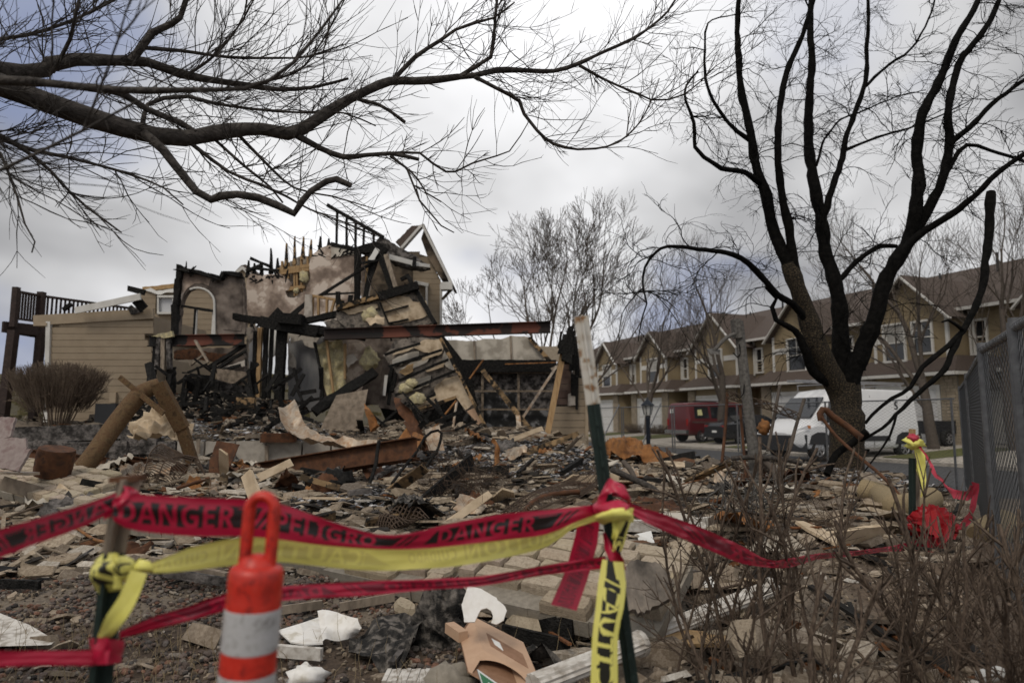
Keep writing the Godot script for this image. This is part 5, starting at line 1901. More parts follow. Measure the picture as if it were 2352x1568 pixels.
	for q in [[774, 484, 772, 572], [796, 498, 796, 576], [817, 510, 816, 578], [836, 522, 834, 578], [858, 536, 858, 576]]:
		add_beam(t, "charred_truss_post", [q[0], q[1], 18.2, q[2], q[3], 18.2], .06, .08, M.char, .18)
	for q in [[760, 560, 825, 577], [800, 568, 848, 585], [818, 573, 868, 560]]:
		add_beam(t, "charred_plate", [q[0], q[1], 18.0, q[2], q[3], 18.0], .12, .12, M.char, .3)
	# right of the plaster wall
	add_beam(t, "charred_post", [821, 578, 17.8, 820, 695, 17.8], .16, .16, M.char, .12)
	put(slab([828, 590, 846, 585, 850, 640, 845, 690, 828, 696], 18.1, .1, 1.3), "plaster_strip", M.plaster_soot, t)
	add_beam(t, "wall_stud", [843, 590, 18.0, 840, 685, 18.0], .05, .1, M.wood, .03)
	for q in [[864, 562, 837, 690, .13], [866, 565, 902, 662, .2], [870, 580, 850, 640, .1], [862, 562, 846, 605, .1]]:
		add_beam(t, "charred_rafter", [q[0], q[1], 17.6, q[2], q[3], 17.4], q[4], q[4] * .8, M.char, .18)
	add_beam(t, "charred_rafter", [886, 585, 17.3, 908, 658, 17.2], .12, .06, M.wood_grey, .12)
	put(slab([862, 568, 872, 574, 858, 600, 844, 606, 846, 594], 17.4, .02, 1.0), "torn_housewrap", M.paper, t)
	put(slab([834, 566, 868, 556, 890, 570, 880, 584, 850, 578, 830, 580], 17.5, .2, 2.0), "charred_roof_edge", M.char, t)
	for q in [[733, 680, 850, 606, .07], [742, 676, 820, 672, .05], [668, 723, 702, 695, .07], [675, 724, 704, 698, .05], [826, 605, 868, 598, .06]]:
		add_beam(t, "charred_brace", [q[0], q[1], 17.2, q[2], q[3], 17.4], q[4], q[4], M.char, .15)
	# stub wall with bare studs above the ledge
	put(slab([700, 676, 715, 676, 716, 728, 698, 728], 16.6, .12, .6), "stub_wall", M.drywall_white, t)
	for q in [[718, 680, 717, 728], [731, 684, 731, 727], [751, 688, 750, 727], [768, 690, 758, 726]]:
		add_beam(t, "wall_stud", [q[0], q[1], 16.7, q[2], q[3], 16.7], .05, .1, M.wood, .03)
	add_beam(t, "wall_plate", [716, 679, 16.7, 787, 691, 16.7], .06, .1, M.wood, .05)
	for q in [[776, 670, 777, 712], [805, 678, 802, 700], [786, 690, 786, 712]]:
		add_beam(t, "charred_stud", [q[0], q[1], 16.6, q[2], q[3], 16.6], .1, .1, M.char, .2)
	# first-floor ledge: the long black beam
	mb = beam(MB.new(), at(536, 726, 15.9), at(640, 744, 15.9), .16, .2, .25)
	beam(mb, at(600, 738, 15.9), at(735, 762, 15.8), .26, .3, .16)
	beam(mb, at(735, 760, 15.8), at(835, 772, 15.6), .22, .24, .22)
	beam(mb, at(680, 740, 15.9), at(800, 716, 16.0), .14, .16, .22)
	put(mb, "charred_floor_beam", M.char, t)
	mb = MB.new()
	mb.box(at(668, 733, 15.7), Vector3(.56, .24, .3), Basis(Vector3.BACK, -.08))
	beam(mb, at(628, 738, 15.8), at(645, 722, 15.8), .3, .2, .3)
	put(mb, "charred_block", M.char, t)
	put(slab([742, 738, 800, 726, 830, 745, 860, 772, 790, 775, 760, 760], 15.9, .2, 3.0), "collapsed_ceiling", M.ash_board, t)
	# ground-floor partitions
	put(slab([566, 752, 590, 748, 592, 812, 588, 900, 576, 942, 566, 940], 16.6, .08, 1.6), "partition", M.ash_board, t)
	put(slab([572, 790, 590, 764, 592, 840, 588, 872, 570, 868], 16.5, .03, 1.5), "grey_drywall", M.drywall_grey, t)
	put(slab([568, 880, 588, 868, 586, 925, 566, 938], 16.45, .03, 1.5), "grey_drywall", M.drywall_grey, t)
	for q in [[598, 752, 592, 930, .1, 1], [611, 752, 605, 940, .1, 0], [625, 750, 616, 930, .07, 0], [588, 760, 580, 940, .09, 0]]:
		add_beam(t, "wall_stud", [q[0], q[1], 16.3, q[2], q[3], 16.3], q[4], .12, M.wood if q[5] else M.char, .15)
	put(slab([612, 756, 634, 752, 632, 815, 622, 824, 612, 820, 610, 790], 16.7, .03, 1.6), "white_drywall", M.paper, t)
	put(slab([636, 748, 660, 752, 664, 780, 648, 800, 650, 860, 660, 880, 640, 920, 634, 900], 16.35, .03, 2.2), "plaster_remnant", M.drywall_white, t)
	add_beam(t, "charred_post", [648, 748, 16.0, 640, 920, 16.0], .22, .2, M.char, .14)
	put(slab([660, 782, 745, 772, 735, 800, 740, 850, 732, 930, 718, 945, 690, 955, 662, 940], 16.8, .08, 1.2), "grey_wall", M.drywall_grey, t)
	put(slab([660, 752, 726, 746, 735, 770, 720, 800, 700, 792, 694, 780, 668, 788], 16.55, .04, 2.0), "plaster_remnant", M.drywall_white, t)
	put(slab([662, 800, 672, 812, 680, 836, 676, 850, 664, 840], 16.6, .04, 2.0), "plaster_remnant", M.drywall_white, t)
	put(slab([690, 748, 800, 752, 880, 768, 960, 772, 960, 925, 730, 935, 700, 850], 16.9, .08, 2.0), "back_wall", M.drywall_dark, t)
	# burst insulation between studs
	mb = ribbon(seen([722, 790, 16.2, 734, 840, 16.1, 745, 890, 16.0, 758, 930, 15.8]), seen([786, 782, 16.3, 792, 830, 16.2, 794, 880, 16.1, 800, 915, 15.9]), 10, .22, .07, 0, 1, 2.0)
	put(mb, "burst_insulation", M.wool, t)
	for q in [[748, 768, 766, 905], [792, 790, 792, 870], [722, 786, 736, 850], [736, 850, 742, 920]]:
		add_beam(t, "wall_stud", [q[0], q[1], 16.0, q[2], q[3], 15.9], .05, .09, M.wood if q[0] != 722 and q[0] != 736 else M.char, .1)
	put(slab([800, 790, 830, 784, 842, 800, 828, 812, 836, 850, 826, 930, 790, 940, 796, 860], 16.5, .06, 2.0), "plaster_remnant", M.plaster_soot, t)
	put(crumple(at(848, 826, 15.9), Vector3(.22, .26, .16), .4, 10, 12, 3), "hanging_insulation", M.wool, t)
	mb = ribbon(seen([790, 826, 16.0, 800, 815, 16.0, 812, 812, 16.0]), seen([800, 846, 15.9, 806, 838, 15.9, 822, 826, 15.9]), 5, .12, .06)
	put(mb, "torn_paper", M.drywall_white, t)
	put(slab([880, 810, 935, 800, 950, 850, 940, 920, 920, 945, 870, 935], 16.6, .08, 2.0), "inner_wall", M.drywall_dark, t)
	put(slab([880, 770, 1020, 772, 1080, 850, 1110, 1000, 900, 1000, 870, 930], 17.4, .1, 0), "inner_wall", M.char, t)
	for q in [[904, 835, 884, 905], [900, 842, 892, 930], [911, 846, 900, 900]]:
		add_beam(t, "charred_stud", [q[0], q[1], 15.6, q[2], q[3], 15.5], .08, .09, M.char, .2)
	add_beam(t, "bent_white_strip", [887, 862, 15.4, 882, 908, 15.4], .07, .02, M.trim, .1)

	mb = MB.new()
	for k in 85:
		var u := rng.randf_range(380, 1090 if k % 3 == 0 else 700)
		var v := rng.randf_range(890 if u < 860 else 966, 988) if u > 560 else rng.randf_range(845, 950)
		var d := lerpf(16.4, 13.4, clampf((v - 850) / 130.0, 0, 1))
		var p := at(u, v, d)
		var e := p + Vector3(rng.randf_range(-.6, .6), rng.randf_range(-.12, .6), rng.randf_range(-.3, .3))
		mb.col = Color(1, 1, 1) if rng.randf() < .75 else Color(5, 4, 3)
		beam(mb, p, e, rng.randf_range(.03, .1), rng.randf_range(.02, .07), .25)
	put(mb, "charred_splinters", M.char, t, false, "stuff")
	mb = MB.new()
	for k in 110:
		var q: Array = [[412, 620, 505, 640], [566, 640, 660, 636], [715, 586, 818, 575], [560, 745, 830, 770], [774, 712, 955, 660], [880, 780, 1010, 780], [566, 735, 700, 748]][k % 7]
		var f := rng.randf()
		var p := at(lerpf(q[0], q[2], f), lerpf(q[1], q[3], f) + rng.randf_range(-2, 6), 16.9 if k % 7 < 3 else 15.8)
		beam(mb, p, p + Vector3(rng.randf_range(-.2, .2), rng.randf_range(-.18, .22), rng.randf_range(-.05, .1)), .05, .03, .3, 0, .4)
	put(mb, "charred_splinters", M.char, t, false, "stuff")

	# gabled unit at the back right of the ruin
	t = thing("gabled_house", "tan gabled house with white rakes, its roof burned open", "house", at(975, 960, 20))
	put(slab([949, 748, 949, 600, 930, 582, 945, 577, 985, 590, 1008, 636, 1013, 648, 1013, 960, 949, 960], 20.1, .12, 0), "wall", M.siding, t)
	wall_of_boards(t, [949, 750, 949, 602, 930, 586, 945, 577, 988, 592, 1012, 646, 1014, 960, 949, 960], 20.0, .165, M.siding, [[953, 648, 982, 712]])
	put(slab([846, 640, 856, 585, 900, 585, 949, 604, 949, 742, 838, 742, 842, 690], 20.12, .1, 0), "sooty_wall", M.siding_sooty, t)
	wall_of_boards(t, [850, 640, 862, 588, 900, 588, 949, 604, 949, 742, 838, 742, 845, 690], 20.02, .165, M.siding_sooty, [], "sooty_board")
	mb = MB.new()
	beam(mb, at(970, 517, 19.7), at(1040, 657, 19.7), .07, .24)
	put(mb, "rake_board", M.trim, t)
	mb = beam(MB.new(), at(968, 520, 19.7), at(922, 572, 19.7), .07, .26)
	put(mb, "rake_board", M.trim, t)
	put(slab([973, 528, 984, 537, 1028, 640, 1013, 640, 982, 590, 967, 548], 19.85, .5, 0), "soffit", M.siding_sooty, t)
	put(slab([968, 516, 945, 518, 908, 556, 923, 571], 19.75, .12, 1.2), "gable_roof", M.shingle, t)
	put(slab([970, 514, 974, 514, 1042, 654, 1036, 654], 19.72, 1.4, 0), "roof_edge", M.shingle, t)
	mb = MB.new()
	mb.box(at(1026, 658, 19.7), Vector3(.34, .22, .3))
	put(mb, "eave_return", M.trim, t)
	add_beam(t, "eave_bracket", [1037, 664, 19.7, 1016, 687, 19.9], .08, .08, M.siding_sooty, 0)
	put(slab([1010, 652, 1015, 652, 1015, 960, 1010, 960], 19.9, .12), "corner_board", M.trim, t)
	mb = MB.new()
	for q in [[953, 649, 957, 712], [978, 651, 982, 712]]:
		beam(mb, at((q[0] + q[2]) / 2.0, q[1], 19.9), at((q[0] + q[2]) / 2.0, q[3], 19.9), .06, .1)
	beam(mb, at(952, 648, 19.9), at(984, 655, 19.9), .1, .12)
	put(mb, "window_frame", M.trim, t)
	put(slab([957, 654, 974, 657, 974, 675, 957, 672], 20.15, .03, .6), "osb_panel", M.osb, t)
	put(slab([957, 676, 977, 678, 977, 712, 957, 712], 20.2, .02, 0), "window_pane", M.lens_clear, t)
	put(slab([874, 542, 955, 588, 985, 610, 960, 616, 900, 603, 866, 575, 862, 556], 18.8, .5, 1.6), "burned_roof", M.char_grey, t)
	add_beam(t, "gutter", [893, 590, 18.7, 980, 613, 18.9], .14, .14, M.trim, .04)
	add_beam(t, "gutter", [946, 606, 18.6, 986, 611, 18.8], .1, .1, M.trim, .04)
	add_beam(t, "charred_stub", [950, 612, 18.5, 953, 590, 18.5], .1, .1, M.char, .2)
	# black edge post leaning over the gabled unit
	mb = beam(MB.new(), at(936, 632, 15.9), at(1000, 745, 15.6), .1, .14, .18)
	beam(mb, at(921, 642, 15.9), at(938, 633, 15.9), .08, .08, .2)
	one(mb, "charred_stud", M.char, "leaning charred stud in front of the gabled house window", "charred timber")

	# fallen roof piece above the steel beam
	t = thing("fallen_roof_section", "tilted cream-faced roof section lying above the long steel beam", "wreckage", at(880, 760, 15.8))
	put(slab([774, 710, 822, 695, 955, 655, 962, 668, 996, 744, 895, 750, 860, 748, 800, 760, 770, 730], 15.8, .12, 2.0), "sheathing", M.ash_board, t)
	put(slab([872, 690, 905, 678, 940, 682, 948, 692, 960, 694, 978, 690, 985, 720, 975, 728, 940, 738, 905, 744, 888, 738, 880, 715], 15.76, .03, 1.2), "plaster_face", M.plaster_cream, t)
	put(slab([785, 714, 840, 700, 866, 698, 868, 706, 830, 716, 800, 722], 15.76, .03, 1.4), "plaster_face", M.plaster_cream, t)
	add_beam(t, "charred_top_beam", [772, 708, 15.7, 872, 680, 15.7], .12, .14, M.char_tan, .15)
	add_beam(t, "charred_top_beam", [870, 682, 15.7, 960, 655, 15.7], .2, .18, M.char, .12)
	for q in [[872, 694, 892, 742], [880, 718, 938, 702], [938, 733, 892, 742]]:
		add_beam(t, "charred_batten", [q[0], q[1], 15.72, q[2], q[3], 15.72], .04, .04, M.char, .25)
	put(crumple(at(851, 724, 15.6), Vector3(.18, .17, .12), .35, 10, 12, 3), "insulation_lump", M.wool, t)
	mb = ribbon(seen([840, 735, 15.5, 860, 720, 15.5, 880, 728, 15.5]), seen([850, 748, 15.4, 866, 742, 15.4, 884, 740, 15.4]), 6, .15, .06)
	put(mb, "torn_board", M.plaster_cream, t)
	# the long steel beam
	mb = ibeam(at(744, 768, 15.4), at(1264, 751, 15.0), .25, .2, Vector3.UP)
	one(mb, "steel_beam", M.steel_burnt, "long black and rust-red steel beam spanning the ruin", "steel beam")
	mb = ibeam(at(342, 783, 16.5), at(561, 780, 16.5), .27, .2, Vector3.UP)
	one(mb, "steel_beam", M.steel_burnt, "short scorched steel beam under the burned arch", "steel beam")
	# big hanging slab below it
	t = thing("fallen_ceiling", "big slanting slab of burned ceiling hanging below the steel beam", "wreckage", at(1000, 960, 14.6))
	var S := [907, 782, 960, 774, 1011, 777, 1020, 793, 1040, 828, 1058, 863, 1087, 922, 1094, 933, 1112, 968, 1100, 980, 1069, 945, 1049, 913, 1000, 935, 960, 953, 925, 935, 905, 893, 922, 872, 900, 841, 878, 816, 896, 800]
	put(slab(S, 14.9, .07, 1.5, 0, .06), "sheathing", M.ash_board, t)
	put(slab([947, 797, 975, 780, 1008, 779, 1018, 795, 1014, 812, 985, 822, 968, 829, 970, 818, 990, 812, 966, 806], 14.84, .03, 1.3, 0, .06), "plaster_face", M.plaster_cream, t)
	put(slab([997, 890, 1022, 868, 1054, 862, 1085, 928, 1068, 942, 1048, 912, 1010, 925, 975, 938, 950, 950, 946, 944, 970, 925, 1000, 905], 14.84, .03, 1.6, 0, .06), "plaster_face", M.plaster_cream, t)
	put(slab([1072, 944, 1092, 935, 1108, 968, 1098, 976, 1084, 958], 14.82, .03, .8, 0, .06), "board_face", M.cabinet, t)
	put(slab([975, 848, 1000, 836, 1022, 830, 1018, 842, 995, 850, 980, 854], 14.84, .03, 1.0, 0, .06), "plaster_face", M.plaster_cream, t)
	put(slab([916, 856, 935, 838, 950, 834, 948, 852, 930, 862], 14.84, .02, 1.4, 0, .06), "osb_patch", M.osb, t)
	put(slab([915, 800, 950, 795, 970, 788, 968, 792, 930, 808, 900, 816], 14.84, .02, 1.2, 0, .06), "plaster_face", M.plaster_cream, t)
	for q in [[900, 826, 930, 812, 962, 806, 960, 822, 930, 834, 904, 840], [930, 884, 965, 868, 990, 862, 984, 884, 950, 896, 925, 904], [1020, 806, 1034, 828, 1046, 850, 1030, 846, 1016, 830], [918, 846, 945, 832, 985, 824, 975, 836, 940, 850]]:
		put(slab(q, 14.845, .02, 2.0, 0, .06), "plaster_face", M.plaster_pale, t)
	for q in [[884, 814, 965, 788, .07], [893, 842, 1016, 803, .09], [917, 874, 1030, 825, .09], [906, 908, 1046, 852, .1], [925, 938, 1000, 905, .05], [928, 948, 1048, 912, .08]]:
		add_beam(t, "charred_batten", [q[0], q[1], 14.78, q[2], q[3], 14.78], .06, q[4] * .7, M.char if q[4] != .08 else M.char_tan, .25)
	mb = MB.new()
	beam(mb, at(1012, 778, 14.75), at(1058, 866, 14.7), .07, .1, .2)
	beam(mb, at(1058, 866, 14.7), at(1115, 980, 14.5), .07, .1, .2)
	put(mb, "charred_edge_board", M.char_tan, t)
	for q in [[945, 880, .14], [960, 915, .18], [930, 892, .15]]:
		put(crumple(at(q[0], q[1], 14.7), Vector3(q[2], q[2] * .7, .06), .4, 8, 12, 4), "insulation_clump", M.wool, t)
	# loose sloping timber in front of the partitions
	mb = beam(MB.new(), at(735, 935, 14.4), at(860, 855, 15.2), .2, .2, .12)
	beam(mb, at(720, 948, 14.3), at(760, 915, 14.5), .16, .16, .2)
	one(mb, "charred_beam", M.char, "thick charred beam leaning up across the grey partitions", "charred timber")
	for q in [[1048, 920, 14.0, 997, 982, 13.7, .022, "thin rusty rod slanting under the fallen ceiling"], [1049, 922, 14.2, 1040, 982, 13.9, .03, "thicker pale rod standing under the fallen ceiling"], [1110, 826, 15.5, 1078, 870, 15.3, .02, "short rust-red rod before the garage door header"]]:
		mb = MB.new()
		mb.rod(at(q[0], q[1], q[2]), at(q[3], q[4], q[5]), q[6])
		one(mb, "metal_rod", M.rust if q[6] < .025 else M.tin, q[7], "rod")

func garage() -> void:
	var t := thing("garage", "burned-out garage shell with its sooty sectional door", "garage", at(1150, 1010, 18.5))
	put(slab([1018, 780, 1087, 783, 1110, 778, 1150, 779, 1175, 770, 1211, 773, 1228, 786, 1238, 800, 1252, 822, 1238, 832, 1040, 832], 18.5, .14, .9), "plaster_band", M.plaster_pale, t)
	for q in [[1089, 782, 1091, 829], [1173, 771, 1175, 828]]:
		add_beam(t, "board_joint", [q[0], q[1], 18.47, q[2], q[3], 18.47], .06, .02, M.wood_grey, .1)
	add_beam(t, "charred_edge", [1216, 774, 18.4, 1236, 800, 18.4], .1, .1, M.char_tan, .3)
	add_beam(t, "charred_edge", [1234, 798, 18.4, 1262, 828, 18.4], .1, .1, M.char_tan, .3)
	put(slab([1010, 826, 1278, 826, 1278, 853, 1030, 856], 18.35, .14, .6), "door_header", M.char, t)
	add_beam(t, "header_wire", [1160, 836, 18.2, 1276, 832, 18.2], .03, .03, M.rust, .1)
	put(slab([900, 840, 1280, 840, 1280, 1015, 900, 1015], 18.9, .1), "back_board", M.char, t)
	var ux := [1036, 1108, 1191, 1282]
	var vy := [856, 898, 940, 982, 1012]
	for r in 4:
		for c in 3:
			put(slab([ux[c] + 1, vy[r] + 1, ux[c + 1] - 1, vy[r] + 1, ux[c + 1] - 1, vy[r + 1] - 1, ux[c] + 1, vy[r + 1] - 1], 18.62 + rng.randf() * .03, .05), "door_panel", M.char_grey if r < 1 or rng.randf() < .35 else M.door_soot, t)
	for c in 4:
		add_beam(t, "door_stile", [ux[c], 852, 18.5, ux[c], 1012, 18.5], .07, .05, M.rust_tan, .03)
	for r in 4:
		add_beam(t, "door_rail", [1036, vy[r] - (2 if r == 0 else 0), 18.47, 1282, vy[r], 18.47], .05, .05, M.rust_tan, .08)
	# neighbour wall seen over the band
	put(slab([1225, 795, 1290, 795, 1290, 830, 1250, 830], 19.6, .1, .8), "rear_wall", M.stone, t)
	# corner of the garage that still stands, with its stone foot
	t = thing("garage_corner", "scorched lap-sided garage corner on a stone foot", "wall", at(1310, 1032, 16))
	put(slab([1299, 813, 1315, 817, 1310, 864, 1328, 862, 1343, 864, 1346, 1000, 1268, 1000, 1283, 905], 16.1, .16, 0), "wall", M.char_grey, t)
	wall_of_boards(t, [1299, 813, 1315, 817, 1311, 905, 1309, 930, 1270, 930, 1283, 870], 16.05, .165, M.siding_brown, [], "scorched_board")
	wall_of_boards(t, [1317, 865, 1343, 864, 1346, 998, 1267, 998, 1271, 930, 1309, 932], 16.03, .165, M.siding, [], "siding_board")
	put(slab([1344, 862, 1351, 862, 1352, 1030, 1345, 1030], 15.98, .16), "corner_board", M.trim_tan, t)
	for q in [[1310, 776, 1316, 850, .16], [1322, 772, 1326, 862, .1], [1318, 860, 1316, 910, .12], [1326, 865, 1324, 940, .06]]:
		add_beam(t, "charred_strip", [q[0], q[1], 15.95, q[2], q[3], 15.95], q[4], .08, M.char, .3)
	put(slab([1305, 905, 1321, 900, 1322, 930, 1304, 932], 15.93, .05, .8), "vent_cover", M.drywall_white, t)
	var st := at(1324, 1015, 15.95)
	var k := 0
	for r in 4:
		var x := 1303.0
		while x < 1345:
			var w := minf(rng.randf_range(7, 14), 1347 - x)
			var mb := MB.new()
			var q := rng.randf_range(.75, 1.0)
			mb.col = Color(q, q, q)
			mb.box(at(x + w / 2, 1002 + r * 8.6, 15.93) + Vector3(0, 0, rng.randf() * .02), Vector3(w * .0093, .078, .1))
			put(mb, "stone", M.stone, t)
			x += w
	put(slab([1268, 1000, 1303, 1000, 1303, 1036, 1270, 1034], 15.95, .3, 1.0), "scorched_base", M.char_grey, t)
	# leaning posts and braces
	var mb := beam(MB.new(), at(1296, 798, 15.6), at(1256, 1003, 15.2), .13, .14, .03)
	one(mb, "timber_post", M.wood, "leaning tan timber post with a charred head by the garage", "post")
	mb = MB.new()
	for q in [[1292, 812, 1300, 770, .2], [1306, 815, 1309, 752, .2], [1284, 800, 1290, 760, .06], [1294, 774, 1318, 770, .1], [1310, 785, 1322, 760, .1], [1300, 830, 1306, 780, .26]]:
		beam(mb, at(q[0], q[1], 15.5), at(q[2], q[3], 15.5), q[4], q[4], .3, 0, .6)
	one(mb, "charred_post_head", M.char, "clump of charred splinters on the leaning timber post", "charred timber")
	mb = beam(MB.new(), at(1110, 852, 17.0), at(1150, 902, 16.4), .12, .1, .12)
	beam(mb, at(1150, 902, 16.4), at(1236, 1010, 15.2), .12, .09, .03)
	one(mb, "timber_brace", M.char_tan, "half-burned tan timber slanting across the garage door", "timber")
	mb = beam(MB.new(), at(1278, 842, 17.2), at(1200, 960, 16.0), .06, .04, .04)
	beam(mb, at(1266, 848, 17.2), at(1282, 840, 17.2), .06, .04, .04)
	one(mb, "metal_strut", M.tin, "thin metal strut slanting the other way across the garage door", "strut")
	mb = beam(MB.new(), at(1190, 955, 15.6), at(1194, 1008, 15.4), .1, .03, .3)
	one(mb, "twisted_strap", M.tin, "twisted metal strap standing before the garage door", "strap")

func foundation() -> void:
	# low concrete foundation wall holding the floor of the house
	var t := thing("foundation_wall", "low pale concrete foundation wall with dark form lines", "wall", Vector3(-4.5, .55, -12.55))
	var x := -7.2
	while x < -1.75:
		var mb := MB.new()
		var w := minf(rng.randf_range(.5, .66), -1.75 - x)
		mb.box(Vector3(x + w / 2, .83, -12.58 + rng.randf() * .012), Vector3(w - .035, .46, .2))
		put(mb, "cast_panel", M.concrete if x > -6.2 else M.char_grey, t)
		x += w
	var mb2 := MB.new()
	mb2.box(Vector3(-4.45, .82, -12.68), Vector3(5.5, .5, .2))
	put(mb2, "core", M.mortar, t)
	for q in [[455, 1020], [528, 1030], [612, 1035]]:
		var s := beam(MB.new(), at(q[0], q[1] - 12, 12.4), at(q[0], q[1] + 22, 12.4), .06, .03, .05)
		put(s, "timber_strip", M.wood_grey, t)
	# stepped blocks under the bush
	for k in 5:
		var mb := MB.new()
		mb.box(onground(60 + k * 66, 1040, .12), Vector3(.62, .36, .3), Basis(Vector3.UP, rng.randf_range(-.1, .1)))
		one(mb, "edging_block", M.char_grey, "blackened concrete block in the row below the clipped bush", "block", "blackened blocks below the clipped bush")
	# thick slab at the foot of the garage drive
	var sl := MB.new()
	sl.hexa([at(1300, 1098, 10.0) + Vector3(0, -.25, 0), at(1770, 1100, 10.2) + Vector3(0, -.25, 0), at(1740, 1085, 11.3) + Vector3(0, -.25, 0), at(1330, 1083, 11.3) + Vector3(0, -.25, 0), at(1300, 1098, 10.0), at(1770, 1100, 10.2), at(1740, 1087, 11.3), at(1330, 1085, 11.3)])
	one(sl, "concrete_slab", M.concrete, "flat grey concrete slab edge above the rusty channel beam", "slab")

# ---------------------------------------------------------------- big pieces of wreckage
func rods(called: String, a: Array, r: float, m: Material, label: String, cat: String, sides := 6) -> void:
	var p := curve(seen(a), .08)
	var rad := PackedFloat32Array()
	for k in p.size(): rad.append(r)
	var mb := MB.new()
	mb.tube(p, rad, sides)
	one(mb, called, m, label, cat)

func sheet(called: String, A: Array, B: Array, amp: float, m: Material, label: String, cat: String, across := 10, nf := 1.5, cup := 0.0) -> void:
	one(ribbon(seen(A), seen(B), across, amp, .06, 0, 1, nf, cup), called, m, label, cat)

func ribs(called: String, A: Array, B: Array, n: int, r: float, sag: float, m: Material, label: String, cat: String, lines := 2) -> void:  # wire lath: rails and cross wires
	var t := thing(called, label, cat, seen(A)[0])
	var a := curve(seen(A), .03)
	var b := curve(seen(B), .03)
	var mb := MB.new()
	for k in n:
		var f := float(k) / (n - 1)
		var p := a[int(f * (a.size() - 1))]
		var q := b[int(f * (b.size() - 1))]
		var mid := (p + q) / 2 + Vector3(0, sag * sin(f * 7.0), 0)
		mb.tube(PackedVector3Array([p, p.lerp(mid, .5) + Vector3(0, sag * .3, 0), mid, mid.lerp(q, .5) + Vector3(0, sag * .3, 0), q]), PackedFloat32Array([r, r, r, r, r]), 3, false)
	put(mb, "cross_wires", m, t, false, "stuff")
	mb = MB.new()
	for k in lines:
		var f := float(k) / maxf(1, lines - 1)
		var pts := PackedVector3Array()
		var rad := PackedFloat32Array()
		for j in 24:
			var g0 := j / 23.0
			pts.append(a[int(g0 * (a.size() - 1))].lerp(b[int(g0 * (b.size() - 1))], f) + Vector3(0, sag * sin(f * PI) * sin(g0 * 7.0), 0))
			rad.append(r * 1.5)
		mb.tube(pts, rad, 4, false)
	put(mb, "rail_wires", m, t, false, "stuff")

func tangle(c: Vector3, r: float, n: int, w: float) -> MB:
	var mb := MB.new()
	for k in n:
		var p := c + Vector3(rng.randfn(), rng.randfn() * .6, rng.randfn()) * r * .5
		twig(mb, p, Vector3(rng.randf_range(-1, 1), rng.randf_range(-.6, 1), rng.randf_range(-1, 1)).normalized(), rng.randf_range(.3, 1.0) * r * 1.6, rng.randf_range(.3, 1.0) * w, .35, Vector3(), 1)
	return mb

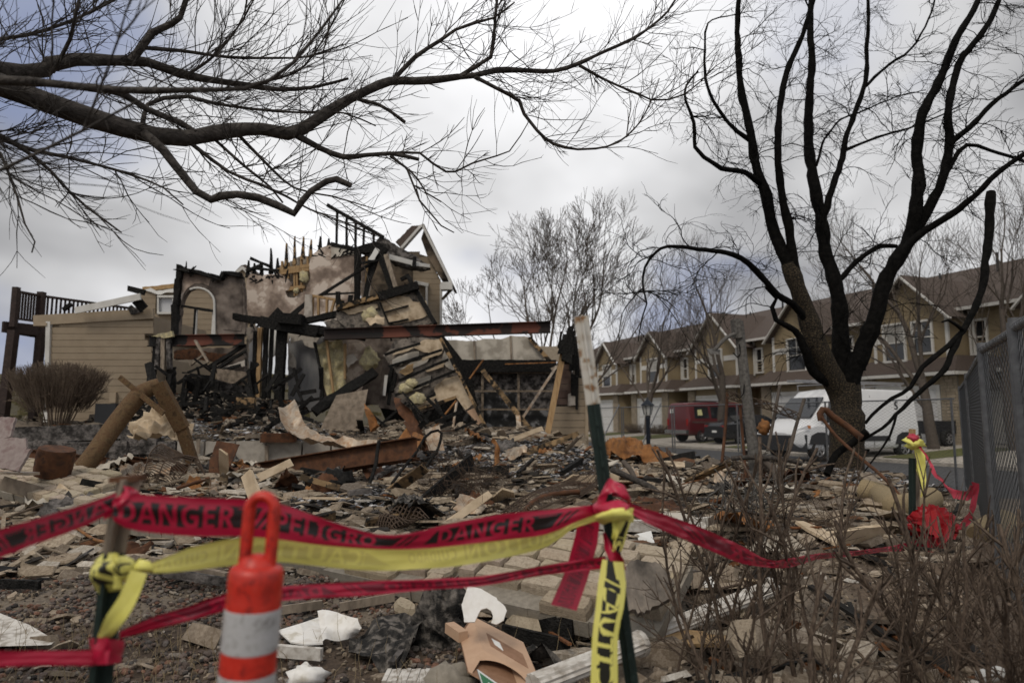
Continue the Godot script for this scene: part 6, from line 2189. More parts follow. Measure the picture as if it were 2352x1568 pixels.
func heavy_debris() -> void:
	# bent pipe column on the left
	var t := thing("bent_column", "big bent rusty steel column forming an inverted V on the rubble", "column", at(172, 1100, 9.4))
	var mb := MB.new()
	var lp := curve(seen([166, 1105, 9.3, 210, 1050, 9.5, 260, 980, 9.8, 305, 922, 10.0, 330, 898, 10.1, 366, 884, 10.2]), .1)
	var lr := PackedFloat32Array()
	for k in lp.size(): lr.append(.13 if k < lp.size() * .75 else lerpf(.13, .1, (k - lp.size() * .75) / (lp.size() * .25)))
	mb.tube(lp, lr, 14)
	put(mb, "pipe", M.rust_brown, t)
	mb = beam(MB.new(), at(362, 880, 10.1), at(418, 985, 10.3), .2, .12, .0)
	beam(mb, at(416, 980, 10.3), at(442, 1062, 10.4), .16, .1, .02)
	put(mb, "folded_leg", M.rust_brown, t)
	mb = MB.new()
	mb.hexa([at(186, 1108, 9.2), at(154, 1068, 9.35), at(160, 1062, 9.4), at(196, 1104, 9.25), at(186, 1108, 9.05), at(154, 1068, 9.2), at(160, 1062, 9.25), at(196, 1104, 9.1)])
	put(mb, "base_plate", M.rust_dark, t)
	mb = beam(MB.new(), at(274, 866, 10.0), at(376, 950, 9.9), .075, .03, .04)
	one(mb, "metal_strip", M.rust_brown, "thin tan metal strip laid across the bend of the rusty column", "strip")
	for q in [[341, 834, 352, 888, "charred timber stub standing beside the rusty column bend"], [346, 870, 340, 925, "thin charred stick behind the rusty column bend"]]:
		mb = beam(MB.new(), at(q[0], q[1], 11.4), at(q[2], q[3], 11.2), .09, .09, .25)
		one(mb, "charred_stick", M.char, q[4], "charred timber")
	sheet("crumpled_membrane", [300, 985, 10.6, 330, 945, 10.8, 370, 940, 10.8, 405, 962, 10.7, 445, 975, 10.7], [305, 1012, 10.3, 345, 1002, 10.3, 380, 1008, 10.3, 415, 1005, 10.3, 440, 1000, 10.3], .3, M.plaster_cream, "crumpled pale membrane between the legs of the rusty column", "membrane", 16, 3.4)
	# beams
	one(ibeam(at(596, 1086, 11.0), at(957, 1030, 9.5), .3, .2, Vector3(0, 1, -.25)), "steel_beam", M.rust_dark, "brown rusty I-beam slanting up out of the rubble heap", "steel beam")
	one(ibeam(at(60, 1046, 10.6), at(240, 1066, 10.3), .2, .12, Vector3(0, 1, -.2)), "steel_beam", M.rust_dark, "rusty steel beam behind the foot of the bent column", "steel beam")
	one(ibeam(at(285, 1056, 10.6), at(430, 1078, 10.6), .14, .1, Vector3(0, 1, -.2)), "steel_beam", M.rust_dark, "thin rusty beam between the legs of the bent column", "steel beam")
	one(ibeam(at(1262, 1130, 9.4), at(1772, 1124, 9.6), .24, .16, Vector3(0, 1, -.15)), "channel_beam", M.rust_dark, "long rusty channel beam below the grey concrete slab", "steel beam")
	one(ibeam(at(1792, 1127, 9.3), at(2010, 1130, 9.0), .26, .2, Vector3(0, 1, -.2)), "channel_beam", M.rust_dark, "rusty channel beam in front of the charred tree", "steel beam")
	# sheets
	sheet("curved_duct", [638, 930, 12.6, 646, 968, 12.2, 684, 1005, 11.7, 760, 1022, 11.3, 862, 1032, 11.0], [676, 912, 12.9, 690, 950, 12.5, 712, 982, 12.1, 780, 1003, 11.7, 872, 1018, 11.4], .12, M.tin, "long curved strip of scorched pale sheet metal before the ruin", "sheet metal", 8, 1.2, .12)
	sheet("metal_sheet", [772, 905, 13.4, 845, 893, 13.6], [735, 985, 13.0, 828, 990, 13.2], .12, M.rust_tan, "dull brown metal sheet leaning against the fallen ceiling", "sheet metal", 10, .7)
	mb = slab([497, 1012, 549, 1020, 520, 1086, 478, 1098, 480, 1060], 10.4, .02, .8, 0, .5)
	one(mb, "rusted_plate", M.rust_dark, "red-brown rusted plate leaning on the concrete foundation wall", "plate")
	sheet("rusted_sheet", [896, 912, 11.2, 918, 950, 11.0, 945, 1000, 10.6, 962, 1030, 10.4], [922, 918, 11.0, 948, 955, 10.8, 975, 1000, 10.5, 985, 1035, 10.3], .2, M.rust_dark, "folded dark rust sheet standing over the end of the slanting beam", "sheet metal", 8, 1.5, .08)
	sheet("rusted_sheet", [836, 925, 11.4, 842, 960, 11.2, 852, 985, 11.0], [862, 958, 11.2, 868, 975, 11.1, 872, 985, 11.0], .25, M.rust, "small curled rust sheet left of the folded dark sheet", "sheet metal", 6, 2.0)
	sheet("rusted_sheet", [905, 1012, 10.6, 935, 985, 10.8], [960, 1030, 10.2, 975, 1005, 10.4], .12, M.rust, "flat orange rust sheet lying under the folded dark sheet", "sheet metal", 6, 1.0)
	sheet("metal_sheet", [975, 985, 11.2, 1010, 983, 11.2], [985, 1035, 10.8, 1022, 1040, 10.7], .14, M.tin, "small grey metal sheet standing behind the looped black bars", "sheet metal", 6, 1.2)
	sheet("rusted_sheet", [1126, 1010, 10.6, 1136, 1040, 10.4, 1130, 1072, 10.2], [1142, 1012, 10.5, 1150, 1045, 10.4, 1146, 1080, 10.1], .3, M.rust, "torn rust sheet standing on the grey ash heap", "sheet metal", 6, 2.0)
	sheet("rusted_sheet", [1150, 1078, 9.8, 1180, 1088, 9.7, 1208, 1092, 9.6], [1152, 1100, 9.6, 1182, 1108, 9.5, 1214, 1108, 9.4], .2, M.rust, "low orange rust scrap at the front of the ash heap", "sheet metal", 6, 1.5)
	sheet("rusted_sheet", [1392, 1032, 12.6, 1424, 1005, 13.0, 1456, 1014, 13.0, 1504, 1036, 12.8, 1550, 1062, 12.4], [1398, 1056, 12.0, 1430, 1046, 12.2, 1466, 1052, 12.2, 1506, 1080, 11.8, 1530, 1082, 11.8], .3, M.rust, "big crumpled orange rusted panel beside the road", "sheet metal", 14, 1.6, .1)
	sheet("rusted_sheet", [1490, 1036, 13.2, 1516, 1026, 13.2, 1546, 1046, 12.9], [1500, 1056, 12.8, 1525, 1058, 12.8, 1552, 1066, 12.6], .25, M.rust_dark, "dark rusted scrap behind the big crumpled orange panel", "sheet metal", 8, 2.0)
	mb = beam(MB.new(), at(1540, 1062, 12.3), at(1640, 1092, 11.6), .09, .07, .15)
	one(mb, "charred_stick", M.rust_dark, "thin dark bar trailing right from the big orange panel", "bar")
	sheet("rusted_sheet", [1832, 1146, 8.2, 1850, 1140, 8.3, 1880, 1142, 8.3, 1915, 1150, 8.2], [1842, 1166, 8.0, 1866, 1190, 7.7, 1900, 1230, 7.2, 1930, 1262, 6.9], .2, M.rust, "curled rust strip lying in front of the right channel beam", "sheet metal", 8, 1.5)
	sheet("rusted_sheet", [1966, 1170, 7.8, 2000, 1155, 7.9, 2030, 1190, 7.6], [1970, 1215, 7.2, 2010, 1232, 7.0, 2052, 1238, 6.9], .2, M.rust, "flat rust panel among the shrub stems near the far stake", "sheet metal", 8, 1.5)
	sheet("rusted_sheet", [1480, 1150, 8.6, 1540, 1158, 8.6], [1470, 1172, 8.2, 1556, 1168, 8.3], .1, M.rust, "orange rust sheet under the long channel beam", "sheet metal", 6, 1.0)
	sheet("rusted_sheet", [1640, 1150, 8.8, 1760, 1140, 8.9], [1650, 1180, 8.3, 1770, 1175, 8.3], .12, M.rust, "broad orange rust sheet behind the tall shrub tips", "sheet metal", 8, 1.0)
	# rods and bars
	rods("bent_bar", [870, 1013, 9.6, 866, 1040, 9.5, 862, 1070, 9.3, 845, 1120, 9.0], .026, M.char, "upright bent black bar in front of the slanting beam", "bar")
	rods("bent_bar", [900, 1110, 9.0, 930, 1070, 9.3, 957, 1037, 9.5, 975, 1005, 9.6, 990, 992, 9.7, 1006, 988, 9.7, 1014, 995, 9.7, 1006, 1030, 9.6, 982, 1066, 9.4, 962, 1098, 9.2], .02, M.char, "looped black bar arching beside the end of the slanting beam", "bar")
	rods("metal_rod", [405, 1122, 8.2, 480, 1098, 8.5], .022, M.rust_dark, "rusty rod lying on the rubble behind the taped stake", "rod")
	rods("metal_rod", [172, 1210, 6.6, 215, 1238, 6.2, 262, 1248, 6.0, 310, 1262, 5.8], .014, M.rust, "thin bent rust-orange rod on the gravel behind the taped stake", "rod")
	rods("metal_rod", [1671, 902, 9.8, 1668, 960, 9.7, 1662, 1030, 9.5, 1655, 1092, 9.4], .022, M.rust_dark, "flaking upright rod left of the burned sign pole", "rod")
	rods("metal_rod", [1792, 884, 9.5, 1780, 950, 9.4, 1764, 1035, 9.2], .022, M.bark_far, "leaning brown rod just right of the burned sign pole", "rod")
	rods("metal_rod", [1848, 916, 9.4, 1830, 975, 9.3, 1808, 1050, 9.1, 1790, 1110, 9.0], .024, M.bark_far, "leaning brown rod in front of the white van bonnet", "rod")
	rods("metal_rod", [1700, 930, 9.6, 1706, 1000, 9.5, 1714, 1100, 9.2], .02, M.rust_dark, "thin upright rod close beside the burned sign pole", "rod")
	rods("hooked_pipe", [1887, 966, 8.8, 1884, 950, 8.8, 1890, 940, 8.8, 1900, 942, 8.8, 1912, 955, 8.8, 1945, 978, 8.8, 1980, 1006, 8.7], .042, M.rust_dark, "hooked rusty pipe like a walking stick before the charred trunk", "pipe", 10)
	rods("metal_rod", [1888, 958, 8.7, 1920, 1000, 8.6, 1970, 1045, 8.3, 2034, 1100, 7.9, 2066, 1138, 7.7], .022, M.rust_dark, "long thin rod slanting down from the hooked pipe", "rod")
	rods("branch", [1680, 1052, 9.0, 1740, 1050, 8.9, 1800, 1054, 8.8, 1842, 1064, 8.8], .035, M.bark, "grey fallen branch lying level behind the sign pole", "branch")
	rods("branch", [1742, 1046, 9.0, 1778, 1080, 8.8, 1786, 1120, 8.6, 1770, 1180, 8.2], .05, M.bark_far, "thick crooked grey root right of the sign pole", "branch")
	rods("branch", [1432, 1060, 9.2, 1452, 1085, 9.0, 1470, 1130, 8.7, 1478, 1158, 8.6], .035, M.bark_far, "dark bent branch crossing behind the taped steel post", "branch")
	rods("branch", [1405, 1078, 9.0, 1450, 1098, 8.8, 1496, 1120, 8.5, 1520, 1142, 8.4], .04, M.bark, "pale fallen branch leaning right from the taped steel post", "branch")
	rods("branch", [1180, 1205, 6.8, 1230, 1150, 7.2, 1290, 1132, 7.4, 1330, 1130, 7.5], .03, M.rust_dark, "curved dark bar beside the crumpled wire lath", "bar")
	for q in [[860, 1100, 905, 1072], [1050, 1040, 1088, 1080], [800, 1135, 850, 1128], [560, 1100, 605, 1085], [1225, 1062, 1190, 1100], [690, 1080, 742, 1092], [1335, 1062, 1290, 1090]]:
		var d := onground(q[0], q[1], .08)
		mb = beam(MB.new(), onground(q[0], q[1], .1), onground(q[2], q[3], .12), rng.randf_range(.05, .1), rng.randf_range(.04, .08), .2)
		one(mb, "charred_timber", M.char if rng.randf() < .6 else M.char_grey, "short charred timber lying loose on the rubble heap", "charred timber", "short charred timbers on the rubble heap")
	# burned sign pole
	t = thing("burned_pole", "burned grey lamp pole with a broken side arm", "pole", onground(1747, 1190))
	mb = MB.new()
	mb.tube(seen([1697, 738, 9.3, 1712, 880, 9.2, 1728, 1010, 9.1, 1746, 1195, 9.0]), PackedFloat32Array([.062, .07, .072, .078]), 12)
	put(mb, "shaft", M.ash_grey, t)
	mb = MB.new()
	mb.box(at(1692, 755, 9.25), Vector3(.1, .26, .14), Basis(Vector3.BACK, .08))
	put(mb, "bracket", M.ash_grey, t)
	mb = MB.new()
	mb.tube(curve(seen([1690, 766, 9.2, 1668, 776, 9.1, 1652, 792, 9.0, 1640, 806, 9.0]), .05), PackedFloat32Array(range(40).map(func(_x): return .026)), 8)
	put(mb, "side_arm", M.ash_grey, t)
	mb = MB.new()
	mb.hexa([at(1624, 802, 8.9), at(1632, 812, 8.8), at(1652, 814, 8.9), at(1654, 806, 9.1), at(1626, 800, 9.1), at(1634, 800, 9.1), at(1654, 803, 9.1), at(1655, 803, 9.2)])
	put(mb, "lamp_head", M.ash_grey, t)
	mb = MB.new()
	mb.tube(seen([1698, 790, 9.2, 1702, 812, 9.2, 1694, 820, 9.2, 1684, 810, 9.2]), PackedFloat32Array([.01, .01, .01, .01]), 5)
	put(mb, "loose_wire", M.char, t)
	rods("loose_wire", [1710, 882, 9.1, 1708, 904, 9.1, 1700, 914, 9.1, 1690, 908, 9.1], .008, M.char, "dangling black wire on the front of the burned pole", "wire")
	# rolled wire mesh hanging between rods
	t = thing("mesh_roll", "twisted roll of rusty mesh slung from the burned pole", "wire mesh", at(1671, 905, 9.7))
	mb = MB.new()
	var line := curve(seen([1671, 906, 9.7, 1710, 918, 9.5, 1760, 930, 9.3, 1832, 956, 9.2]), .03)
	for k in 9:
		var pts := PackedVector3Array()
		var rad := PackedFloat32Array()
		for j in line.size():
			var a := TAU * k / 9.0 + j * (.45 if k % 2 == 0 else -.45)
			pts.append(line[j] + Vector3(.4 * cos(a), sin(a), cos(a)) * .055)
			rad.append(.006)
		mb.tube(pts, rad, 3, false)
	put(mb, "mesh_wires", M.wire_rusty, t, false, "stuff")
	mb = MB.new()
	line = curve(seen([1664, 1056, 9.5, 1700, 1072, 9.4, 1740, 1084, 9.2]), .03)
	for k in 9:
		var pts := PackedVector3Array()
		var rad := PackedFloat32Array()
		for j in line.size():
			var a := TAU * k / 9.0 + j * (.45 if k % 2 == 0 else -.45)
			pts.append(line[j] + Vector3(.4 * cos(a), sin(a), cos(a)) * .06)
			rad.append(.006)
		mb.tube(pts, rad, 3, false)
	one(mb, "mesh_roll", M.wire_rusty, "lower twisted roll of rusty mesh left of the pole foot", "wire mesh")
	one(crumple(at(1755, 982, 9.4), Vector3(.08, .1, .08), .4, 10, 12, 3), "rusted_scrap", M.rust, "orange rust scrap caught between two leaning rods", "scrap")
	one(tangle(at(1752, 1066, 9.6), .2, 70, .01), "root_clump", M.bark_far, "tangled roots right of the burned pole", "roots")
	one(tangle(onground(1722, 1165, .1), .3, 80, .014), "root_clump", M.ash_grey, "grey ashy clump at the foot of the burned pole", "roots")
	mb = beam(MB.new(), at(1984, 1086, 9.0), at(2072, 1172, 7.8), .16, .03, .04)
	one(mb, "weathered_plank", M.wood_grey, "weathered plank leaning at the right of the charred trunk", "plank")
	rods("broken_branch", [1992, 990, 9.0, 1960, 1016, 9.1, 1920, 1045, 9.1, 1900, 1090, 9.0], .05, M.bark_char, "short broken branch leaning across the charred trunk foot", "branch")
	# wire lath and grates
	ribs("wire_lath", [1150, 1178, 7.2, 1200, 1142, 7.5, 1260, 1118, 7.8, 1330, 1092, 8.3, 1385, 1066, 8.8], [1200, 1182, 6.9, 1250, 1180, 7.0, 1320, 1150, 7.4, 1378, 1108, 8.0, 1400, 1078, 8.5], 90, .0045, .1, M.wire_rusty, "long crumpled sheet of rusty wire lath left of the taped post", "wire lath", 8)
	ribs("wire_lath", [330, 1085, 9.2, 345, 1040, 9.4, 370, 1020, 9.4, 395, 1035, 9.3], [395, 1118, 8.8, 430, 1075, 9.0, 450, 1050, 9.0, 470, 1090, 8.9], 46, .006, .08, M.wire_rusty, "torn springy wire lath between the legs of the bent column", "wire lath", 3)
	ribs("wire_grate", [850, 1212, 6.7, 875, 1180, 6.9, 905, 1164, 7.0], [905, 1215, 6.5, 950, 1195, 6.6, 985, 1190, 6.6], 13, .007, .1, M.wire_rusty, "bent rusty grid on the rubble behind the danger tape", "grate", 10)
	ribs("wire_lath", [1440, 1146, 8.4, 1500, 1140, 8.4], [1470, 1172, 8.0, 1525, 1160, 8.1], 22, .005, .03, M.wire_rusty, "small curved piece of wire lath right of the taped post knot", "wire lath", 4)
	ribs("wire_grate", [1640, 1342, 4.6, 1690, 1332, 4.7], [1660, 1372, 4.3, 1720, 1360, 4.4], 15, .006, .02, M.wire_rusty, "small dark grille lying on white paper by the white gutter", "grate", 3)
	ribs("wire_grate", [1130, 1276, 5.6, 1240, 1268, 5.7], [1150, 1292, 5.4, 1250, 1284, 5.5], 34, .006, .01, M.wire_rusty, "dark ribbed vent strip on the fallen stone wall", "grate", 3)
	one(crumple(at(770, 1112, 8.6), Vector3(.24, .16, .2), .45, 10, 14, 3), "charred_lump", M.char, "jagged black charred lump behind the delineator post", "charred lump")
	one(crumple(at(750, 1118, 8.5), Vector3(.16, .15, .14), .35, 10, 12, 3), "rusted_scrap", M.rust_dark, "dark red rusted scrap under the jagged black lump", "scrap")
	for q in [[565, 925, 12.9, .16, .2, "scorched tan box frame on the ash in front of the partitions"], [640, 1005, 12.4, .3, .16, "flat dark rusted box at the foot of the black post"]]:
		mb = MB.new()
		mb.box(at(q[0], q[1], q[2]), Vector3(q[3] * 2, q[4], .25), Basis(Vector3.UP, .2))
		one(mb, "rusted_box", M.rust_dark if q[3] > .2 else M.char_tan, q[5], "box")
	mb = slab([497, 846, 566, 855, 566, 885, 540, 884, 498, 872], 15.6, .08, 1.0)
	one(mb, "metal_sheet", M.rust_tan, "dull grey and brown sheet hanging in the burned left room", "sheet metal")
	# broken siding at the far left edge of the rubble
	var sh := thing("fallen_shingles", "stack of overlapping pinkish grey wall shingles at the frame edge", "wreckage", at(10, 1080, 8.4))
	for q in [[-20, 958, 34, 958, 22, 1002, -20, 1010], [-20, 1004, 58, 1006, 60, 1030, 44, 1044, -20, 1040], [-20, 1036, 70, 1030, 40, 1082, -20, 1070]]:
		put(slab(q, 8.6 - q[1] * .0006, .04, 1.2, 0, .5), "shingle", M.shingle_pink, sh)
	mb = beam(MB.new(), at(-10, 1084, 8.1), at(78, 1088, 8.0), .03, .14, .08)
	one(mb, "bent_flashing", M.tin, "bent grey flashing under the pinkish shingles", "flashing")
	mb = MB.new()
	mb.lathe(at(118, 1092, 8.6), Vector3(.2, 1, .1).normalized(), [[.2, 0], [.21, .1], [.21, .3], [.2, .34]], 14)
	one(mb, "rusted_drum", M.rust_dark, "dark rusted drum half buried left of the bent column", "drum")

# ---------------------------------------------------------------- the fallen stone-faced wall
func stone_run(t: Node3D, A: Vector3, B: Vector3, w: float, tilt: float, seed_: int, gone: float) -> void:
	var r := RandomNumberGenerator.new()
	r.seed = seed_
	var d := (B - A).normalized()
	var acr := Vector3.UP.cross(d).normalized()
	if acr.z > 0: acr = -acr      # away from the eye
	acr = (acr + Vector3.UP * tilt).normalized()
	var up := d.cross(acr).normalized()
	if up.y < 0: up = -up
	var l := A.distance_to(B)
	var ba := Basis(d, up, -acr)
	if ba.determinant() < 0: ba = Basis(d, up, acr)
	var mb := MB.new()
	var n := int(l / .18)
	var rows := int(w / .15)
	# mortar bed with a broken edge
	for k in n:
		var a0 := (w if r.randf() > gone else w * r.randf_range(.6, .9))
		mb.box(A + d * (l * (k + .5) / n) + acr * (a0 / 2) - up * .05 + up * r.randf_range(-.004, .004), Vector3(l / n * 1.002, .09, a0 - .03 * r.randf()), ba)
	put(mb, "mortar_bed", M.mortar, t)
	for row in rows:
		var x := -r.randf_range(0, .2)
		while x < l:
			var sl := r.randf_range(.19, .42)
			if row == 0 and r.randf() < gone * .6 or row == rows - 1 and r.randf() < gone:
				x += sl
				continue
			var x0 := maxf(x, 0)
			var x1 := minf(x + sl, l)
			if x1 - x0 < .07:
				x += sl
				continue
			var y0 := row * .15 + .013
			var y1 := row * .15 + .139
			var st := MB.new()
			var q := r.randf_range(.78, 1.12)
			st.col = Color(q, q * r.randf_range(.96, 1.02), q * r.randf_range(.9, 1.02))
			var h := r.randf_range(.045, .075)
			var lo := PackedVector3Array()
			var hi := PackedVector3Array()
			var md := PackedVector3Array()
			var pp := []
			var nn := 8
			for j in nn:
				var f: Array = [[0, 0], [.5, -.02], [1, 0], [1.02, .5], [1, 1], [.5, 1.02], [0, 1], [-.02, .5]][j]
				pp.append(Vector2(lerpf(x0 + .012, x1 - .012, f[0]) + r.randf_range(-.008, .008), lerpf(y0, y1, f[1]) + r.randf_range(-.007, .007)))
			var cx := Vector2((x0 + x1) / 2, (y0 + y1) / 2)
			for j in nn:
				var p: Vector2 = pp[j]
				lo.append(A + d * p.x + acr * p.y - up * .01)
				md.append(A + d * p.x + acr * p.y + up * h * r.randf_range(.5, .75))
				var i2 := p.lerp(cx, .1).lerp(p, r.randf() * .3)
				hi.append(A + d * i2.x + acr * i2.y + up * h * r.randf_range(.85, 1.15))
			st.loft([lo, md, hi], true, false)
			st.v.append_array(PackedVector3Array())
			var flatst := MB.new()
			flatst.col = st.col
			flatst.flat([lo, md, hi], false)
			var top := A + d * cx.x + acr * cx.y + up * h * 1.08
			for j in nn:
				flatst.tri(top, hi[j], hi[(j + 1) % nn], up)
			put(flatst, "stone", M.stone, t)
			x += sl

func fallen_wall() -> void:
	var gy := func(x, d, up): return Vector3(x, gh(x, d) + up, -d)
	var t := thing("fallen_stone_wall", "fallen slab of tan stone facing at the left frame edge", "wall", gy.call(-6.5, 9.0, 0))
	stone_run(t, gy.call(-7.9, 9.7, .2), gy.call(-4.9, 7.5, .16), .95, .24, 3, .3)
	t = thing("fallen_stone_wall", "short broken slab of stone facing behind the first taped stake", "wall", gy.call(-3.6, 6.7, 0))
	stone_run(t, gy.call(-4.75, 7.25, .12), gy.call(-2.9, 5.95, .12), .6, .12, 5, .5)
	t = thing("fallen_stone_wall", "slab of stone facing seen just below the yellow tape", "wall", gy.call(-1.3, 5.0, 0))
	stone_run(t, gy.call(-2.35, 5.55, .13), gy.call(-.5, 4.5, .12), .74, .22, 8, .4)
	t = thing("fallen_stone_wall", "large slab of stone facing around the dangling red tape tail", "wall", gy.call(.1, 4.1, 0))
	stone_run(t, gy.call(-.42, 4.38, .16), gy.call(.75, 3.72, .12), 1.0, .3, 11, .35)
	# loose stones fallen off it
	var k := 0
	for q in [[930, 1400], [1010, 1425], [1205, 1440], [1300, 1455], [690, 1300], [1480, 1290], [1600, 1260], [1690, 1420], [560, 1245], [430, 1215], [1655, 1475], [300, 1180]]:
		var mb := MB.new()
		var p := onground(q[0], q[1], .04)
		var c := rng.randf_range(.75, 1.1)
		mb.col = Color(c, c, c * .96)
		var s := rng.randf_range(.06, .12)
		var ba := Basis(Vector3(rng.randf_range(-1, 1), 2, rng.randf_range(-1, 1)).normalized(), rng.randf() * TAU)
		var lo := PackedVector3Array()
		var hi := PackedVector3Array()
		var m2 := PackedVector3Array()
		for j in 7:
			var a := TAU * j / 7.0
			var e := Vector3(cos(a) * s * 1.3, 0, sin(a) * s * .8) * rng.randf_range(.85, 1.15)
			lo.append(p + ba * (e * .9 - Vector3.UP * s * .45))
			m2.append(p + ba * (e * 1.05))
			hi.append(p + ba * (e * .8 + Vector3.UP * s * .5))
		mb.flat([lo, m2, hi])
		one(mb, "loose_stone", M.stone, "loose tan facing stone lying on the rubble", "stone", "loose facing stones on the rubble")

# ---------------------------------------------------------------- recognisable things in the foreground
func ground_sheet(a: Array, up: float, wob: float) -> PackedVector3Array:
	var p := PackedVector3Array()
	for k in range(0, a.size(), 2):
		p.append(onground(a[k], a[k + 1], up) + Vector3.UP * rng.randf_range(-wob, wob))
	return p

func props() -> void:
	# street lamp
	var b := at(1490, 1040, 21)
	b.y = 0.0
	var t := thing("street_lamp", "dark blue lamp post with a lantern head by the fence", "street lamp", b)
	var mb := MB.new()
	var top := at(1490, 955, 21).y
	mb.lathe(Vector3(), Vector3.UP, [[.1, 0], [.1, .25], [.065, .32], [.06, top - .1], [.085, top - .06], [.05, top]], 12)
	put(mb, "post", M.lamp_post, t, true)
	mb = MB.new()
	mb.lathe(Vector3(0, top, 0), Vector3.UP, [[.06, 0], [.11, .03], [.16, .3], [.15, .31]], 6)
	put(mb, "lantern_glass", M.frost, t, true)
	mb = MB.new()
	mb.lathe(Vector3(0, top + .31, 0), Vector3.UP, [[.22, 0], [.2, .04], [.1, .13], [.05, .17], [.02, .25], [.004, .27]], 12)
	for k in 6:
		var a := TAU * k / 6
		mb.rod(Vector3(cos(a) * .11, top + .03, sin(a) * .11), Vector3(cos(a) * .165, top + .31, sin(a) * .165), .01, 4)
	put(mb, "lantern_cap", M.lamp_post, t, true)

	# wooden box with an arched opening, lying on its side
	var A := at(1108, 1491, 3.42)
	var B := at(1240, 1563, 3.25)
	var C := at(1085, 1414, 3.78)
	var e1 := B - A
	var e2 := C - A
	var e3 := e1.cross(e2).normalized()
	e3 = at(1074, 1545, 3.26) - A
	t = thing("wooden_box", "tan painted wooden box with arched opening, lying on the rubble", "box", A + e3)
	var th := .07
	mb = MB.new()
	mb.hexa([A, B, B + e2, C, A + e3 * th, B + e3 * th, B + e2 + e3 * th, C + e3 * th])
	put(mb, "top_board", M.cabinet, t)
	mb = MB.new()
	mb.hexa([A + e3 * th, C + e3 * th, C + e3, A + e3, A + e3 * th + e1 * .06, C + e3 * th + e1 * .06, C + e3 + e1 * .06, A + e3 + e1 * .06])
	put(mb, "side_board", M.cabinet, t)
	mb = MB.new()
	mb.hexa([B + e3 * th, B + e2 + e3 * th, B + e2 + e3, B + e3, B + e3 * th - e1 * .06, B + e2 + e3 * th - e1 * .06, B + e2 + e3 - e1 * .06, B + e3 - e1 * .06])
	put(mb, "side_board", M.cabinet, t)
	mb = MB.new()
	mb.hexa([A + e2 * .94 + e3 * th, B + e2 * .94 + e3 * th, B + e2 * .94 + e3, A + e2 * .94 + e3, A + e2 + e3 * th, B + e2 + e3 * th, B + e2 + e3, A + e2 + e3])
	put(mb, "back_board", M.cabinet_dark, t)
	mb = MB.new()
	mb.hexa([A + e3 * .95, B + e3 * .95, B + e2 + e3 * .95, C + e3 * .95, A + e3, B + e3, B + e2 + e3, C + e3])
	put(mb, "bottom_board", M.cabinet_dark, t)
	mb = MB.new()   # front rail cut to a shallow arch
	var nrm := -e2.normalized()
	for k in 12:
		var f0 := .06 + .88 * k / 12.0
		var f1 := .06 + .88 * (k + 1) / 12.0
		var h0 := .1 + .42 * pow(absf(f0 - .5) * 2, 2.4)
		var h1 := .1 + .42 * pow(absf(f1 - .5) * 2, 2.4)
		mb.hexa([A + e1 * f0 + e3 * th, A + e1 * f1 + e3 * th, A + e1 * f1 + e3 * h1, A + e1 * f0 + e3 * h0, A + e1 * f0 + e3 * th + e2 * .08, A + e1 * f1 + e3 * th + e2 * .08, A + e1 * f1 + e3 * h1 + e2 * .08, A + e1 * f0 + e3 * h0 + e2 * .08])
	put(mb, "arched_rail", M.cabinet, t)
	mb = MB.new()
	var o := -e3.normalized() * .004
	mb.hexa([A + e1 * .2 + e2 * .25 + o, A + e1 * .86 + e2 * .18 + o, A + e1 * .86 + e2 * .55 + o, A + e1 * .2 + e2 * .62 + o, A + e1 * .2 + e2 * .25 - o, A + e1 * .86 + e2 * .18 - o, A + e1 * .86 + e2 * .55 - o, A + e1 * .2 + e2 * .62 - o])
	put(mb, "brown_panel", M.cabinet_dark, t)
	mb = MB.new()
	o *= 1.8
	mb.hexa([A + e1 * .3 + e2 * .36 + o, A + e1 * .44 + e2 * .3 + o, A + e1 * .42 + e2 * .5 + o, A + e1 * .27 + e2 * .5 + o, A + e1 * .3 + e2 * .36, A + e1 * .44 + e2 * .3, A + e1 * .42 + e2 * .5, A + e1 * .27 + e2 * .5])
	put(mb, "torn_label", M.paper, t)
	mb = beam(MB.new(), at(1032, 1440, 3.7), at(1064, 1462, 3.55), .05, .05, .02)
	one(mb, "wooden_block", M.cabinet, "short tan wooden batten poking left from the box", "batten")
	# green street sign under it
	t = thing("street_sign", "green street-name sign with white letters half under the tan box", "sign", at(1110, 1560, 3.1))
	mb = MB.new()
	var s0 := at(1096, 1536, 3.2)
	var s1 := at(1190, 1602, 3.08)
	var s2 := at(1118, 1606, 3.0)
	var sn := (s1 - s0).cross(s2 - s0).normalized()
	if sn.dot(EYE - s0) < 0: sn = -sn
	var s3 := s1 + s2 - s0
	mb.tri(s0, s1, s3, sn, Vector2(0, 0), Vector2(1, 0), Vector2(1, 1))
	mb.tri(s0, s3, s2, sn, Vector2(0, 0), Vector2(1, 1), Vector2(0, 1))
	put(mb, "sign_face", M.street_sign, t)
	mb = MB.new()
	mb.hexa([s0 - sn * .002, s1 - sn * .002, s3 - sn * .002, s2 - sn * .002, s0 - sn * .006, s1 - sn * .006, s3 - sn * .006, s2 - sn * .006])
	put(mb, "sign_plate", M.alloy, t)
	# white curled sheets
	var pa := ground_sheet([637, 1459, 690, 1437, 733, 1416, 741, 1480, 700, 1486, 666, 1480], .06, .012)
	one(plane_sheet(pa, .008), "white_sheet", M.sheet_white, "flat white scorched sheet, left half of the pair on the gravel", "sheet")
	mb = ribbon(ground_sheet([730, 1414, 775, 1416, 812, 1428, 830, 1442], .14, .02), ground_sheet([742, 1482, 768, 1474, 800, 1468, 826, 1458], .05, .01), 8, .06, .03, 0, 1, 3.0, .03)
	one(mb, "white_sheet", M.sheet_white, "curled white scorched sheet, right half of the pair on the gravel", "sheet")
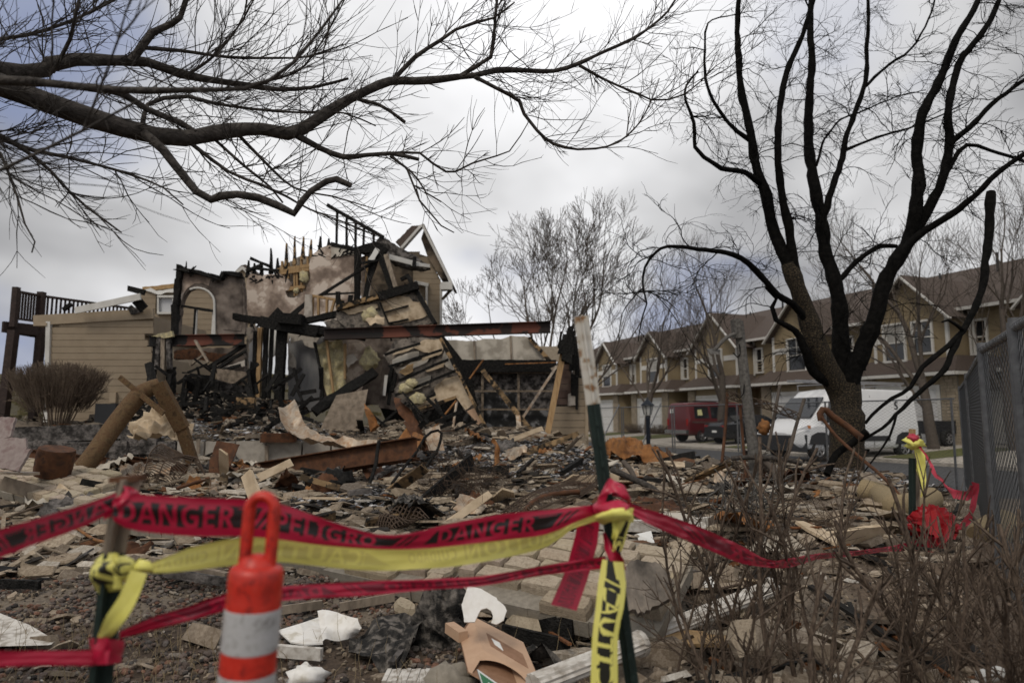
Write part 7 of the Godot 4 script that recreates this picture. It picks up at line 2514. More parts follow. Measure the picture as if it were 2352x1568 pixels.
	mb = slab([1075, 1345, 1105, 1352, 1141, 1372, 1143, 1378, 1160, 1392, 1164, 1402, 1157, 1424, 1140, 1434, 1128, 1430, 1132, 1416, 1128, 1402, 1118, 1396, 1104, 1400, 1096, 1416, 1090, 1428, 1066, 1428, 1060, 1388], 4.0, .012, .8, 0, .6)
	one(mb, "white_sheet", M.sheet_white, "white burned-edged sheet with a hole, leaning behind the tan box", "sheet")
	mb = plane_sheet(ground_sheet([-30, 1408, 60, 1446, 120, 1476, 110, 1486, -30, 1486], .05, .01), .015)
	one(mb, "white_board", M.gutter_white, "pale board lying on the gravel at the frame edge", "board")
	mb = ribbon(ground_sheet([345, 1240, 372, 1250, 400, 1238], .08, .01), ground_sheet([352, 1262, 374, 1262, 395, 1252], .03, .01), 5, .05, .02)
	one(mb, "paper_scrap", M.paper, "white paper scrap with a folded edge behind the first stake", "paper")
	mb = crumple(onground(705, 1562, .05), Vector3(.09, .05, .08), .4, 8, 12, 4)
	one(mb, "white_lump", M.sheet_white, "white lump on the gravel at the bottom beside the delineator", "lump")
	# white gutters
	for q in [[1512, 1452, 3.95, 1772, 1350, 4.35, "fluted white gutter length lying behind the right shrubs"], [1226, 1572, 3.15, 1470, 1478, 3.55, "fluted white downspout behind the yellow caution tail"]]:
		t = thing("gutter_length", q[6], "gutter", at(q[0], q[1], q[2]))
		var p0 := at(q[0], q[1], q[2])
		var p1 := at(q[3], q[4], q[5])
		var gd := (p1 - p0).normalized()
		var gx := gd.cross(Vector3.UP).normalized()
		var gyv := gx.cross(gd).normalized()
		var prof := []
		var rings := []
		for f in [0.0, .3, .6, 1.0]:
			var ring := PackedVector3Array()
			for j in 26:
				var a := TAU * j / 26.0
				var rr := .048 * (1.0 + (.07 if j % 2 == 0 else -.06))
				ring.append(p0.lerp(p1, f) + gx * cos(a) * rr * 1.25 + gyv * sin(a) * rr * .9)
			rings.append(ring)
		mb = MB.new()
		mb.flat(rings, true)
		put(mb, "fluted_pipe", M.gutter_white, t)
		mb = MB.new()
		mb.lathe(p1 - gd * .02, gd, [[.062, 0], [.064, .03], [.05, .034]], 14)
		put(mb, "joint", M.gutter_white, t)
	# black burnt insulation by the box
	one(crumple(onground(1018, 1432, .12), Vector3(.13, .2, .12), .5, 14, 18, 3), "burnt_insulation", M.fibre, "upright lump of burnt black fibrous insulation left of the tan box", "insulation")
	one(crumple(onground(985, 1445, .06), Vector3(.1, .12, .1), .5, 12, 16, 3), "burnt_insulation", M.fibre, "smaller burnt fibrous lump against the upright one", "insulation")
	sheet("burnt_insulation", [1172, 1476, 3.8, 1215, 1490, 3.75, 1262, 1496, 3.75, 1310, 1505, 3.7], [1190, 1505, 3.6, 1240, 1520, 3.55, 1280, 1530, 3.5, 1325, 1528, 3.5], .2, M.fibre, "ragged strip of burnt fibrous insulation right of the tan box", "insulation", 8, 3.0)
	sheet("burnt_insulation", [800, 1470, 3.9, 860, 1440, 4.1, 930, 1420, 4.2, 985, 1430, 4.1], [800, 1500, 3.75, 850, 1520, 3.65, 900, 1535, 3.55, 940, 1500, 3.7], .14, M.fibre, "flattened burnt felt on the gravel behind the white sheets", "insulation", 10, 2.0)
	for q in [[1156, 1452, 1308, 1488, .07, "char", "long black strip lying above the tan box"], [898, 1532, 978, 1436, .035, "char_grey", "dark metal strip lying on the gravel left of the tan box"], [640, 1404, 740, 1396, .05, "wood_grey", "grey board end beside the delineator"], [780, 1395, 905, 1378, .05, "wood_grey", "long grey lath below the lower red tape"], [630, 1494, 738, 1506, .06, "gutter_white", "flat pale strip under the white sheets"], [1220, 1440, 1316, 1462, .16, "char", "jagged black plate leaning on the stone slab"], [345, 1292, 520, 1330, .09, "wood_grey", "brown curved board behind the yellow tape knot"], [340, 1310, 560, 1345, .06, "char_grey", "dark split lath on the gravel behind the yellow tape"], [1376, 1214, 1560, 1208, .1, "gutter_white", "long whitewashed board right of the yellow knot"], [1560, 1210, 1712, 1196, .1, "gutter_white", "whitewashed board end among the shrub tips"], [1130, 1260, 1268, 1252, .09, "tin", "flat grey metal trim on top of the fallen stone wall"], [1180, 1268, 1290, 1262, .05, "shingle_pink", "pinkish trim strip on top of the fallen stone wall"], [1470, 1300, 1640, 1332, .07, "char_grey", "dark splintered lath behind the right shrubs"], [0, 1322, 24, 1312, .2, "char", "black charred block at the frame edge on the gravel"], [0, 1346, 90, 1344, .06, "char", "black charred stick at the frame edge on the gravel"]]:
		var p0 := onground(q[0], q[1], .05)
		var p1 := onground(q[2], q[3], .06)
		mb = beam(MB.new(), p0, p1, q[4], minf(.04, q[4] * .5), .1 if q[5] in ["char", "char_grey"] else .03)
		one(mb, "fallen_board" if not q[5].begins_with("char") else "charred_board", M[q[5]], q[6], "board")
	mb = MB.new()
	for j in 11:
		mb.box(onground(945, 1562, .03) + Vector3(-.12 + j * .024, (.004 if j % 2 == 0 else 0.0), 0), Vector3(.022, .02, .16))
	one(mb, "ribbed_panel", M.gutter_white, "grey ribbed panel at the bottom of the frame left of the sign", "panel")
	one(crumple(onground(1035, 1570, .05), Vector3(.12, .09, .1), .3, 8, 12, 3), "rough_rock", M.mortar, "rough grey-brown rock between the ribbed panel and the sign", "rock")
	mb = slab([1418, 1310, 1450, 1286, 1520, 1292, 1548, 1330, 1540, 1372, 1480, 1408, 1425, 1396], 4.4, .05, 4.5, 0, .8)
	one(mb, "charred_slab", M.ash_board, "charred grey slab leaning behind the green post", "slab")
	mb = plane_sheet(ground_sheet([1440, 1455, 1580, 1448, 1720, 1466, 1680, 1484, 1480, 1480], .08, .008), .018)
	one(mb, "rusty_chipboard", M.osb, "scorched chipboard strip under the white gutter length", "board")
	mb = slab([1690, 1425, 1735, 1420, 1738, 1495, 1700, 1510, 1680, 1470], 3.7, .08, 1.2, 0, .3)
	one(mb, "broken_block", M.stone, "pale broken masonry block among the shrub stems", "block")
	for q in [[1480, 1240, "white printed paper scrap under the red tape tail"], [1620, 1340, "white printed paper beside the small dark grille"], [1366, 1258, "small white paper scrap beside the dangling red tape tail"]]:
		mb = plane_sheet(PackedVector3Array([onground(q[0] - 18, q[1] - 8, .08), onground(q[0] + 16, q[1] - 12, .08), onground(q[0] + 24, q[1] + 12, .06), onground(q[0] - 10, q[1] + 16, .06)]), .003)
		one(mb, "paper_scrap", M.paper, q[2], "paper")
	# far stake with its tape, and the red heap by it
	t = thing("far_stake", "green steel stake and wooden stake tied together with tapes", "stake", onground(2104, 1215))
	var fx := t.position
	mb = beam(MB.new(), at(2096, 1052, 6.6), Vector3(at(2094, 1200, 6.6).x, fx.y - .1, -6.6), .05, .035, 0)
	beam(mb, at(2096, 1052, 6.57), Vector3(at(2094, 1200, 6.57).x, fx.y - .1, -6.57), .012, .05, 0)
	put(mb, "steel_stake", M.post_green, t)
	mb = beam(MB.new(), at(2096, 985, 6.65), at(2096, 1030, 6.65), .05, .03)
	put(mb, "stake_top", M.wood, t)
	mb = beam(MB.new(), at(2108, 1000, 6.7), at(2106, 1200, 6.7), .04, .03)
	put(mb, "wooden_stake", M.wood_grey, t)
	sheet("faded_tape", [2098, 1010, 6.55, 2120, 1040, 6.4, 2145, 1080, 6.2, 2180, 1118, 6.0, 2222, 1128, 5.8, 2232, 1110, 5.7], [2108, 1012, 6.5, 2138, 1058, 6.3, 2160, 1095, 6.1, 2195, 1148, 5.9, 2226, 1150, 5.8, 2248, 1112, 5.65], .08, M.film_pink, "faded pink tape blown from the far stake to the fence", "tape", 4, 3.0)
	sheet("faded_tape", [2230, 1108, 5.7, 2236, 1150, 5.75, 2215, 1190, 5.9, 2198, 1215, 6.0], [2248, 1112, 5.65, 2242, 1165, 5.7, 2228, 1205, 5.85, 2206, 1216, 5.95], .06, M.film_pink, "faded pink tape tail hanging against the fence", "tape", 4, 3.0)
	sheet("caution_tape", [2092, 1020, 6.5, 2104, 1042, 6.48, 2112, 1080, 6.46, 2112, 1138, 6.5], [2118, 1022, 6.5, 2128, 1060, 6.46, 2130, 1090, 6.46, 2114, 1140, 6.5], .08, M.film_yellow, "yellow tape tail hanging on the far stake", "tape", 4, 3.0)
	one(crumple(at(2100, 1018, 6.5), Vector3(.09, .06, .07), .5, 8, 12, 4), "tape_knot", M.film_yellow, "yellow tape knot on the far stake", "tape")
	one(crumple(at(2098, 1008, 6.48), Vector3(.05, .045, .05), .5, 8, 12, 4), "tape_knot", M.film_pink, "pink tape knot on top of the far stake", "tape")
	var hp := onground(2150, 1240)
	one(crumple(hp + Vector3(-.02, .13, 0), Vector3(.2, .15, .16), .3, 20, 28, 5), "red_sheeting", M.jug_red, "crumpled heap of red plastic sheeting beside the far stake", "sheeting")
	for q in [[2118, 1180, 2150, 1172, 2128, 1225, 2165, 1235, "upper fold of red plastic rising beside the far stake"], [2165, 1208, 2196, 1212, 2150, 1250, 2200, 1246, "red plastic fold spilling right from the heap"], [2120, 1232, 2170, 1228, 2135, 1280, 2176, 1284, "red plastic fold hanging down below the heap"]]:
		sheet("red_sheeting", [q[0], q[1], 6.2, q[4], q[5], 5.9], [q[2], q[3], 6.2, q[6], q[7], 5.9], .16, M.jug_red, q[8], "sheeting", 10, 5.0)
	var wat := MB.new()
	wat.lathe(hp + Vector3(.32, .02, .15), Vector3(.8, .25, -.4).normalized(), [[.13, 0], [.15, .04], [.15, .4], [.13, .44]], 16)
	one(wat, "straw_wattle", M.straw, "rolled straw wattle below the heap of red sheeting", "wattle")
	wat = MB.new()
	wat.tube(curve(PackedVector3Array([onground(2140, 1150, .1), onground(2065, 1165, .1), onground(2020, 1140, .1), onground(1980, 1125, .1)]), .1), PackedFloat32Array(range(60).map(func(_x): return .13)), 10)
	one(wat, "straw_wattle", M.straw, "long straw wattle lying behind the far stake", "wattle")
	mb = MB.new()
	mb.lathe(onground(2250, 1555, .1), Vector3(1, .2, 0).normalized(), [[.03, 0], [.03, .1], [.02, .12]], 12)
	one(mb, "drink_can", M.paper, "small pale can among the shrub stems by the fence", "can")

# ---------------------------------------------------------------- what lies everywhere
func loose_debris() -> void:
	var chips := [chip_mesh(1, .12, 5), chip_mesh(2, .08, 6), chip_mesh(3, .2, 5), chip_mesh(4, .4, 6)]
	var stones := [stone_mesh(1), stone_mesh(2), stone_mesh(3), stone_mesh(4)]
	# red-brown gravel mulch
	for k in 4:
		var xf := []
		var cs := PackedColorArray()
		for j in 3600:
			var d := sqrt(lerpf(2.2 * 2.2, 6.4 * 6.4, rng.randf()))
			var x := rng.randf_range(-.78, .2) * d
			if x > .55 - (d - 3.0) * .55: continue
			if d > 5.2 and x > -1.6: continue
			if nz.get_noise_2d(x * 110.0, d * 110.0) > .2: continue
			var s := rng.randf_range(.022, .05) * (1.3 if rng.randf() < .1 else 1.0)
			xf.append(Transform3D(Basis.from_euler(Vector3(rng.randf() * .8, rng.randf() * TAU, rng.randf() * .8)).scaled(Vector3(s, s * .8, s)), Vector3(x, gh(x, d) + s * .22, -d)))
			var q := rng.randf()
			var c := Color(.2, .145, .12).lerp(Color(.15, .135, .125), rng.randf())
			if q < .18: c = Color(.25, .14, .1)
			elif q < .3: c = Color(.33, .29, .25)
			elif q < .4: c = Color(.07, .062, .058)
			cs.append(c * rng.randf_range(.5, .95))
		scatter("gravel", stones[k], M.gravel, xf, cs)
	# plaster and board chips over the whole lot
	for k in 4:
		var xf := []
		var cs := PackedColorArray()
		for j in 7600:
			var d := sqrt(lerpf(3.0 * 3.0, 15.5 * 15.5, rng.randf()))
			var x := rng.randf_range(-.8, .66) * d
			if rowt(x, d) < 17.6: continue
			if d < 5.0 and x < .2 - (d - 3.5) * .5 and rng.randf() < .82: continue
			if x < -5.6 and d > 12: continue
			var cl := nz.get_noise_2d(x * 60.0 + 300.0, d * 60.0)
			if rng.randf() > .62 + cl * 1.6: continue
			var s := rng.randf_range(.02, .095) * (1.0 + (rng.randf() ** 9) * 3.0)
			var tl := rng.randf_range(0, .55) if rng.randf() < .8 else rng.randf_range(.5, 1.3)
			var b := Basis(Vector3(rng.randf_range(-1, 1), 0, rng.randf_range(-1, 1)).normalized(), tl) * Basis(Vector3.UP, rng.randf() * TAU)
			xf.append(Transform3D(b.scaled(Vector3(s * rng.randf_range(.8, 1.9), s, s)), Vector3(x, gh(x, d) + s * .12, -d)))
			var q := rng.randf()
			var c := Color(.4, .34, .27)
			if q < .3: c = Color(.3, .25, .195)
			elif q < .42: c = Color(.5, .45, .38)
			elif q < .58: c = Color(.15, .125, .1)
			elif q < .68: c = Color(.035, .032, .03)
			elif q < .72: c = Color(.17, .075, .032)
			elif q < .75: c = Color(.6, .58, .54)
			cs.append(c * rng.randf_range(.75, 1.15))
		scatter("rubble", chips[k], M.chip, xf, cs)
	# broken board lying in layers over the middle of the lot
	for k in 3:
		var xf := []
		var cs := PackedColorArray()
		for j in 2100:
			var d := sqrt(lerpf(5.2 * 5.2, 13.5 * 13.5, rng.randf()))
			var x := rng.randf_range(-.74, .56) * d
			if rowt(x, d) < 17.8 or x < -5.4 and d > 11.6: continue
			if nz.get_noise_2d(x * 45.0 + 90.0, d * 45.0) < -.04 and rng.randf() < .85: continue
			if Vector2((x + .1) / 1.9, (d - 11.0) / 1.4).length() < 1.0 and rng.randf() < .8: continue
			var s := rng.randf_range(.06, .16) if rng.randf() < .7 else rng.randf_range(.16, .34)
			var b := Basis(Vector3(rng.randf_range(-1, 1), 0, rng.randf_range(-1, 1)).normalized(), rng.randf_range(0, .65) + (.7 if rng.randf() < .16 else 0.0)) * Basis(Vector3.UP, rng.randf() * TAU)
			xf.append(Transform3D(b.scaled(Vector3(s * rng.randf_range(.8, 2.0), s * .75, s)), Vector3(x, gh(x, d) + rng.randf_range(.0, .09), -d)))
			var q := rng.randf()
			var c := Color(.43, .365, .28)
			if q < .28: c = Color(.34, .28, .21)
			elif q < .42: c = Color(.5, .46, .4)
			elif q < .56: c = Color(.2, .17, .14)
			elif q < .64: c = Color(.05, .046, .043)
			elif q < .68: c = Color(.18, .085, .04)
			cs.append(c * rng.randf_range(.75, 1.12))
		scatter("broken_board_layers", chips[k], M.chip, xf, cs)
	# crumbs between them
	for k in 2:
		var xf := []
		var cs := PackedColorArray()
		for j in 30000:
			var d := sqrt(lerpf(3.0 * 3.0, 13.5 * 13.5, rng.randf()))
			var x := rng.randf_range(-.8, .66) * d
			if rowt(x, d) < 17.4: continue
			var s := rng.randf_range(.012, .035)
			xf.append(Transform3D(Basis.from_euler(Vector3(rng.randf() * 3, rng.randf() * TAU, rng.randf() * 3)).scaled(Vector3(s * rng.randf_range(.8, 1.6), s, s)), Vector3(x, gh(x, d) + s * .2, -d)))
			var c := Color(.36, .3, .23)
			var q := rng.randf()
			if q < .35: c = Color(.2, .165, .13)
			elif q < .55: c = Color(.06, .054, .05)
			elif q < .6: c = Color(.55, .52, .48)
			cs.append(c * rng.randf_range(.7, 1.2))
		scatter("rubble", chips[2 + k], M.chip, xf, cs)
	# ash heaps: grey, white and black flakes
	for h in [[-.1, 11.0, 2.0, 1.5, 5200], [4.6, 9.7, 1.5, .9, 2600], [-5.0, 13.6, 2.2, 1.4, 3000], [-1.6, 8.0, 1.0, .6, 900]]:
		for k in 2:
			var xf := []
			var cs := PackedColorArray()
			for j in h[4] / 2:
				var a := rng.randf() * TAU
				var r := sqrt(rng.randf())
				var x: float = h[0] + cos(a) * r * h[2]
				var d: float = h[1] + sin(a) * r * h[3]
				if rowt(x, d) < 17.2: continue
				var s := rng.randf_range(.025, .085)
				var b := Basis(Vector3(rng.randf_range(-1, 1), 0, rng.randf_range(-1, 1)).normalized(), rng.randf_range(0, 1.0)) * Basis(Vector3.UP, rng.randf() * TAU)
				xf.append(Transform3D(b.scaled(Vector3(s * 1.4, s, s)), Vector3(x, gh(x, d) + s * .2 + rng.randf() * .03, -d)))
				var q := rng.randf()
				var c := Color(.05, .05, .053)
				if q < .34: c = Color(.33, .33, .345)
				elif q < .5: c = Color(.6, .6, .61)
				elif q < .56: c = Color(.2, .16, .12)
				elif q < .6: c = Color(.2, .09, .04)
				cs.append(c * rng.randf_range(.7, 1.2))
			scatter("ash_rubble", chips[k], M.ash, xf, cs)
	# heap inside the burned left room
	for k in 2:
		var xf := []
		var cs := PackedColorArray()
		for j in 1700:
			var p := Vector3(rng.randf_range(-9.2, -5.2), 0, -rng.randf_range(13.6, 16.6))
			var hh := 1.08 + .95 * smoothstep(13.8, 16.3, -p.z) * (1.0 - .25 * absf(p.x + 7.2) / 2.0)
			var s := rng.randf_range(.06, .2)
			p.y = hh + rng.randf_range(-.05, .08)
			xf.append(Transform3D(Basis.from_euler(Vector3(rng.randf() * 1.4, rng.randf() * TAU, rng.randf() * 1.4)).scaled(Vector3(s * rng.randf_range(1, 2.4), s, s)), p))
			var q := rng.randf()
			var c := Color(.02, .019, .018)
			if q < .2: c = Color(.34, .3, .25)
			elif q < .32: c = Color(.14, .11, .085)
			elif q < .36: c = Color(.2, .09, .04)
			cs.append(c * rng.randf_range(.7, 1.2))
		scatter("burned_debris", chips[k], M.chip, xf, cs)
	var bank := MB.new()
	var rings := []
	for k in 24:
		var x := lerpf(-9.4, -4.9, k / 23.0)
		var ring := PackedVector3Array()
		for j in 14:
			var d := lerpf(13.4, 16.9, j / 13.0)
			ring.append(Vector3(x, 1.0 + 1.0 * smoothstep(13.8, 16.3, d) * (1.0 - .25 * absf(x + 7.2) / 2.0) + nz.get_noise_2d(x * 150, d * 150) * .2, -d))
		rings.append(ring)
	bank.loft(rings, false, false)
	one(bank, "burned_debris", M.char_grey, "bank of black burned debris filling the arched room", "debris", "", "stuff")
	# long thin splinters and laths
	for k in 2:
		var xf := []
		var cs := PackedColorArray()
		var mb := MB.new()
		mb.box(Vector3(), Vector3(1, .05, .12) if k == 0 else Vector3(1, .03, .05))
		for j in 900:
			var d := sqrt(lerpf(3.4 * 3.4, 15.0 * 15.0, rng.randf()))
			var x := rng.randf_range(-.78, .64) * d
			if rowt(x, d) < 17.6: continue
			if d < 5 and x < .1: continue
			var s := rng.randf_range(.12, .5) if rng.randf() < .85 else rng.randf_range(.5, 1.1)
			xf.append(Transform3D((Basis(Vector3.UP, rng.randf() * TAU) * Basis(Vector3.BACK, rng.randf_range(-.25, .35))).scaled_local(Vector3(s, minf(s, .4), minf(s, .4))), Vector3(x, gh(x, d) + .04, -d)))
			var q := rng.randf()
			var c := Color(.02, .019, .018)
			if q < .3: c = Color(.3, .25, .19)
			elif q < .5: c = Color(.12, .09, .065)
			elif q < .62: c = Color(.2, .085, .035)
			cs.append(c * rng.randf_range(.7, 1.2))
		scatter("splinters", mb.mesh(), M.chip, xf, cs)
	# the larger board fragments, one by one
	for k in 95:
		var d := sqrt(lerpf(4.4 * 4.4, 12.5 * 12.5, rng.randf()))
		var x := rng.randf_range(-.72, .5) * d
		if rowt(x, d) < 18.0 or d < 5.6 and x < .1: continue
		var s := rng.randf_range(.12, .26)
		var c := Vector3(x, gh(x, d) + .06, -d)
		var b := Basis(Vector3(rng.randf_range(-1, 1), 0, rng.randf_range(-1, 1)).normalized(), rng.randf_range(0, .6)) * Basis(Vector3.UP, rng.randf() * TAU)
		var pts := PackedVector3Array()
		var m := rng.randi_range(4, 6)
		for j in m:
			var a := TAU * (j + rng.randf_range(-.3, .3)) / m
			pts.append(c + b * (Vector3(cos(a) * 1.25, 0, sin(a) * .85) * s * rng.randf_range(.7, 1.15)))
		var mb := plane_sheet(pts, rng.randf_range(.012, .03))
		var dark := rng.randf() < .2
		one(mb, "charred_fragment" if dark else "board_fragment", M.char_grey if dark else (M.plaster_cream if rng.randf() < .45 else M.plaster_pale), "charred board fragment lying flat on the rubble" if dark else "pale plaster board fragment lying on the rubble", "fragment", "charred fragments on the rubble" if dark else "pale board fragments on the rubble")
	# crumpled scraps and nests of burned wire
	for k in 80:
		var d := sqrt(lerpf(4.0 * 4.0, 12.5 * 12.5, rng.randf()))
		var x := rng.randf_range(-.7, .5) * d
		if rowt(x, d) < 18.0 or d < 5.4 and x < .2: continue
		var c := Vector3(x, gh(x, d) + .07, -d)
		var s := rng.randf_range(.12, .42)
		var a := Vector3(rng.randf_range(-1, 1), rng.randf_range(-.1, .35), rng.randf_range(-1, 1)).normalized() * s
		var b := a.cross(Vector3.UP).normalized() * s * rng.randf_range(.4, .8) + Vector3.UP * rng.randf_range(-.03, .1)
		var q := k % 6
		var mb := ribbon(PackedVector3Array([c - a - b, c - b + Vector3.UP * .04, c + a - b]), PackedVector3Array([c - a + b, c + b, c + a + b]), 7, .12, .04, 0, 1, 8.0, .03)
		one(mb, "crumpled_scrap", [M.tin, M.rust, M.fibre, M.plaster_pale, M.rust_dark, M.char_grey][q], ["scrap of crumpled pale sheet metal among the rubble", "scrap of crumpled orange rusted metal among the rubble", "scrap of burnt fibrous felt among the rubble", "scrap of torn pale board facing among the rubble", "scrap of crumpled dark rusted metal among the rubble", "scrap of crumpled charred sheet among the rubble"][q], "scrap", "crumpled scraps among the rubble")
	for k in 16:
		var d := sqrt(lerpf(4.6 * 4.6, 11.0 * 11.0, rng.randf()))
		var x := rng.randf_range(-.55, .5) * d
		if d < 6 and x < .2: continue
		one(tangle(Vector3(x, gh(x, d) + .05, -d), rng.randf_range(.16, .34), 50, .004), "wire_tangle", M.wire_rusty, "small nest of burned rusty wire on the rubble", "wire", "nests of burned wire on the rubble")
	one(tangle(onground(1080, 1140, .06), .5, 260, .005), "wire_tangle", M.wire_rusty, "large springy nest of rusty wire below the grey ash heap", "wire")
	for k in 44:   # long boards thrown over one another
		var d := sqrt(lerpf(5.0 * 5.0, 13.0 * 13.0, rng.randf()))
		var x := rng.randf_range(-.7, .5) * d
		if rowt(x, d) < 18.4 or x < -5.4 and d > 11.4 or d < 6.0 and x < .3: continue
		var l := rng.randf_range(.5, 1.5)
		var c := Vector3(x, gh(x, d) + .08, -d)
		var a := Vector3(rng.randf_range(-1, 1), rng.randf_range(-.03, .22), rng.randf_range(-.7, .7)).normalized() * l * .5
		var mb := beam(MB.new(), c - a, c + a + Vector3(0, absf(a.y), 0), rng.randf_range(.05, .16), rng.randf_range(.018, .05), .12, rng.randf_range(-.5, .5))
		var q := k % 4
		one(mb, "loose_board", [M.wood_grey, M.char, M.char_tan, M.plaster_cream][q], ["weathered grey board thrown across the rubble", "charred black board thrown across the rubble", "half-burned tan board thrown across the rubble", "pale board strip thrown across the rubble"][q], "board", "long boards thrown over the rubble")
	# dry weeds on the gravel
	var w := MB.new()
	for k in 420:
		var d := rng.randf_range(2.6, 4.2)
		var x := rng.randf_range(-.76, .16) * d
		if rng.randf() < .5: x = rng.randf_range(-.76, -.4) * d
		var p := Vector3(x, gh(x, d), -d)
		var e := p + Vector3(rng.randf_range(-.08, .08), rng.randf_range(.05, .2), rng.randf_range(-.08, .08))
		w.tube(PackedVector3Array([p, p.lerp(e, .5) + Vector3(rng.randf_range(-.02, .02), .01, 0), e]), PackedFloat32Array([.0016, .0013, .0007]), 3, false)
	one(w, "dry_weeds", M.straw, "", "", "", "stuff")

# ---------------------------------------------------------------- stakes, delineator and tapes in front
func tape(called: String, a: Array, m: Material, label: String, cat: String, ua: float, ub: float, amp := .02, by_u := false) -> void:  # [u, v top, v bottom, distance, ...]
	var A := []
	var B := []
	for k in range(0, a.size(), 4):
		A.append_array([a[k], a[k + 1], a[k + 3]])
		B.append_array([a[k], a[k + 2], a[k + 3]])
	var pa := curve(seen(A), .03)
	var pb := curve(seen(B), .03)
	var m2 := maxi(pa.size(), 24)
	var mb := MB.new()
	var rings := []
	var us := []
	for k in m2:
		var f := float(k) / (m2 - 1)
		var i0 := f * (pa.size() - 1)
		var j0 := f * (pb.size() - 1)
		var i1 := mini(int(i0), pa.size() - 2)
		var j1 := mini(int(j0), pb.size() - 2)
		var p := pa[i1].lerp(pa[i1 + 1], i0 - i1)
		var q := pb[j1].lerp(pb[j1 + 1], j0 - j1)
		var ring := PackedVector3Array()
		for j in 9:
			var g0 := j / 8.0
			var x := p.lerp(q, g0)
			var w := x * 500.0
			var fold := absf(fposmod(g0 * 2.3 + nz.get_noise_1d(x.x * 160.0) * 1.4, 1.0) - .5) * 2.0
			ring.append(x + Vector3(0, .15, 1) * (nz.get_noise_3d(w.x * .5, w.y * 1.8, w.z) * amp + amp * .22 * fold))
		rings.append(ring)
		var uu := 1176.0 + F * (p.x / -p.z) * 1.0
		us.append(uu)
	mb.loft(rings, false, false)
	for k in m2:
		for j in 9:
			var x := float(k) / (m2 - 1)
			if by_u: x = (us[k] - us[0]) / (us[m2 - 1] - us[0])
			mb.t[k * 9 + j] = Vector2(lerpf(ua, ub, x), j / 8.0)
	one(mb, called, m, label, cat)

func wrap_band(t: Node3D, called: String, a: Array, d: float, r: float, m: Material, amp: float) -> void:  # tape wound round a stake
	put(ribbon(seen([a[0], a[1], d + .03, (a[0] + a[2]) / 2, (a[1] + a[3]) / 2 + 3, d - r, a[2], a[3], d + .03]), seen([a[4], a[5], d + .03, (a[4] + a[6]) / 2, (a[5] + a[7]) / 2 + 3, d - r, a[6], a[7], d + .03]), 8, amp, .01, .1, .25, 6.0), called, m, t)

func tpost(t: Node3D, a: Vector3, b: Vector3, w: float, m: Material, called: String) -> void:
	var d := (b - a).normalized()
	var x := d.cross(Vector3.BACK).normalized()
	var y := x.cross(d).normalized()
	var mb := MB.new()
	var rings := []
	for e in [a, b]:
		var ring := PackedVector3Array()
		for q in [[-1, .0], [-.16, .12], [-.16, 1.1], [.16, 1.1], [.16, .12], [1, .0], [1, -.2], [-1, -.2]]:
			ring.append(e + x * q[0] * w * .5 + y * q[1] * w * .5)
		rings.append(ring)
	# faces of the T, laid out quad by quad so that the concave section keeps its shape
	for j in 8:
		var p0: Vector3 = rings[0][j]
		var p1: Vector3 = rings[0][(j + 1) % 8]
		var nn := d.cross(p1 - p0)
		var mid := (p0 + p1) / 2
		var outw: Array = [y * 1 - x * .15, -x, y, x, y + x * .15, x, -y, -x]
		mb.quad(p0, p1, rings[1][(j + 1) % 8], rings[1][j], outw[j])
	mb.quad(rings[0][0], rings[0][5], rings[0][6], rings[0][7], -d)
	mb.quad(rings[0][1], rings[0][2], rings[0][3], rings[0][4], -d)
	mb.quad(rings[1][0], rings[1][5], rings[1][6], rings[1][7], d)
	mb.quad(rings[1][1], rings[1][2], rings[1][3], rings[1][4], d)
	put(mb, called, m, t)

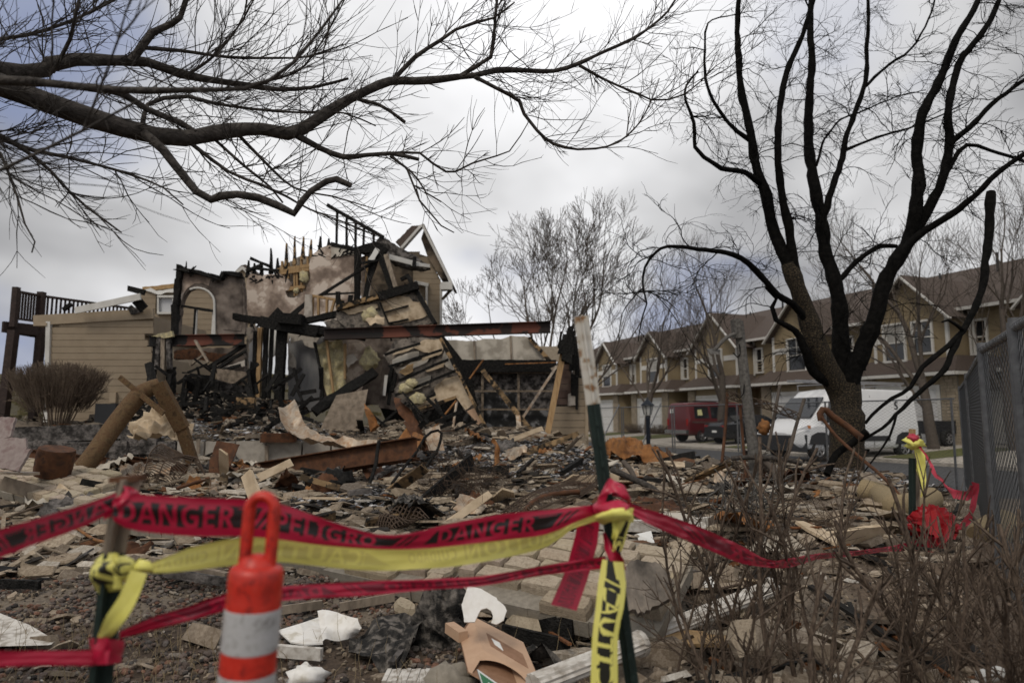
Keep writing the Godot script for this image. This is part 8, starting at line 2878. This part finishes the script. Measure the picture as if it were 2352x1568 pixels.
func barricade() -> void:
	# right-hand steel post with a white top
	var D := 1.98
	var top := at(1335, 726, D)
	var mid := at(1363, 926, D)
	var foot := at(1452, 1568, D)
	var low := foot + (foot - mid).normalized() * .62
	var t := thing("steel_post", "leaning green steel post with a rusty white-painted top", "post", Vector3(low.x, gh(low.x, D), low.z))
	tpost(t, mid + (top - mid) * -.01, top, .042, M.post_white, "white_top")
	tpost(t, low, mid, .038, M.post_green, "shaft")
	var sl := (foot - mid).normalized()
	for k in 22:
		var mb := MB.new()
		var c := mid.lerp(low, (k + 1.0) / 24.0) + Vector3(0, 0, .024)
		mb.box(c, Vector3(.009, .014, .008))
		put(mb, "stud", M.post_green, t)
	# left stake
	D = 1.5
	top = at(296, 1100, D)
	mid = at(258, 1268, D)
	foot = at(228, 1568, D)
	low = foot + (foot - mid).normalized() * .42
	t = thing("steel_post", "leaning taped stake, tan above and dark green below", "post", Vector3(low.x, gh(low.x, D), low.z))
	tpost(t, mid, top, .05, M.wood_grey, "tan_top")
	tpost(t, low, mid, .05, M.post_green, "shaft")
	var mb := beam(MB.new(), at(262, 1101, D + .01), at(326, 1097, D + .01), .012, .045, .05)
	put(mb, "top_edge", M.rust_dark, t)
	# orange delineator
	D = 1.36
	var P := at(589, 1312, D)
	var Q := at(566, 1568, D)
	var ax := (P - Q).normalized()
	var base := Q - ax * (Q.y - gh(Q.x, D)) / ax.y
	t = thing("delineator", "orange looped delineator post with two white reflective bands", "delineator", base)
	var yh := func(v: float) -> float: return (at(578, v, D) - base).dot(ax)
	var R := .0515
	var h1: float = yh.call(1541)
	var h2: float = yh.call(1489)
	var h3: float = yh.call(1393)
	var h4: float = yh.call(1330)
	var h5: float = yh.call(1296)
	mb = MB.new()
	mb.lathe(base, ax, [[R * 1.02, 0], [R * 1.02, h1 - .3], [R * 1.06, h1 - .24], [R * 1.02, h1 - .2], [R * 1.0, h1], [R * 1.0, h2], [R * .99, h3], [R * .995, h3 + .02], [R * .96, h3 + .03], [R * .99, h3 + .04], [R * .99, h4], [R * .98, h4 + .014], [R * .9, h4 + .023], [R * .72, h5], [R * .5, h5 + .002]], 32)
	put(mb, "tube", M.plastic_red, t)
	mb = MB.new()
	mb.lathe(base, ax, [[R * 1.01, h1 - .17], [R * 1.03, h1 - .165], [R * 1.025, h1 - .005], [R * 1.005, h1]], 32)
	put(mb, "reflective_band", M.band_white, t)
	mb = MB.new()
	mb.lathe(base, ax, [[R * 1.0, h2], [R * 1.025, h2 + .004], [R * 1.02, h3 - .004], [R * .995, h3]], 32)
	put(mb, "reflective_band", M.band_white, t)
	mb = MB.new()
	mb.lathe(base - ax * .01, Vector3.UP, [[.2, 0], [.2, .05], [.17, .07], [.08, .08]], 8)
	put(mb, "rubber_base", M.rubber, t)
	var x := ax.cross(Vector3.BACK).normalized()
	if x.x < 0: x = -x
	var hc := base + ax * h5
	var ht: float = yh.call(1127) - h5
	var rw := .0245
	var tw := .0092
	var loop := PackedVector3Array()
	for k in 6: loop.append(hc - x * rw + ax * (ht - rw - tw) * (k / 5.0))
	for k in range(1, 12): loop.append(hc + ax * (ht - rw - tw) + (-x * cos(PI * k / 12.0) + ax * sin(PI * k / 12.0)) * rw)
	for k in range(5, -1, -1): loop.append(hc + x * rw + ax * (ht - rw - tw) * (k / 5.0))
	var rings := []
	var zz := ax.cross(x)
	for k in loop.size():
		var d := (loop[mini(k + 1, loop.size() - 1)] - loop[maxi(k - 1, 0)]).normalized()
		var s := d.cross(zz).normalized()
		var ring := PackedVector3Array()
		for j in 12:
			var a := TAU * j / 12.0
			ring.append(loop[k] + s * cos(a) * tw * (1.15 if k > 5 and k < 17 else 1.3) + zz * sin(a) * tw * 1.5)
		rings.append(ring)
	mb = MB.new()
	mb.loft(rings)
	put(mb, "loop_handle", M.plastic_red, t)
	mb = MB.new()   # web that closes the foot of the loop
	mb.lathe(hc - ax * .006, ax, [[.037, 0], [.035, .008], [.026, .022], [.012, .026]], 16)
	put(mb, "collar", M.plastic_red, t)

	# red tapes
	tape("danger_tape", [-60, 1236, 1306, 1.22, 0, 1217, 1281, 1.26, 120, 1181, 1237, 1.36, 200, 1155, 1206, 1.43, 256, 1133, 1177, 1.47, 304, 1122, 1148, 1.48], M.tape_red, "red danger tape running off left from the first stake", "tape", .36, .0, .012)
	tape("danger_tape", [259, 1146, 1196, 1.45, 285, 1140, 1212, 1.45, 315, 1135, 1220, 1.46, 435, 1142, 1231, 1.5, 555, 1146, 1231, 1.55, 641, 1156, 1238, 1.58, 749, 1193, 1253, 1.63, 869, 1227, 1261, 1.68, 949, 1223, 1261, 1.72, 1029, 1203, 1255, 1.76, 1149, 1181, 1241, 1.82, 1254, 1171, 1227, 1.87, 1330, 1163, 1195, 1.91, 1384, 1157, 1177, 1.94], M.tape_red, "red danger tape with black lettering sagging between both posts", "tape", 0.0, 1.0, .014, true)
	tape("danger_tape", [272, 1450, 1468, 1.5, 360, 1413, 1445, 1.52, 440, 1390, 1424, 1.54, 524, 1361, 1401, 1.56, 645, 1347, 1379, 1.6, 829, 1335, 1369, 1.68, 949, 1331, 1357, 1.73, 1029, 1327, 1351, 1.77, 1109, 1323, 1345, 1.8, 1254, 1297, 1321, 1.87, 1390, 1277, 1305, 1.94], M.tape_red_back, "red twisted tape with faint print strung low between both posts", "tape", 0, 1, .02)
	tape("danger_tape", [-60, 1494, 1536, 1.35, 0, 1494, 1533, 1.38, 110, 1495, 1529, 1.42, 216, 1492, 1529, 1.47], M.film_red, "low red tape running off left from the first stake", "tape", 0, 1, .012)
	tape("danger_tape", [1452, 1157, 1181, 1.97, 1480, 1167, 1200, 2.0, 1538, 1185, 1225, 2.15, 1618, 1215, 1258, 2.4, 1698, 1251, 1292, 2.7, 1766, 1285, 1303, 3.0, 1814, 1282, 1303, 3.3, 1878, 1271, 1285, 3.8, 1946, 1266, 1278, 4.4, 2046, 1254, 1266, 5.4, 2106, 1240, 1264, 6.0, 2150, 1232, 1256, 6.3], M.tape_red_back, "red tape twisting away right to the heap of red sheeting", "tape", 0, 1, .03)
	sheet("danger_tape", [1330, 1180, 2.02, 1322, 1230, 2.03, 1300, 1310, 2.02, 1265, 1388, 2.0], [1378, 1200, 2.02, 1372, 1250, 2.03, 1350, 1330, 2.02, 1324, 1402, 2.0], .02, M.tape_red_back, "loose red tape tail dangling left of the steel post", "tape", 6, 3.0)
	# knot on the right-hand post
	t = thing("tape_knot", "bunched red tape knot tied round the green steel post", "tape", at(1410, 1175, 1.94))
	put(ribbon(seen([1374, 1165, 1.95, 1376, 1120, 1.92, 1390, 1098, 1.93, 1408, 1108, 1.9, 1440, 1120, 1.93]), seen([1400, 1168, 1.9, 1396, 1135, 1.88, 1412, 1130, 1.87, 1440, 1150, 1.89, 1458, 1180, 1.93]), 10, .05, .012, 0, .1, 5.0, .02), "loop", M.film_red, t)
	put(ribbon(seen([1372, 1148, 1.92, 1392, 1152, 1.89, 1420, 1148, 1.87, 1452, 1152, 1.92]), seen([1376, 1186, 1.92, 1396, 1180, 1.89, 1420, 1172, 1.87, 1460, 1182, 1.93]), 8, .05, .012, 0, .1, 5.0, .012), "turn", M.film_red, t)
	put(ribbon(seen([1402, 1100, 1.98, 1426, 1118, 1.98, 1448, 1142, 1.98]), seen([1412, 1098, 2.0, 1440, 1122, 2.0, 1462, 1160, 2.0]), 6, .03, .012, 0, .1, 5.0), "turn", M.film_red, t)
	put(ribbon(seen([1384, 1222, 1.92, 1388, 1262, 1.91, 1404, 1290, 1.91, 1428, 1312, 1.93]), seen([1390, 1222, 1.92, 1406, 1256, 1.9, 1430, 1276, 1.9, 1436, 1306, 1.93]), 6, .03, .012, 0, .1, 5.0, .012), "lower_turn", M.film_red, t)
	t = thing("tape_knot", "yellow tape knot below the red one on the steel post", "tape", at(1412, 1200, 1.93))
	put(ribbon(seen([1376, 1178, 1.93, 1396, 1166, 1.89, 1424, 1162, 1.88, 1456, 1164, 1.92]), seen([1382, 1206, 1.93, 1400, 1200, 1.89, 1424, 1194, 1.87, 1452, 1200, 1.92]), 8, .05, .012, 0, .1, 5.0, .015), "turn", M.film_yellow, t)
	put(ribbon(seen([1406, 1180, 1.88, 1408, 1210, 1.87, 1404, 1240, 1.88]), seen([1424, 1180, 1.88, 1422, 1215, 1.87, 1412, 1252, 1.88]), 6, .03, .012, 0, .1, 5.0, .01), "fold", M.film_yellow, t)
	put(ribbon(seen([1424, 1166, 1.9, 1424, 1200, 1.89, 1416, 1232, 1.9, 1406, 1266, 1.91]), seen([1454, 1168, 1.91, 1448, 1204, 1.9, 1440, 1236, 1.91, 1430, 1268, 1.92]), 6, .02, .012, .02, .12, 5.0), "printed_fold", M.tape_yellow, t)
	# yellow tapes
	tape("caution_tape", [330, 1300, 1312, 1.5, 347, 1294, 1316, 1.51, 390, 1276, 1315, 1.53, 435, 1258, 1310, 1.55, 551, 1234, 1296, 1.6, 637, 1237, 1289, 1.63, 749, 1247, 1303, 1.68, 869, 1256, 1311, 1.73, 949, 1256, 1307, 1.77, 1069, 1238, 1297, 1.83, 1254, 1212, 1257, 1.91, 1310, 1195, 1216, 1.94, 1382, 1175, 1194, 1.96], M.tape_yellow_back, "yellow tape sagging just below the lettered danger tape", "tape", 0, 1, .014)
	# the tail prints downwards
	var ta := curve(seen([1384, 1284, 1.9, 1374, 1340, 1.89, 1368, 1400, 1.88, 1360, 1470, 1.87, 1356, 1600, 1.86, 1354, 1660, 1.86]), .03)
	var tb := curve(seen([1432, 1290, 1.91, 1438, 1340, 1.9, 1432, 1400, 1.88, 1420, 1460, 1.87, 1420, 1590, 1.86, 1424, 1660, 1.86]), .03)
	mb = MB.new()
	rings = []
	var n := 26
	for k in n:
		var f := k / (n - 1.0)
		var ring := PackedVector3Array()
		var pa := ta[int(f * (ta.size() - 1))]
		var pb := tb[int(f * (tb.size() - 1))]
		for j in 7:
			ring.append(pa.lerp(pb, j / 6.0) + Vector3(0, 0, .012 * sin(j / 6.0 * PI)))
		rings.append(ring)
	mb.loft(rings, false, false)
	for k in n:
		for j in 7:
			mb.t[k * 7 + j] = Vector2(lerpf(.025, .385, k / (n - 1.0)), 1.0 - j / 6.0)
	one(mb, "caution_tape", M.tape_yellow, "yellow caution tape tail hanging down in front of the steel post", "tape")
	# left stake's wraps
	t = thing("tape_knot", "red tape turns round the top of the first stake", "tape", at(285, 1160, 1.46))
	put(ribbon(seen([254, 1136, 1.5, 280, 1126, 1.45, 308, 1118, 1.47, 316, 1122, 1.5]), seen([262, 1190, 1.5, 280, 1166, 1.45, 304, 1146, 1.47, 314, 1148, 1.5]), 8, .05, .012, 0, .1, 5.0, .01), "turn", M.film_red, t)
	t = thing("tape_knot", "yellow tape wrapped round the middle of the first stake", "tape", at(270, 1310, 1.46))
	put(ribbon(seen([240, 1268, 1.52, 265, 1272, 1.44, 300, 1276, 1.5]), seen([236, 1362, 1.52, 268, 1354, 1.44, 302, 1326, 1.5]), 10, .05, .012, .3, .4, 5.0, .012), "wrap", M.tape_yellow, t)
	put(ribbon(seen([296, 1300, 1.46, 320, 1292, 1.46, 345, 1290, 1.48]), seen([298, 1322, 1.46, 322, 1322, 1.46, 350, 1318, 1.5]), 6, .05, .012, 0, .1, 5.0, .012), "knot", M.film_yellow, t)
	put(ribbon(seen([300, 1310, 1.46, 272, 1370, 1.44, 246, 1410, 1.44, 222, 1462, 1.46]), seen([338, 1318, 1.47, 308, 1390, 1.45, 282, 1430, 1.45, 252, 1468, 1.47]), 6, .02, .02, 0, .1, 5.0), "tail", M.film_yellow, t)
	t = thing("tape_knot", "red tape wrapped round the foot of the first stake", "tape", at(245, 1495, 1.46))
	put(ribbon(seen([216, 1462, 1.52, 246, 1466, 1.43, 276, 1470, 1.5]), seen([214, 1522, 1.52, 242, 1528, 1.43, 272, 1520, 1.5]), 8, .03, .012, 0, .1, 5.0), "wrap", M.film_red, t)
